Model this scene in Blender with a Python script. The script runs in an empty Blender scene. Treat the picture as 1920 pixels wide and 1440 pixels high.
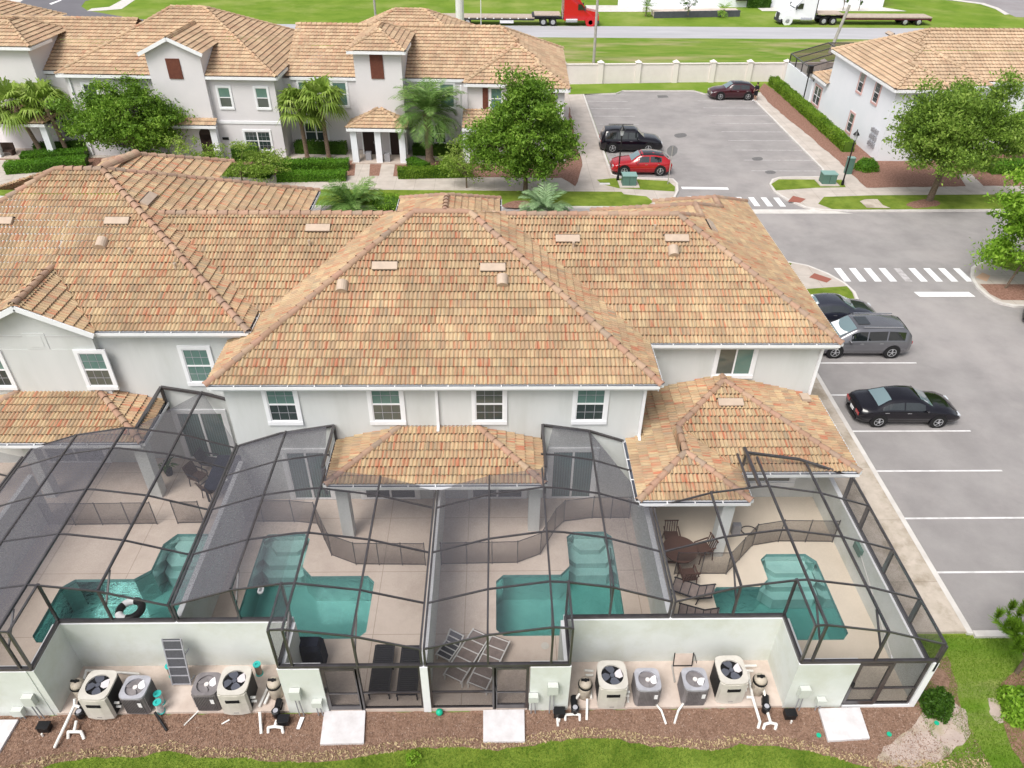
import bpy, math, random
import numpy as np
from mathutils import Vector, Matrix
from mathutils.geometry import tessellate_polygon
R=math.radians; PI=math.pi
rnd=random.Random(7)
sc=bpy.context.scene; COL=sc.collection
# ---------------- camera, sky, sun, exposure ----------------
FPX=1400.4; PITCH=0.633707; YAW=0.02466; ROLL=-0.012895; H=21.5
def cam_axes():
    cp,sp=math.cos(PITCH),math.sin(PITCH)
    r=Vector((1,0,0)); f=Vector((0,cp,-sp)); d=Vector((0,-sp,-cp))
    m=Matrix.Rotation(-YAW,3,'Z'); r,f,d=m@r,m@f,m@d
    c,s=math.cos(ROLL),math.sin(ROLL)
    return c*r+s*d,-s*r+c*d,f
AR,AD,AF=cam_axes()
cd=bpy.data.cameras.new('camera'); cam=bpy.data.objects.new('camera',cd); COL.objects.link(cam)
cd.sensor_width=36; cd.lens=FPX/1920*36; cd.clip_start=.1; cd.clip_end=2000
m3=Matrix((AR,-AD,-AF)).transposed(); cam.matrix_world=Matrix.Translation((0,0,H))@m3.to_4x4()
sc.camera=cam
SUN_EL,SUN_AZ=R(56),R(218)
w=bpy.data.worlds.new('World'); sc.world=w; w.use_nodes=True
nt=w.node_tree; bg=nt.nodes['Background']; sky=nt.nodes.new('ShaderNodeTexSky')
sky.sky_type='NISHITA'; sky.sun_disc=False; sky.sun_elevation=SUN_EL; sky.sun_rotation=SUN_AZ
sky.air_density=1.0; sky.dust_density=4.0; sky.ozone_density=.6
hs=nt.nodes.new('ShaderNodeHueSaturation'); hs.inputs['Saturation'].default_value=.35
nt.links.new(sky.outputs[0],hs.inputs['Color']); nt.links.new(hs.outputs[0],bg.inputs['Color']); bg.inputs['Strength'].default_value=.112
sd=bpy.data.lights.new('sun','SUN'); sd.energy=1.5; sd.angle=R(28); sd.color=(1,.96,.9)
sun=bpy.data.objects.new('sun',sd); COL.objects.link(sun)
# direction from which light comes (behind-left of camera, high)
dv=Vector((math.sin(SUN_AZ)*math.cos(SUN_EL),math.cos(SUN_AZ)*math.cos(SUN_EL),math.sin(SUN_EL)))
sun.rotation_euler=dv.to_track_quat('Z','Y').to_euler()
sc.view_settings.view_transform='Standard'; sc.view_settings.look='None'; sc.view_settings.exposure=.68; sc.view_settings.gamma=1
sc.render.engine='CYCLES'; sc.cycles.transparent_max_bounces=24; sc.cycles.max_bounces=7; sc.cycles.volume_bounces=0
sc.cycles.use_denoising=True

def at(px,py,z=0.0):
    "world point at height z seen at photo pixel px,py"
    d=AR*((px-960)/FPX)+AD*((py-720)/FPX)+AF
    t=(z-H)/d.z; return Vector((d.x*t,d.y*t,z))
def aty(px,py,y):
    d=AR*((px-960)/FPX)+AD*((py-720)/FPX)+AF
    t=y/d.y; return Vector((d.x*t,y,H+d.z*t))
# ---------------- materials ----------------
MT={}
def nd(t,k,**kw):
    n=t.nodes.new(k)
    for a,v in kw.items():
        if a in n.inputs: n.inputs[a].default_value=v
        else: setattr(n,a,v)
    return n
def c4(c): return (c[0],c[1],c[2],1)
def mat(name,c1,c2=None,scale=3.,rough=.7,metal=0,bump=0,bscale=40.,spec=.3,c3=None,s3=.3,w3=.5,joint=None,detail=5,coat=0,stretch=None,lo=.35,hi=.65):
    m=bpy.data.materials.new(name); m.use_nodes=True; t=m.node_tree; p=t.nodes['Principled BSDF']; L=t.links.new
    p.inputs['Base Color'].default_value=c4(c1); p.inputs['Roughness'].default_value=rough; p.inputs['Metallic'].default_value=metal
    p.inputs['Specular IOR Level'].default_value=spec; p.inputs['Coat Weight'].default_value=coat
    g=t.nodes.new('ShaderNodeNewGeometry'); vec=g.outputs['Position']
    if stretch:
        mp=t.nodes.new('ShaderNodeMapping'); mp.inputs['Scale'].default_value=stretch; L(vec,mp.inputs['Vector']); svec=mp.outputs[0]
    else: svec=vec
    out=None
    if c2 is not None:
        n=nd(t,'ShaderNodeTexNoise',Scale=scale,Detail=detail,Roughness=.6); L(svec,n.inputs['Vector'])
        rp=t.nodes.new('ShaderNodeMapRange'); rp.inputs['From Min'].default_value=lo; rp.inputs['From Max'].default_value=hi; L(n.outputs[0],rp.inputs[0])
        mx=t.nodes.new('ShaderNodeMix'); mx.data_type='RGBA'; L(rp.outputs[0],mx.inputs['Factor']); mx.inputs['A'].default_value=c4(c1); mx.inputs['B'].default_value=c4(c2); out=mx.outputs['Result']
    if c3 is not None:
        n=nd(t,'ShaderNodeTexNoise',Scale=s3,Detail=6,Roughness=.65); L(svec,n.inputs['Vector'])
        rp=t.nodes.new('ShaderNodeMapRange'); rp.inputs['From Min'].default_value=.48; rp.inputs['From Max'].default_value=.66; rp.inputs['To Max'].default_value=w3; L(n.outputs[0],rp.inputs[0])
        mx=t.nodes.new('ShaderNodeMix'); mx.data_type='RGBA'; L(rp.outputs[0],mx.inputs['Factor']); mx.inputs['B'].default_value=c4(c3)
        if out: L(out,mx.inputs['A'])
        else: mx.inputs['A'].default_value=c4(c1)
        out=mx.outputs['Result']
    if joint:
        b=t.nodes.new('ShaderNodeTexBrick'); b.offset=0; b.inputs['Color1'].default_value=(1,1,1,1); b.inputs['Color2'].default_value=(.96,.96,.96,1); b.inputs['Mortar'].default_value=(.62,.6,.58,1)
        b.inputs['Scale'].default_value=1; b.inputs['Mortar Size'].default_value=.012; b.inputs['Brick Width'].default_value=joint[0]; b.inputs['Row Height'].default_value=joint[1]; b.inputs['Mortar Smooth'].default_value=.3
        mp=t.nodes.new('ShaderNodeMapping'); mp.inputs['Location'].default_value=(joint[2],joint[3],0); L(vec,mp.inputs['Vector']); L(mp.outputs[0],b.inputs['Vector'])
        mx=t.nodes.new('ShaderNodeMix'); mx.data_type='RGBA'; mx.blend_type='MULTIPLY'; mx.inputs['Factor'].default_value=1
        if out: L(out,mx.inputs['A'])
        else: mx.inputs['A'].default_value=c4(c1)
        L(b.outputs['Color'],mx.inputs['B']); out=mx.outputs['Result']
    if out: L(out,p.inputs['Base Color'])
    if bump:
        n=nd(t,'ShaderNodeTexNoise',Scale=bscale,Detail=4); L(vec,n.inputs['Vector'])
        bp=t.nodes.new('ShaderNodeBump'); bp.inputs['Strength'].default_value=bump; bp.inputs['Distance'].default_value=.03; L(n.outputs[0],bp.inputs['Height']); L(bp.outputs[0],p.inputs['Normal'])
    MT[name]=m; return m
def leafmat(name,c1,c2,c3,sc_=.5,tr=.35):
    m=bpy.data.materials.new(name); m.use_nodes=True; t=m.node_tree; L=t.links.new
    for n in list(t.nodes): t.nodes.remove(n)
    g=t.nodes.new('ShaderNodeNewGeometry')
    cr=t.nodes.new('ShaderNodeValToRGB'); e=cr.color_ramp.elements; e[0].color=c4(c1); e[1].color=c4(c3); x=e.new(.55); x.color=c4(c2)
    n=nd(t,'ShaderNodeTexNoise',Scale=sc_,Detail=3); L(g.outputs['Position'],n.inputs['Vector'])
    a=t.nodes.new('ShaderNodeMath'); a.operation='MULTIPLY_ADD'; a.inputs[1].default_value=.55; L(g.outputs['Random Per Island'],a.inputs[0])
    b=t.nodes.new('ShaderNodeMath'); b.operation='MULTIPLY_ADD'; b.inputs[1].default_value=1.1; b.inputs[2].default_value=-.35; L(n.outputs[0],b.inputs[0]); L(b.outputs[0],a.inputs[2]); L(a.outputs[0],cr.inputs[0])
    d=t.nodes.new('ShaderNodeBsdfPrincipled'); d.inputs['Roughness'].default_value=.5; d.inputs['Specular IOR Level'].default_value=.25; L(cr.outputs[0],d.inputs['Base Color'])
    tl=t.nodes.new('ShaderNodeBsdfTranslucent'); L(cr.outputs[0],tl.inputs['Color'])
    mx=t.nodes.new('ShaderNodeMixShader'); mx.inputs[0].default_value=tr; L(d.outputs[0],mx.inputs[1]); L(tl.outputs[0],mx.inputs[2])
    o=t.nodes.new('ShaderNodeOutputMaterial'); L(mx.outputs[0],o.inputs[0]); MT[name]=m; return m
def tilemat(name,cols,tw=.30,th=.35,streak=.8,dark=1.):
    m=bpy.data.materials.new(name); m.use_nodes=True; t=m.node_tree; L=t.links.new; p=t.nodes['Principled BSDF']
    p.inputs['Roughness'].default_value=.75; p.inputs['Specular IOR Level'].default_value=.25
    uv=t.nodes.new('ShaderNodeUVMap'); sp=t.nodes.new('ShaderNodeSeparateXYZ'); L(uv.outputs[0],sp.inputs[0])
    def math_(op,a,b=None):
        n=t.nodes.new('ShaderNodeMath'); n.operation=op
        for i,x in enumerate((a,b)):
            if x is None: continue
            if isinstance(x,(int,float)): n.inputs[i].default_value=x
            else: L(x,n.inputs[i])
        return n.outputs[0]
    row=math_('FLOOR',math_('DIVIDE',math_('ADD',sp.outputs[1],.004),th))
    col=math_('FLOOR',math_('DIVIDE',sp.outputs[0],tw))
    cb=t.nodes.new('ShaderNodeCombineXYZ'); L(col,cb.inputs[0]); L(row,cb.inputs[1])
    wn=t.nodes.new('ShaderNodeTexWhiteNoise'); wn.noise_dimensions='2D'; L(cb.outputs[0],wn.inputs['Vector'])
    cr=t.nodes.new('ShaderNodeValToRGB'); cr.color_ramp.interpolation='LINEAR'; e=cr.color_ramp.elements
    e[0].color=c4(cols[0]); e[1].color=c4(cols[-1])
    for i,c in enumerate(cols[1:-1]): x=e.new((i+1)/(len(cols)-1)); x.color=c4(c)
    L(wn.outputs['Value'],cr.inputs[0])
    # streaks running down each tile
    cs=t.nodes.new('ShaderNodeCombineXYZ'); L(math_('MULTIPLY',sp.outputs[0],13.),cs.inputs[0]); L(math_('MULTIPLY',row,7.37),cs.inputs[1]); L(math_('MULTIPLY',sp.outputs[1],.8),cs.inputs[2])
    n1=nd(t,'ShaderNodeTexNoise',Scale=1.,Detail=1.); L(cs.outputs[0],n1.inputs['Vector'])
    r1=t.nodes.new('ShaderNodeMapRange'); r1.inputs['From Min'].default_value=.54; r1.inputs['From Max'].default_value=.74; r1.inputs['To Max'].default_value=streak; L(n1.outputs[0],r1.inputs[0])
    m1=t.nodes.new('ShaderNodeMix'); m1.data_type='RGBA'; L(r1.outputs[0],m1.inputs['Factor']); L(cr.outputs[0],m1.inputs['A']); m1.inputs['B'].default_value=(.46,.125,.07,1)
    r2=t.nodes.new('ShaderNodeMapRange'); r2.inputs['From Min'].default_value=.44; r2.inputs['From Max'].default_value=.26; r2.inputs['To Max'].default_value=streak*.8; L(n1.outputs[0],r2.inputs[0])
    m2=t.nodes.new('ShaderNodeMix'); m2.data_type='RGBA'; L(r2.outputs[0],m2.inputs['Factor']); L(m1.outputs['Result'],m2.inputs['A']); m2.inputs['B'].default_value=(.25,.215,.165,1)
    g=t.nodes.new('ShaderNodeNewGeometry')
    n3=nd(t,'ShaderNodeTexNoise',Scale=.55,Detail=5); L(g.outputs['Position'],n3.inputs['Vector'])
    r3=t.nodes.new('ShaderNodeMapRange'); r3.inputs['From Min'].default_value=.3; r3.inputs['From Max'].default_value=.7; r3.inputs['To Min'].default_value=.82*dark; r3.inputs['To Max'].default_value=1.08*dark; L(n3.outputs[0],r3.inputs[0])
    m4=t.nodes.new('ShaderNodeMix'); m4.data_type='RGBA'; m4.blend_type='MULTIPLY'; m4.inputs['Factor'].default_value=1; L(m2.outputs['Result'],m4.inputs['A']); L(r3.outputs[0],m4.inputs['B'])
    n6=nd(t,'ShaderNodeTexNoise',Scale=1.,Detail=4.,Roughness=.7); mp=t.nodes.new('ShaderNodeMapping'); mp.inputs['Scale'].default_value=(1.6,.5,.5); L(g.outputs['Position'],mp.inputs[0]); L(mp.outputs[0],n6.inputs['Vector'])
    r6=t.nodes.new('ShaderNodeMapRange'); r6.inputs['From Min'].default_value=.56; r6.inputs['From Max'].default_value=.75; r6.inputs['To Max'].default_value=.38; L(n6.outputs[0],r6.inputs[0])
    m6=t.nodes.new('ShaderNodeMix'); m6.data_type='RGBA'; L(r6.outputs[0],m6.inputs['Factor']); L(m4.outputs['Result'],m6.inputs['A']); m6.inputs['B'].default_value=(.22,.175,.13,1)
    L(m6.outputs['Result'],p.inputs['Base Color'])
    n5=nd(t,'ShaderNodeTexNoise',Scale=60.,Detail=3); L(g.outputs['Position'],n5.inputs['Vector'])
    bp=t.nodes.new('ShaderNodeBump'); bp.inputs['Strength'].default_value=.25; bp.inputs['Distance'].default_value=.01; L(n5.outputs[0],bp.inputs['Height']); L(bp.outputs[0],p.inputs['Normal'])
    MT[name]=m; return m
def glassmat(name,c1,c2,blind=0,rough=.06):
    "window pane with a blind or dark room behind it"
    m=bpy.data.materials.new(name); m.use_nodes=True; t=m.node_tree; L=t.links.new; p=t.nodes['Principled BSDF']
    p.inputs['Roughness'].default_value=rough; p.inputs['Specular IOR Level'].default_value=.6; p.inputs['Coat Weight'].default_value=.5; p.inputs['Coat Roughness'].default_value=.03
    g=t.nodes.new('ShaderNodeNewGeometry'); n=nd(t,'ShaderNodeTexNoise',Scale=1.6,Detail=3); L(g.outputs['Position'],n.inputs['Vector'])
    mx=t.nodes.new('ShaderNodeMix'); mx.data_type='RGBA'; L(n.outputs[0],mx.inputs['Factor']); mx.inputs['A'].default_value=c4(c1); mx.inputs['B'].default_value=c4(c2); o=mx.outputs['Result']
    if blind:
        wv=t.nodes.new('ShaderNodeTexWave'); wv.bands_direction='Z' if blind==1 else 'X'; wv.inputs['Scale'].default_value=8 if blind==1 else 3.2; wv.inputs['Distortion'].default_value=.6; L(g.outputs['Position'],wv.inputs['Vector'])
        m2=t.nodes.new('ShaderNodeMix'); m2.data_type='RGBA'; m2.blend_type='MULTIPLY'; m2.inputs['Factor'].default_value=.55; L(o,m2.inputs['A']); L(wv.outputs['Color'],m2.inputs['B']); o=m2.outputs['Result']
    L(o,p.inputs['Base Color']); MT[name]=m; return m
def screenmat(name,col,a0,a1):
    "fibreglass insect mesh: threads cover more of the view at grazing angles"
    m=bpy.data.materials.new(name); m.use_nodes=True; t=m.node_tree; L=t.links.new
    for n in list(t.nodes): t.nodes.remove(n)
    lw=t.nodes.new('ShaderNodeLayerWeight'); lw.inputs[0].default_value=.5; f0,f1=(.16,.45) if name=='screen' else (.15,.7)
    mr=t.nodes.new('ShaderNodeMapRange'); mr.inputs['From Min'].default_value=f0; mr.inputs['From Max'].default_value=f1; mr.inputs['To Min'].default_value=a0; mr.inputs['To Max'].default_value=a1; L(lw.outputs['Facing'],mr.inputs[0])
    g=t.nodes.new('ShaderNodeNewGeometry'); n=nd(t,'ShaderNodeTexNoise',Scale=22.,Detail=4,Roughness=.8); L(g.outputs['Position'],n.inputs['Vector'])
    m2=t.nodes.new('ShaderNodeMapRange'); m2.inputs['From Min'].default_value=.3; m2.inputs['From Max'].default_value=.7; m2.inputs['To Min'].default_value=.78; m2.inputs['To Max'].default_value=1.15; L(n.outputs[0],m2.inputs[0])
    mm=t.nodes.new('ShaderNodeMath'); mm.operation='MULTIPLY'; L(mr.outputs[0],mm.inputs[0]); L(m2.outputs[0],mm.inputs[1])
    tr=t.nodes.new('ShaderNodeBsdfTransparent'); d=t.nodes.new('ShaderNodeBsdfDiffuse'); d.inputs['Color'].default_value=c4(col)
    mx=t.nodes.new('ShaderNodeMixShader'); L(mm.outputs[0],mx.inputs[0]); L(tr.outputs[0],mx.inputs[1]); L(d.outputs[0],mx.inputs[2])
    o=t.nodes.new('ShaderNodeOutputMaterial'); L(mx.outputs[0],o.inputs[0]); MT[name]=m; return m
TC=[(.385,.27,.165),(.46,.335,.20),(.53,.40,.24),(.46,.315,.195),(.415,.29,.182),(.51,.38,.228)]
tilemat('tile_cap',[(.36,.22,.15),(.43,.30,.21),(.40,.24,.17),(.33,.25,.19),(.42,.25,.18),(.45,.33,.23)],streak=.1)
tilemat('tile',TC)
tilemat('tile_far',[(.43,.295,.19),(.515,.37,.235),(.57,.425,.275),(.46,.305,.20),(.535,.385,.245)],streak=.35)
tilemat('tile_tan',[(.46,.32,.21),(.53,.385,.255),(.58,.43,.29),(.49,.345,.23)],streak=.2)
mat('stucco',(.64,.655,.65),(.58,.60,.59),scale=.5,rough=.9,bump=.35,bscale=60,c3=(.52,.53,.50),s3=.5,w3=.35,stretch=(1.6,1.6,.3))
mat('stucco_yard',(.70,.725,.70),(.64,.67,.64),scale=.8,rough=.9,bump=.3,bscale=60,c3=(.50,.51,.40),s3=.9,w3=.35)
mat('stucco_far',(.70,.675,.69),(.66,.64,.655),scale=.5,rough=.9)
mat('stucco_white',(.80,.82,.86),(.76,.79,.83),scale=.5,rough=.9)
mat('trim',(.84,.85,.87),(.78,.79,.81),scale=2,rough=.5)
mat('trim_pink',(.62,.40,.37),(.56,.35,.33),scale=2,rough=.7)
mat('gutter_shade',(.10,.115,.15),rough=.5)
mat('soffit',(.55,.55,.55),rough=.8)
mat('vent',(.52,.41,.32),(.45,.355,.28),scale=4,rough=.6)
mat('shutter',(.16,.055,.035),(.12,.04,.028),scale=6,rough=.6)
mat('dark',(.02,.02,.022),rough=.5)
mat('black_plastic',(.012,.012,.014),rough=.35)
mat('bronze',(.035,.03,.032),(.055,.05,.054),scale=3,rough=.35,spec=.8,coat=.35)
mat('concrete',(.56,.50,.45),(.48,.43,.385),scale=1.3,rough=.9,bump=.2,bscale=30,c3=(.36,.30,.25),s3=.5,w3=.4,joint=(1.5,1.5,.2,.3))
mat('concrete_stain',(.56,.49,.42),(.46,.40,.33),scale=2.2,rough=.9,bump=.2,bscale=30,c3=(.26,.21,.15),s3=.9,w3=.75,joint=(4,3.,.2,.9))
mat('kerb',(.66,.63,.60),(.56,.53,.50),scale=1.5,rough=.9)
mat('pad',(.62,.53,.47),(.55,.46,.40),scale=2.5,rough=.9,c3=(.40,.32,.27),s3=1.2,w3=.5)
mat('deck_pink',(.65,.55,.475),(.59,.49,.42),scale=.9,rough=.9,c3=(.46,.37,.31),s3=.6,w3=.5,bump=.15,bscale=80,joint=(3.0,2.6,1.1,.6))
mat('deck_cream',(.70,.61,.50),(.65,.565,.46),scale=.9,rough=.9,bump=.15,bscale=80)
mat('asphalt',(.335,.317,.31),(.275,.259,.255),scale=.55,rough=.95,bump=.7,bscale=40,detail=15,c3=(.39,.362,.352),s3=.13,w3=.8,spec=.15)
mat('asphalt_far',(.30,.278,.285),(.265,.245,.252),scale=.3,rough=.95,bump=.3,bscale=60,c3=(.34,.33,.34),s3=.12,w3=.7,spec=.15)
mat('asphalt_dark',(.17,.165,.18),(.145,.14,.155),scale=.2,rough=.95)
mat('manhole',(.13,.125,.125),(.17,.165,.165),scale=8,rough=.7)
mat('road_pale',(.46,.455,.48),(.40,.40,.42),scale=.4,rough=.95,c3=(.36,.36,.38),s3=.15,w3=.5,stretch=(.3,2,1))
mat('paint',(.82,.82,.83),(.66,.65,.65),scale=5,rough=.7,lo=.5,hi=.85)
mat('paint_lot',(.74,.73,.73),(.42,.40,.40),scale=1.6,rough=.8,lo=.45,hi=.8,detail=12)
mat('paint_worn',(.52,.50,.50),(.33,.305,.305),scale=3,rough=.8,lo=.4,hi=.7)
mat('lawn',(.11,.17,.02),(.18,.24,.035),scale=1.2,rough=.95,bump=.8,bscale=25,c3=(.26,.34,.06),s3=.45,w3=.6,spec=.1)
mat('grass_patchy',(.11,.21,.02),(.21,.27,.055),scale=.5,rough=.95,bump=.6,bscale=10,c3=(.42,.33,.21),s3=.11,w3=.9,spec=.1,stretch=(.45,1.6,1))
mat('grass_far',(.12,.21,.02),(.18,.265,.035),scale=.25,rough=.95,bump=.4,bscale=8,c3=(.30,.33,.10),s3=.12,w3=.6,spec=.1)
mat('mulch',(.19,.115,.08),(.32,.205,.15),scale=14,rough=1,bump=1,bscale=40,c3=(.36,.235,.17),s3=2.5,w3=.5,spec=.1)
mat('mulch_red',(.20,.105,.075),(.34,.20,.155),scale=9,rough=1,bump=1,bscale=25,spec=.1)
mat('chip',(.38,.25,.185),(.19,.105,.075),scale=9,rough=1,c3=(.55,.43,.36),s3=12,w3=.9,spec=.1)
mat('straw',(.52,.40,.25),(.44,.35,.19),scale=6,rough=1,spec=.1)
mat('sand',(.50,.41,.36),(.42,.34,.30),scale=2,rough=1,bump=.5,bscale=20,c3=(.30,.27,.13),s3=1.3,w3=.6)
mat('tactile_red',(.30,.11,.08),rough=.9); mat('tactile_tan',(.58,.38,.26),rough=.9)
mat('plaster',(.62,.71,.69),(.52,.62,.61),scale=1.5,rough=.8)
mat('pool_tile',(.16,.34,.32),(.10,.25,.25),scale=9,rough=.3)
mat('fence_wall',(.74,.68,.66),(.70,.64,.62),scale=1.5,rough=.9,bump=.3,bscale=8)
mat('fence_post',(.74,.68,.65),rough=.9)
mat('bark',(.20,.15,.11),(.12,.09,.065),scale=9,rough=1,bump=.8,bscale=20)
mat('palm_bark',(.30,.22,.16),(.16,.11,.08),scale=12,rough=1,bump=1,bscale=14)
mat('metal_gray',(.33,.33,.35),(.27,.27,.29),scale=4,rough=.5)
mat('ac_gray',(.24,.22,.225),(.17,.155,.16),scale=3,rough=.55); mat('ac_top',(.42,.42,.46),(.33,.33,.36),scale=3,rough=.5)
mat('hp_cream',(.60,.57,.52),(.52,.49,.44),scale=2.5,rough=.5); mat('hp_black',(.022,.022,.024),rough=.6)
mat('fan',(.09,.095,.12),rough=.4); mat('fan_light',(.62,.58,.60),rough=.5); mat('hole',(.006,.006,.008),rough=.8)
mat('pvc',(.82,.81,.79),(.70,.67,.62),scale=5,rough=.45); mat('filter_tan',(.50,.44,.36),(.42,.36,.30),scale=4,rough=.5)
mat('teal',(.04,.46,.42),rough=.45); mat('pleat',(.42,.33,.27),(.34,.26,.21),scale=20,rough=.9); mat('pleat_white',(.68,.66,.66),(.55,.53,.53),scale=20,rough=.9)
mat('box_gray',(.56,.59,.55),rough=.5); mat('slab_white',(.68,.665,.68),(.58,.555,.56),scale=3,rough=.7)
mat('sling',(.10,.10,.115),(.08,.08,.09),scale=20,rough=.8); mat('lounger_dark',(.035,.035,.042),rough=.6); mat('frame_silver',(.66,.64,.62),rough=.4)
mat('wicker',(.09,.055,.042),(.05,.03,.025),scale=20,rough=.7); mat('cushion',(.26,.21,.19),(.20,.16,.15),scale=5,rough=.9); mat('wood_red',(.085,.045,.035),rough=.6)
mat('cloth_blue',(.03,.035,.06),(.02,.025,.04),scale=4,rough=.9); mat('white_plastic',(.82,.82,.84),rough=.35)
mat('green_box',(.10,.19,.155),(.085,.165,.135),scale=3,rough=.5); mat('green_box_top',(.22,.36,.33),rough=.5); mat('lid_green',(.01,.42,.25),rough=.4)
mat('lamp_black',(.012,.012,.013),rough=.35); mat('lamp_glass',(.55,.56,.58),rough=.15); mat('pole_gray',(.40,.38,.36),(.33,.31,.29),scale=3,rough=.9); mat('pole_white',(.72,.71,.71),(.64,.63,.63),scale=3,rough=.8)
mat('sign_gray',(.22,.22,.225),rough=.5)
mat('tyre',(.018,.018,.018),rough=.85); mat('rim',(.55,.56,.58),rough=.3,metal=.7); mat('rim_dark',(.12,.12,.13),rough=.35,metal=.6)
mat('car_black',(.005,.004,.008),rough=.12,coat=.45,spec=.4); mat('car_navy',(.02,.022,.035),rough=.15,coat=1,spec=.6); mat('car_gray',(.17,.17,.185),rough=.22,metal=.5,coat=1)
mat('car_red',(.38,.006,.012),rough=.18,coat=1); mat('car_maroon',(.045,.006,.012),rough=.15,coat=1); mat('car_blackroof',(.01,.01,.012),rough=.2,coat=1)
mat('car_glass',(.012,.016,.017),rough=.04,spec=.8,coat=1); mat('car_glass_light',(.17,.24,.26),rough=.06,coat=1); mat('tail_red',(.40,.01,.012),rough=.2,coat=.8); mat('head_white',(.60,.62,.65),rough=.15,coat=.8)
mat('paper',(.82,.83,.84),rough=.8)
mat('truck_red',(.52,.008,.012),rough=.25,coat=.8); mat('truck_white',(.80,.81,.84),rough=.3,coat=.6); mat('truck_dark',(.05,.05,.06),rough=.6); mat('chrome',(.60,.61,.63),rough=.25,metal=.8)
mat('trailer_deck',(.50,.42,.35),(.40,.33,.27),scale=3,rough=.9); mat('trailer_maroon',(.10,.02,.03),rough=.5)
mat('door_dark',(.035,.02,.018),rough=.5); mat('porch_floor',(.52,.44,.38),(.46,.39,.34),scale=2,rough=.9)
mat('skin',(.45,.27,.19),rough=.6); mat('shirt_black',(.015,.015,.018),rough=.9); mat('hair',(.03,.02,.015),rough=.8)
mat('wall_block',(.09,.095,.11),(.07,.075,.09),scale=2,rough=.9)
mat('hub',(.70,.66,.64),rough=.4)
glassmat('pane_green',(.13,.25,.22),(.20,.33,.29),1); glassmat('pane_dark',(.035,.05,.05),(.06,.09,.085),1); glassmat('pane_door',(.07,.14,.13),(.13,.21,.19),2); glassmat('pane_deep',(.012,.016,.018),(.03,.04,.042))
glassmat('pane_mid',(.10,.13,.12),(.17,.18,.15),1)
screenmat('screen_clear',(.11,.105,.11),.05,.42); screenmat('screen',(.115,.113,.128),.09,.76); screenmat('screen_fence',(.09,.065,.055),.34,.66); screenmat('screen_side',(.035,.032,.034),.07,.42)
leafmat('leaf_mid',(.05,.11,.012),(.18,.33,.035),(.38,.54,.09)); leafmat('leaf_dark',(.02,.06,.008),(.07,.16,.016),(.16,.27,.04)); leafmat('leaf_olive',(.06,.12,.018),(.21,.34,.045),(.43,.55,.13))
leafmat('leaf_bright',(.10,.22,.012),(.23,.42,.035),(.42,.60,.09)); leafmat('leaf_wisp',(.13,.23,.03),(.27,.40,.06),(.46,.52,.17)); leafmat('palm_leaf',(.07,.16,.03),(.17,.30,.07),(.34,.45,.17),tr=.25); leafmat('palm_olive',(.11,.19,.02),(.26,.38,.06),(.46,.54,.17),tr=.3)
leafmat('hedge_leaf',(.05,.14,.012),(.13,.31,.022),(.25,.46,.05)); leafmat('hedge_yellow',(.08,.17,.012),(.18,.31,.025),(.29,.42,.05)); leafmat('blade',(.085,.185,.02),(.16,.295,.035),(.31,.41,.085),sc_=1.2)
leafmat('pine_leaf',(.08,.17,.012),(.16,.30,.025),(.28,.42,.06)); leafmat('agave',(.13,.23,.10),(.24,.37,.18),(.38,.50,.28),tr=.15)
def watermat():
    m=bpy.data.materials.new('water'); m.use_nodes=True; t=m.node_tree; L=t.links.new
    for n in list(t.nodes): t.nodes.remove(n)
    g=t.nodes.new('ShaderNodeNewGeometry'); n=nd(t,'ShaderNodeTexNoise',Scale=3.2,Detail=4,Distortion=.8); L(g.outputs['Position'],n.inputs['Vector'])
    bp=t.nodes.new('ShaderNodeBump'); bp.inputs['Strength'].default_value=.4; bp.inputs['Distance'].default_value=.05; L(n.outputs[0],bp.inputs['Height'])
    gl=t.nodes.new('ShaderNodeBsdfGlossy'); gl.inputs['Roughness'].default_value=.05; L(bp.outputs[0],gl.inputs['Normal'])
    tr=t.nodes.new('ShaderNodeBsdfTransparent'); tr.inputs[0].default_value=(.76,.90,.88,1)
    fr=t.nodes.new('ShaderNodeFresnel'); fr.inputs['IOR'].default_value=1.33; L(bp.outputs[0],fr.inputs['Normal'])
    mx=t.nodes.new('ShaderNodeMixShader'); L(fr.outputs[0],mx.inputs[0]); L(tr.outputs[0],mx.inputs[1]); L(gl.outputs[0],mx.inputs[2])
    va=t.nodes.new('ShaderNodeVolumeAbsorption'); va.inputs['Color'].default_value=(.22,.68,.69,1); va.inputs['Density'].default_value=.27
    o=t.nodes.new('ShaderNodeOutputMaterial'); L(mx.outputs[0],o.inputs['Surface']); L(va.outputs[0],o.inputs['Volume']); MT['water']=m
watermat()
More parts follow.
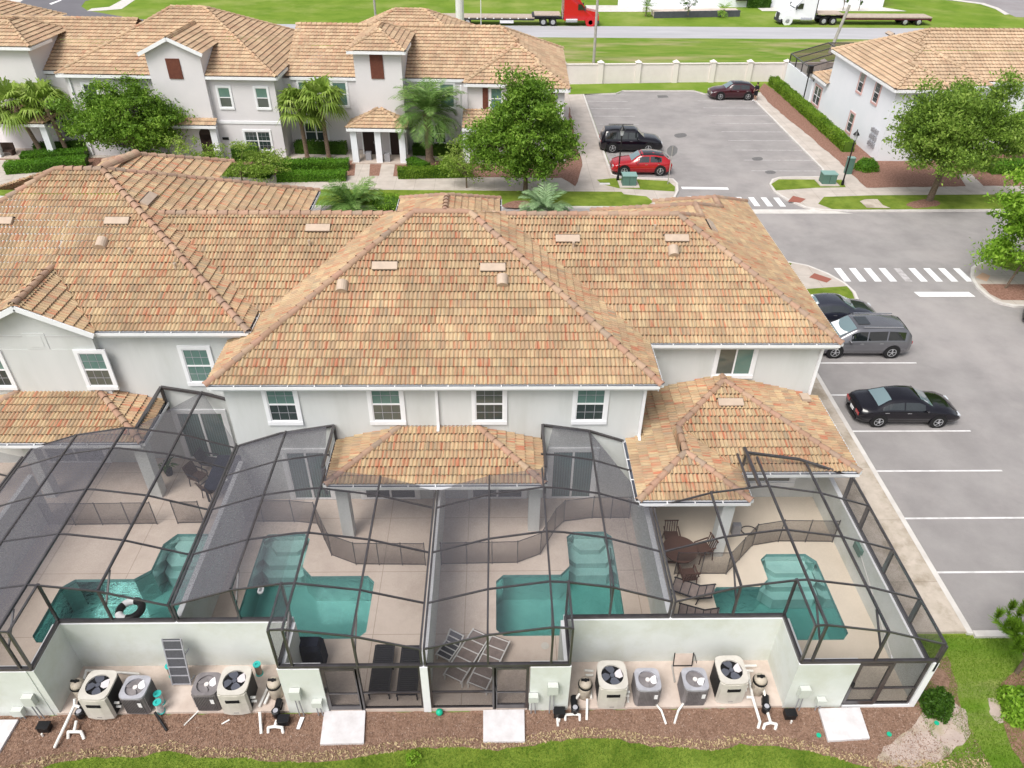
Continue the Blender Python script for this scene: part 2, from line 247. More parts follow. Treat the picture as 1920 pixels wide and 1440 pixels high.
# ---------------- mesh helpers ----------------
class MB:
    def __init__(s): s.v=[]; s.f=[]
    def add(s,vs,fs):
        b=len(s.v); s.v+= [tuple(x) for x in vs]; s.f+= [tuple(i+b for i in f) for f in fs]; return s
    def box(s,x0,y0,z0,x1,y1,z1):
        return s.add([(x0,y0,z0),(x1,y0,z0),(x1,y1,z0),(x0,y1,z0),(x0,y0,z1),(x1,y0,z1),(x1,y1,z1),(x0,y1,z1)],[(0,3,2,1),(4,5,6,7),(0,1,5,4),(1,2,6,5),(2,3,7,6),(3,0,4,7)])
    def quad(s,*p): return s.add(p,[tuple(range(len(p)))])
    def prism(s,poly,z0,z1):
        n=len(poly); a=sum(poly[i][0]*poly[(i+1)%n][1]-poly[(i+1)%n][0]*poly[i][1] for i in range(n))
        if a<0: poly=poly[::-1]
        vs=[(p[0],p[1],z0) for p in poly]+[(p[0],p[1],z1) for p in poly]
        tri=tessellate_polygon([[Vector((p[0],p[1],0)) for p in poly]])
        fs=[tuple(t) for t in tri]; fs=[(c,b,a_) if orient(poly,a_,b,c)>0 else (a_,b,c) for a_,b,c in fs]
        top=[(c+n,b+n,a_+n) for a_,b,c in fs]
        return s.add(vs,fs+top+[(i,(i+1)%n,(i+1)%n+n,i+n) for i in range(n)])
    def ring(s,profile,axis_p,axis_d,n=12):
        "lathe: profile = [(r,h)...] round axis"
        d=Vector(axis_d).normalized(); a=d.orthogonal().normalized(); b=d.cross(a); vs=[]; fs=[]
        for r,h in profile:
            for k in range(n):
                t=2*PI*k/n; vs.append(Vector(axis_p)+d*h+a*(r*math.cos(t))+b*(r*math.sin(t)))
        for i in range(len(profile)-1):
            for k in range(n): fs.append((i*n+k,i*n+(k+1)%n,(i+1)*n+(k+1)%n,(i+1)*n+k))
        fs.append(tuple(range(n-1,-1,-1))); fs.append(tuple(range((len(profile)-1)*n,len(profile)*n)))
        return s.add(vs,fs)
    def cyl(s,p0,p1,r0,r1=None,n=10):
        p0=Vector(p0); p1=Vector(p1); return s.ring([(r0,0),(r0 if r1 is None else r1,(p1-p0).length)],p0,p1-p0,n)
    def bar(s,p0,p1,w,h=None):
        "rectangular beam, h measured vertically where possible"
        p0=Vector(p0); p1=Vector(p1); h=h or w; d=(p1-p0).normalized(); up=Vector((0,0,1))
        if abs(d.z)>.95: up=Vector((0,1,0))
        a=d.cross(up).normalized()*(w/2); b=a.cross(d).normalized()*(h/2); vs=[]
        for p in (p0,p1): vs+=[p-a-b,p+a-b,p+a+b,p-a+b]
        return s.add(vs,[(0,1,2,3),(7,6,5,4),(0,4,5,1),(1,5,6,2),(2,6,7,3),(3,7,4,0)])
    def tube(s,path,r,n=8):
        for a,b in zip(path[:-1],path[1:]): s.cyl(a,b,r,r,n)
        for p in path[1:-1]: s.sph(p,r*1.02,6,4)
        return s
    def sph(s,c,r,n=10,m=6,sc_=(1,1,1)):
        vs=[];fs=[]
        for i in range(m+1):
            t=PI*i/m
            for k in range(n):
                u=2*PI*k/n; vs.append((c[0]+r*sc_[0]*math.sin(t)*math.cos(u),c[1]+r*sc_[1]*math.sin(t)*math.sin(u),c[2]+r*sc_[2]*math.cos(t)))
        for i in range(m):
            for k in range(n): fs.append((i*n+k,(i+1)*n+k,(i+1)*n+(k+1)%n,i*n+(k+1)%n))
        return s.add(vs,fs)
    def tf(s,M): s.v=[tuple(M@Vector(p)) for p in s.v]; return s
def orient(P,a,b,c): return (P[b][0]-P[a][0])*(P[c][1]-P[a][1])-(P[b][1]-P[a][1])*(P[c][0]-P[a][0])
def origin(o):
    v=Vector((0,0,0))
    while o: v+=Vector(o.location); o=o.parent
    return v
def mesh_obj(name,verts,faces,m,parent=None,smooth=False,world=True):
    off=origin(parent) if (parent and world) else None
    if off is not None and off.length>0: verts=[(x-off.x,y-off.y,z-off.z) for x,y,z in verts]
    me=bpy.data.meshes.new(name); me.from_pydata([tuple(v) for v in verts],[],faces); me.update()
    if m: me.materials.append(MT[m])
    if smooth: me.polygons.foreach_set('use_smooth',[True]*len(me.polygons))
    o=bpy.data.objects.new(name,me); COL.objects.link(o)
    if parent: o.parent=parent
    return o
def build(name,mb,m,parent=None,smooth=False,world=True): return mesh_obj(name,mb.v,mb.f,m,parent,smooth,world)
def tag(o,label=None,cat=None,group=None,kind=None):
    if label: o['label']=label
    if cat: o['category']=cat
    if group: o['group']=group
    if kind: o['kind']=kind
    return o
def thing(name,label,cat,loc=(0,0,0),rz=0,group=None):
    o=bpy.data.objects.new(name,None); COL.objects.link(o); o.location=loc; o.rotation_euler=(0,0,rz); o.empty_display_size=.2
    return tag(o,label,cat,group)
def copy_tree(o,parent=None):
    c=o.copy(); COL.objects.link(c)
    if parent: c.parent=parent
    for ch in list(o.children): copy_tree(ch,c)
    return c
def struct(name,mb,m): return tag(build(name,mb,m),kind='structure')
def sheet(name,poly,z,m,kind='structure',th=None):
    mb=MB()
    P=[Vector((p[0],p[1],0)) for p in poly]; tri=tessellate_polygon([P])
    fs=[tuple(t) if orient(poly,*t)>0 else (t[2],t[1],t[0]) for t in tri]
    if th is None: mb.add([(p[0],p[1],z) for p in poly],fs)
    else: mb.prism([(p[0],p[1]) for p in poly],z-th,z)
    o=build(name,mb,m); o['kind']=kind; return o
def pix(*pts,z=0): return [tuple(at(px,py,z)[:2]) for px,py in pts]
def inset(poly,d):
    n=len(poly); a=sum(poly[i][0]*poly[(i+1)%n][1]-poly[(i+1)%n][0]*poly[i][1] for i in range(n)); s=1 if a>0 else -1; out=[]
    for i in range(n):
        p0,p1,p2=Vector(poly[i-1]),Vector(poly[i]),Vector(poly[(i+1)%n]); e1=(p1-p0).normalized(); e2=(p2-p1).normalized()
        n1=Vector((-e1.y,e1.x))*s; n2=Vector((-e2.y,e2.x))*s; b=(n1+n2); b=b/max(.4,b.length_squared/2) if b.length>.1 else n1
        out.append(tuple(p1+b*d/1.0*1.0 if b.length<3 else p1+n1*d))
    return out
def smoothpoly(poly,it=2):
    for _ in range(it):
        q=[]
        for i in range(len(poly)):
            a=Vector(poly[i]);b=Vector(poly[(i+1)%len(poly)]); q.append(tuple(a*.75+b*.25)); q.append(tuple(a*.25+b*.75))
        poly=q
    return poly
def wob(poly,step=.35,amp=.06,seed=1):
    r=random.Random(seed); q=[]
    for i in range(len(poly)):
        a=Vector(poly[i]);b=Vector(poly[(i+1)%len(poly)]); n=max(1,int((b-a).length/step)); t=(b-a); nn=Vector((-t.y,t.x)).normalized() if t.length>0 else Vector((0,0))
        for k in range(n): q.append(tuple(a+t*(k/n)+nn*r.uniform(-amp,amp)))
    return q
# ---------------- roofs ----------------
class Roof:
    def __init__(s,pitch=.15,nseg=6,amp=.043,expo=.35,seed=1):
        s.V=[];s.F=[];s.UV=[];s.n=0;s.pitch=pitch;s.nseg=nseg;s.amp=amp;s.ex=expo;s.r=random.Random(seed); s.caps=[]
    def face(s,pts,ez,sl):
        p=[Vector(q[:2]) for q in pts]; e=(p[1]-p[0]).normalized(); nn=Vector((-e.y,e.x))
        c=sum(p,Vector((0,0)))/len(p)
        if (c-p[0]).dot(nn)<0: nn=-nn; 
        hand=e.x*nn.y-e.y*nn.x
        A=[((q-p[0]).dot(e),(q-p[0]).dot(nn)) for q in p]; k=math.sqrt(1+sl*sl); bm=max(a[1] for a in A)
        def iv(b):
            b=min(max(b,1e-4),bm-1e-4); xs=[]
            for i in range(len(A)):
                (a0,b0),(a1,b1)=A[i],A[(i+1)%len(A)]
                if (b0-b)*(b1-b)<0: xs.append(a0+(a1-a0)*(b-b0)/(b1-b0))
            return (min(xs),max(xs)) if xs else (0,0)
        N=Vector((-sl*nn.x,-sl*nn.y,1))/k
        nr=math.ceil(bm*k/s.ex-1e-6)
        if s.nseg>=6: T=[0,.12,.28,.46,.64,.80,.92]; Hh=[-.3,.5,.95,1.,.8,.3,-.35]
        else: T=[0,.25,.5,.75]; Hh=[0,.9,.9,.1]
        T=np.array(T);Hh=np.array(Hh)
        for r in range(nr):
            v0=r*s.ex; v1=min(v0+s.ex,bm*k); lo0,hi0=iv(v0/k); lo1,hi1=iv(v1/k)
            off=s.r.random()*s.pitch if s.nseg>=6 else 0
            lo=min(lo0,lo1);hi=max(hi0,hi1)
            i0=math.floor((lo-off)/s.pitch)-1;i1=math.ceil((hi-off)/s.pitch)+1
            us=(np.arange(i0,i1)[:,None]+T[None,:]).ravel()*s.pitch+off
            hh=np.tile(Hh,i1-i0)*s.amp
            ua=np.clip(us,lo0,hi0);ub=np.clip(us,lo1,hi1)
            keep=~((np.diff(ua)<1e-5)&(np.diff(ub)<1e-5)); idx=np.nonzero(keep)[0]
            if len(idx)==0: continue
            m=len(us); base=s.n; lift=.048 if s.nseg>=6 else .06
            for (uu,v,h) in ((ua,v0+.09,np.full(m,-.02)),(ua,v0,hh+lift-.018),(ua,v0,hh+lift),(ua,v0,hh+lift),(ub,v1,hh)):
                b=v/k
                s.V.append(np.stack([p[0].x+e.x*uu+nn.x*b+N.x*h,p[0].y+e.y*uu+nn.y*b+N.y*h,ez+sl*b+N.z*h],1))
            s.n+=5*m
            q=[]
            for a,b in ((0,1),(1,2),(3,4)):
                f=np.stack([base+a*m+idx,base+a*m+idx+1,base+b*m+idx+1,base+b*m+idx],1)
                if hand<0: f=f[:,::-1]
                s.F.append(f)
                va=v0 if a==0 else v0; vb=v0 if b<4 else v1-.012
                uo=1000*s.pitch*0-off+500*s.pitch
                U=np.stack([us[idx]+uo,us[idx+1]+uo,us[idx+1]+uo,us[idx]+uo],1)
                U=U*(.15/s.pitch if s.nseg>=6 else .30/s.pitch)
                W=np.stack([np.full(len(idx),va+.005)]*2+[np.full(len(idx),vb+.003)]*2,1)
                W=W*(.35/s.ex)
                if hand<0: U=U[:,::-1];W=W[:,::-1]
                s.UV.append(np.stack([U,W],2))
        return s
    def cap(s,a,b,r=.13): s.caps.append((Vector(a),Vector(b),r)); return s
    def hip(s,x0,x1,y0,y1,ez,sl,sides='SENW',caps=True):
        w_=(x1-x0);d_=(y1-y0)
        if w_>=d_: d=d_/2; A=(x0+d,y0+d);B=(x1-d,y0+d)
        else: d=w_/2; A=(x0+d,y0+d);B=(x0+d,y1-d)
        hz=w_>=d_
        if 'S' in sides: s.face([(x0,y0),(x1,y0)]+([B,A] if hz else [A]),ez,sl)
        if 'N' in sides: s.face([(x1,y1),(x0,y1)]+([A,B] if hz else [B]),ez,sl)
        if 'E' in sides: s.face([(x1,y0),(x1,y1)]+([B] if hz else [B,A]),ez,sl)
        if 'W' in sides: s.face([(x0,y1),(x0,y0)]+([A] if hz else [A,B]),ez,sl)
        if caps:
            z=ez+sl*d
            if 'S' in sides: s.cap((x0,y0,ez),(A[0],A[1],z)); s.cap((x1,y0,ez),((B if hz else A)[0],(B if hz else A)[1],z))
            if 'N' in sides: s.cap((x0,y1,ez),((A if hz else B)[0],(A if hz else B)[1],z)); s.cap((x1,y1,ez),(B[0],B[1],z))
            s.cap((A[0],A[1],z),(B[0],B[1],z))
        return s
    def make(s,name,m,parent,label=None,M=None):
        V=np.concatenate(s.V);F=np.concatenate(s.F);UV=np.concatenate(s.UV)
        if M is not None:
            Mn=np.array(M); V=V@Mn[:3,:3].T+Mn[:3,3]
        off=origin(parent); V=V-np.array(off)
        me=bpy.data.meshes.new(name); me.vertices.add(len(V)); me.vertices.foreach_set('co',V.ravel().astype(np.float32))
        me.loops.add(len(F)*4); me.loops.foreach_set('vertex_index',F.ravel().astype(np.int32)); me.polygons.add(len(F))
        me.polygons.foreach_set('loop_start',np.arange(0,len(F)*4,4,dtype=np.int32)); me.polygons.foreach_set('loop_total',np.full(len(F),4,dtype=np.int32))
        uvl=me.uv_layers.new(name='UVMap'); uvl.data.foreach_set('uv',UV.ravel().astype(np.float32)); me.update(); me.validate()
        me.materials.append(MT[m]); o=bpy.data.objects.new(name,me); COL.objects.link(o); o.parent=parent
        if label: o['label']=label
        n=8
        for a,b,r in s.caps:
            vs=[];fs=[];uvs=[]
            d=b-a; ln=d.length
            if ln<.2: continue
            if b.z<a.z: a,b=b,a; d=-d
            d.normalize(); up=Vector((0,0,1)); sd=d.cross(up).normalized(); up=sd.cross(d)
            k=max(1,round(ln/.42)); st=ln/k
            for i in range(k):
                ra=r*1.16; rb=r*.90; p0=a+d*(i*st-.03)+up*.045; p1=a+d*((i+1)*st+.03)+up*.02; bi=len(vs)
                j=s.r.uniform(-.012,.012)
                for p,rr in ((p0,ra),(p1,rb),(p0+d*.04,ra-.04)):
                    for q in range(n+1):
                        t=PI*q/n; vs.append(p+sd*(rr*math.cos(t)+j)+up*(rr*.95*math.sin(t)-.03))
                cu=s.r.randrange(400)*.3+.15; cv=s.r.randrange(400)*.35+.1
                for q in range(n):
                    fs.append((bi+q,bi+q+1,bi+n+2+q,bi+n+1+q)); fs.append((bi+q,bi+2*n+2+q,bi+2*n+3+q,bi+q+1))
                    for _ in range(8): uvs.append((cu+q*.004,cv))
            if M is not None: vs=[M@v for v in vs]
            cpo=mesh_obj('ridge_cap',[tuple(v) for v in vs],fs,'tile_cap' if m=='tile' else m,o,smooth=False)
            u=cpo.data.uv_layers.new(name='UVMap'); u.data.foreach_set('uv',np.array(uvs,dtype=np.float32).ravel())
        return o
# ---------------- setting ----------------
# base ground with a rectangular opening where the pool decks are sunk in
X0,X1,YF,YD=-24.9,12.8,12.44,27.
g=MB()
xs=[-400,X0,X1,400]; ys=[-60,YF,YD,900]
for i in range(3):
    for j in range(3):
        if i==1 and j==1: continue
        g.quad((xs[i],ys[j],0),(xs[i+1],ys[j],0),(xs[i+1],ys[j+1],0),(xs[i],ys[j+1],0))
tag(build('grass_ground',g,'grass_far'),kind='structure')
sheet('lawn_ground',[(-40,-5),(40,-5),(40,14.8),(12.86,15.0),(12.86,12.4),(-40,12.4)],.004,'lawn')
edge=pix((-200,1470),(0,1458),(100,1433),(180,1420),(250,1420),(317,1408),(367,1421),(450,1422),(560,1430),(610,1428),(650,1424),(707,1415),(800,1402),(870,1403),(933,1407),(1020,1393),(1100,1382),(1160,1387),(1223,1399),(1290,1404),(1333,1409),(1388,1395),(1440,1398),(1498,1404),(1544,1416),(1600,1432),(1660,1446))
mulchp=edge+pix((1700,1430),(1740,1400),(1768,1370),(1800,1330),(1790,1270),(1775,1230))+[(12.9,13.4),(12.9,12.45),(-30,12.45),(-30,10.)]
sheet('mulch_ground',wob(mulchp,.25,.05,3),.010,'mulch')
sheet('bare_ground',wob(smoothpoly(pix((1745,1300),(1775,1290),(1782,1320),(1815,1330),(1820,1370),(1800,1400),(1770,1420),(1720,1440),(1660,1436),(1640,1415),(1690,1385),(1730,1340)),2),.18,.07,4),.016,'sand')
sheet('bare_ground',wob(smoothpoly(pix((1850,1310),(1868,1310),(1885,1350),(1870,1358),(1855,1340)),2),.18,.05,5),.013,'sand')
sheet('mulch_ground',wob(smoothpoly(pix((1870,1265),(1960,1255),(1990,1480),(1925,1450),(1885,1380)),2),.25,.06,6),.019,'mulch_red')
# asphalt
sheet('parking_lot',[(15.93,15.08),(90,15.08),(90,42.2),(15.93,42.2)],.009,'asphalt')
sheet('road',[(-120,42.0),(120,42.0),(120,50.6),(-120,50.6)],.006,'asphalt')
LOT=[(9.25,50.0),(9.05,79.5)]+pix((1160,176),(1170,171),(1300,171),(1322,177),(1404,178))+pix((1540,317),(1545,331))+[(27.5,50.0)]
sheet('parking_lot',LOT,.012,'asphalt')
sheet('road',[(-120,105.7),(150,107.6),(150,115.0),(-120,113.2)],.006,'road_pale')
sheet('grass_verge',[(-60,84.8),(90,86.0),(90,107.2),(-60,105.9)],.003,'grass_patchy')
sheet('road',wob(pix((0,25),(0,3),(110,-6),(215,-10),(160,2),(152,12),(165,20),(240,33),(330,45),(250,60),(100,60)),3,.1,2),.012,'asphalt_dark')
sheet('footpath',pix((163,21),(172,16),(205,13),(240,-6),(262,-6),(228,17),(190,20)),.02,'kerb')
sheet('road',pix((1700,-8),(1790,2),(1850,9),(1890,26),(1905,32),(1960,34),(1990,-4),(1850,-14)),.012,'asphalt_far')
sheet('road_marking',pix((92,7),(112,0),(116,1),(96,9)),.02,'paint')
sheet('road_marking',pix((0,0),(18,3),(38,4),(48,-3),(0,-5)),.02,'kerb')
sheet('kerb',pix((1785,1),(1838,8),(1866,17),(1884,28),(1893,27),(1872,15),(1845,6),(1790,-1)),.03,'kerb')
# raised, kerbed blocks
def island(poly,rim,top,z=.12,name='pavement'):
    mb=MB().prism(poly,-.3,z); o=tag(build('kerb',mb,'kerb'),kind='structure')
    sheet(name,inset(poly,rim),z+.004,top)
# foreground pavement along the east side of the building
sheet('pavement',[(12.9,15.02),(15.75,15.02),(15.75,37.2),(12.9,37.2)],.11,'concrete_stain',th=.4)
tag(build('kerb',MB().box(15.75,14.95,-.3,15.95,37.3,.115).box(15.96,14.83,-.3,40,15.06,.12),'kerb'),kind='structure')
I1=[(12.,37.3),(20.,37.35)]+pix((1610,566),(1603,550),(1584,533),(1552,515),(1514,500),(1478,493))+[(12.,42.3)]
island(I1,.16,'concrete')
sheet('lawn',pix((1480,545),(1512,545),(1587,540),(1597,552),(1602,566))+[(19.9,37.5),(15.3,37.5)],.129,'lawn')
sheet('lawn',pix((1470,494),(1484,497),(1478,506),(1465,502)),.129,'lawn')
sheet('tactile_pad',pix((1517,520),(1527,512),(1560,523),(1550,530),z=.13),.132,'tactile_red')
I2=pix((2100,470),(1920,479),(1844,492),(1833,495),(1820,504),(1818,518),(1822,529),(1830,541),(1847,556),(1862,566),(1877,572),(1901,577),(2100,577))
island(I2,.18,'concrete')
sheet('mulch_bed',pix((1836,536),(1990,537),(1990,568),(1877,566),(1855,555)),.129,'mulch_red')
sheet('lawn',pix((1854,497),(1880,492),(2000,486),(2000,520),(1900,512)),.129,'lawn')
sheet('tactile_pad',pix((1829,520),(1842,511),(1857,517),(1850,528),z=.13),.132,'tactile_tan')
RB=pix((1403,179),(1539,317),(1545,329),(1536,333),(1461,334),(1447,338),(1442,347),(1450,361),(1474,376),(1509,391),(1539,396),(1605,398))+[(60,50.5),(95,50.5),(95,83.5)]+[(27.0,83.5)]
island(RB,.16,'concrete')
LB=[(-90,50.45)]+pix((1200,391),(1235,388),(1264,376),(1272,360),(1271,346),(1262,337),(1165,334))+[(9.1,56.9),(9.0,79.6)]+pix((1155,177),(1168,172),(1302,172),(1322,178))+[(27.0,81.4),(27.0,83.6),(-90,82.3)]
island(LB,.16,'concrete')
zt=.129
sheet('lawn',[(-90,50.75),(10.2,50.6)]+pix((1212,387),(1225,378),(1212,368),(1170,364),z=zt)+[(9.3,53.3),(-90,54.6)],zt,'lawn')
sheet('lawn',pix((1119,337),(1128,345),(1160,353),(1232,357),(1265,359),(1266,350),(1252,339),(1150,334),z=zt),zt,'lawn')
sheet('lawn',pix((1446,345),(1455,357),(1530,352),(1586,351),(1578,337),(1460,336),z=zt),zt,'lawn')
sheet('lawn',pix((1534,382),(1545,369),(1640,366),(1920,364),z=zt)+[(60,52.6),(60,50.8)]+pix((1605,393),(1560,392),z=zt),zt,'lawn')
sheet('lawn',pix((1066,177),(1066,158),(1430,152),(1470,152),(1440,172),(1322,175),(1300,169),(1168,169),(1155,174),z=zt),zt,'grass_far')
sheet('kerb',pix((1625,390),(1612,378),(1622,374),(1645,374),(1655,385),(1670,391),z=zt),.16,'concrete_stain')
sheet('tactile_pad',pix((1477,378),(1487,367),(1511,373),(1501,380),z=zt),.133,'tactile_red')
sheet('tactile_pad',pix((1228,384),(1240,374),(1262,369),(1254,382),z=zt),.133,'tactile_tan')
# beds in front of the far building
bed=[(-60,57.2),(-60,60.6),(5.6,59.4)]+pix((1068,200),(1072,225),(1082,280),(1094,310),(1080,349),z=zt)+[(5.,56.0)]
sheet('mulch_bed',wob(bed,.8,.08,9),zt+.004,'mulch_red')
sheet('mulch_bed',wob(pix((1422,168),(1440,191),(1473,220),(1505,245),(1540,275),(1567,297),(1595,325),(1625,352),(1760,350),(1920,348),z=zt)+[(60,62),(60,66),(30.6,66),(29,84)],.6,.06,10),zt+.004,'mulch_red')
sheet('mulch_bed',wob(smoothpoly(pix((1700,380),(1740,372),(1770,380),(1745,390),(1705,390),z=zt)),.3,.1,11),zt+.004,'mulch_red')
sheet('mulch_bed',wob(smoothpoly(pix((930,385),(985,372),(1000,385),(960,392),z=zt)),.3,.1,12),zt+.004,'mulch_red')
# painted lines, crosswalks
k=MB()
for y in (17.6,20.27,22.98,25.6,28.3,31.0,33.6): k.box(15.97,y-.043,.004,21.4,y+.043,.013)
k.box(29.9,33.9,.004,36,34.0,.013)
struct('parking_lines',k,'paint_lot')
for i in range(9):
    x=20.95+i*.935; sk=.10
    q=[(x,41.35),(x+.42,41.35),(x+.42,39.62),(x,39.62)]
    sheet('crosswalk_stripe',q,.014,'paint_worn' if i==4 else 'paint')
sheet('stop_line',[(24.6,38.35),(27.9,38.35),(28.0,37.78),(24.7,37.78)],.014,'paint')
for i in range(9):
    x=14.0+i*.93; y0=52.75-.03*i; q=[(x,y0),(x+.42,y0),(x+.45,y0-1.65+(.7 if i==8 else 0)),(x+.03,y0-1.65+(.7 if i==8 else 0))]
    sheet('crosswalk_stripe',q,.018,'paint')
sheet('stop_line',[(14.05,54.6),(17.6,54.5),(17.6,54.05),(14.05,54.15)],.018,'paint')
sheet('road_marking',pix((1395,393),(1540,393),(1600,401),(1404,401)),.018,'kerb')
k=MB()
for i in range(10):
    y=57.6+i*2.45; k.box(9.2,y-.04,.01,13.2,y+.04,.018)
for i in range(10):
    y=55.6+i*2.45; k.box(20.4+(1.2 if i<1 else 0),y-.04,.01,26.2,y+.04,.018)
struct('parking_lines',k,'paint_worn')
for pts in (((1262,252),(1284,249),(1290,256),(1268,260)),((1408,296),(1428,294),(1432,301),(1412,302)),((1432,321),(1452,320),(1456,326),(1438,327))):
    sheet('asphalt_patch',smoothpoly(pix(*pts)),.022,'manhole')
sheet('drain_grate',pix((1232,179),(1250,179),(1254,183),(1234,184)),.022,'manhole')

for q_ in ([(663,347),(691,346),(694,305),(667,305)],[(708,345),(735,345),(741,304),(716,304)],[(1797,327),(1812,351),(1846,351),(1822,327)],[(-40,352),(22,335),(40,300),(-30,300)]): sheet('footpath',pix(*q_,z=.13),.140,'concrete')

sheet('lawn_ground',wob([(12.95,12.2),(12.95,14.9),(17.5,14.8),(17.5,10.),(12.6,10.)],.4,.05,21),.008,'grass_patchy')
# ---------------- buildings ----------------
def window(parent,x0,x1,z0,z1,y,face='S',trim=.14,kind='hung',pane='pane_green',lower=None,trimm='trim',grid=True,t=.06,label=None):
    """window on a wall plane; face S: wall at y looking to -y; W: wall at x=y looking to -x (x0,x1 are then y values)"""
    def bx(mb,a0,b0,c0,a1,b1,c1):  # a along wall, b out of wall, c height
        if face=='S': mb.box(a0,y-b1,c0,a1,y-b0,c1)
        elif face=='W': mb.box(y-b1,a0,c0,y-b0,a1,c1)
    f=MB(); T=trim
    bx(f,x0-T,0,z1,x1+T,t,z1+T); bx(f,x0-T,0,z0-T*1.1,x1+T,t+.02,z0); bx(f,x0-T,0,z0,x0,t,z1); bx(f,x1,0,z0,x1+T,t,z1)
    wo=build('window',f,trimm,parent)
    if label: wo['label']=label
    s=MB(); zm=(z0+z1)/2; b=.035; xm=(x0+x1)/2
    bx(s,x0,.0,z0,x1,.035,z0+.05); bx(s,x0,0,z1-.05,x1,.035,z1); bx(s,x0,0,z0+.05,x0+b,.035,z1-.05); bx(s,x1-b,0,z0+.05,x1,.035,z1-.05)
    if kind=='hung': bx(s,x0+b,0,zm-.03,x1-b,.04,zm+.03)
    elif kind=='slide': bx(s,xm-.03,0,z0+.05,xm+.03,.04,z1-.05)
    elif kind=='pair': bx(s,xm-.05,0,z0+.05,xm+.05,.045,z1-.05); bx(s,x0+b,0,zm-.025,xm-.05,.04,zm+.025); bx(s,xm+.05,0,zm-.025,x1-b,.04,zm+.025)
    build('sash',s,'white_plastic' if trimm!='x' else 'trim',wo)
    p=MB(); q=MB(); 
    if kind=='slide': bx(p,x0+b,0,z0+.05,xm-.03,.015,z1-.05); bx(q,xm+.03,0,z0+.05,x1-b,.018,z1-.05)
    else: bx(p,x0+b,0,zm,x1-b,.015,z1-.05); bx(q,x0+b,0,z0+.05,x1-b,.018,zm)
    build('pane',p,pane,wo); build('pane',q,lower or pane,wo)
    if grid:
        m=MB(); g=.015
        nx=3 if kind!='pair' else 6
        for i in range(1,nx):
            xx=x0+(x1-x0)*i/nx
            if kind=='pair' and i==3: continue
            bx(m,xx-g/2,.018,z0+.05,xx+g/2,.024,zm-.03); bx(m,xx-g/2,.018,zm+.03,xx+g/2,.024,z1-.05)
        for zz in ((z0+zm)/2,(zm+z1)/2): bx(m,x0+b,.018,zz-g/2,x1-b,.0236,zz+g/2)
        build('muntin',m,'ac_top',wo)
    return wo
def gutter(parent,x0,x1,y,z,along='x',side=-1,straps=True,m='trim',back=True):
    "open gutter; side=-1: front towards -y (or -x), runs along x (or y)"
    a=MB(); i=MB(); st=MB(); d=.13; h=.13
    def bx(mb,p0,q0,c0,p1,q1,c1):
        q0,q1=sorted((q0*side*-1,q1*side*-1)) if False else (q0,q1)
        u0,u1=y+side*q0,y+side*q1; u0,u1=min(u0,u1),max(u0,u1)
        if along=='x': mb.box(p0,u0,c0,p1,u1,c1)
        else: mb.box(u0,p0,c0,u1,p1,c1)
    bx(a,x0,-.02,z-h,x1,0.012,z-.0); bx(a,x0,.012,z-h,x1,d-.015,z-h+.015); bx(a,x0,d-.015,z-h,x1,d,z-.005)
    bx(a,x0,-.06,z-h-.16,x1,-.02,z-.02)
    bx(a,x0,.012,z-h+.015,x0+.015,d-.015,z-.01); bx(a,x1-.015,.012,z-h+.015,x1,d-.015,z-.01)
    bx(i,x0+.015,.012,z-h+.015,x1-.015,d-.015,z-h+.03)
    bx(i,x0+.015,.012,z-h+.03,x1-.015,.022,z-.04)  # dark liner: shade inside the white gutter put in as colour
    o=build('gutter',a,m,parent); build('shade_liner',i,'gutter_shade',o)
    if straps:
        n=max(1,round((x1-x0)/.95))
        for k in range(1,n): xx=x0+(x1-x0)*k/n; bx(st,xx-.02,0,z-.012,xx+.02,d+.004,z+.006)
        build('strap',st,m,o)
    return o
def downspout(parent,x,y,z0,z1,m='trim'):
    return build('downspout',MB().box(x-.05,y-.11,z0,x+.05,y-.015,z1).bar((x,y-.06,z0+.05),(x,y-.3,z0-.03),.09),m,parent)
def roofvent(parent,px,py,z,sl,dirn,w_=.95,kind='slot'):
    "low box vent lying on a roof plane: p is the centre point on the roof"
    x,y,zz=px,py,z; mb=MB()
    ang=math.atan(sl)
    if kind=='slot':
        mb.add([(-w_/2,-.17,.02),(w_/2,-.17,.02),(w_/2,.15,.0),(-w_/2,.15,0),(-w_/2,-.17,.13),(w_/2,-.17,.13),(w_/2,.15,.16),(-w_/2,.15,.16)],[(4,5,6,7),(0,1,5,4),(1,2,6,5),(2,3,7,6),(3,0,4,7)])
    else:
        n=8; vs=[];fs=[]
        for yy in (-.2,.25):
            for k in range(n+1):
                t=PI*k/n; vs.append((.21*math.cos(t),yy,.08+.20*math.sin(t)))
        for k in range(n): fs.append((k,k+1,n+2+k,n+1+k))
        fs.append(tuple(range(n,-1,-1))); fs.append(tuple(range(n+1,2*n+2)))
        mb.add(vs,fs).box(-.21,-.2,-.1,.21,.25,.08)
    M=Matrix.Translation((x,y,zz))@Matrix.Rotation({'S':0,'E':PI/2,'W':-PI/2,'N':PI}[dirn],4,'Z')@Matrix.Rotation(ang,4,'X')
    mb.tf(M); o=build('roof_vent',mb,'vent',parent)
    if kind=='slot':
        build('slot_and_skirt_shade',MB().box(-w_/2-.03,.155,.03,w_/2+.03,.215,.10).box(-w_/2+.02,-.185,.03,w_/2-.02,-.172,.075).tf(M),'hole',o)  # rear slot, plus a black strip as painted shadow under the front skirt
    return o
def pipevent(parent,x,y,z):
    return build('vent_pipe',MB().cyl((x,y,z-.1),(x,y,z+.22),.045).cyl((x,y,z+.2),(x,y,z+.27),.06),'vent',parent)
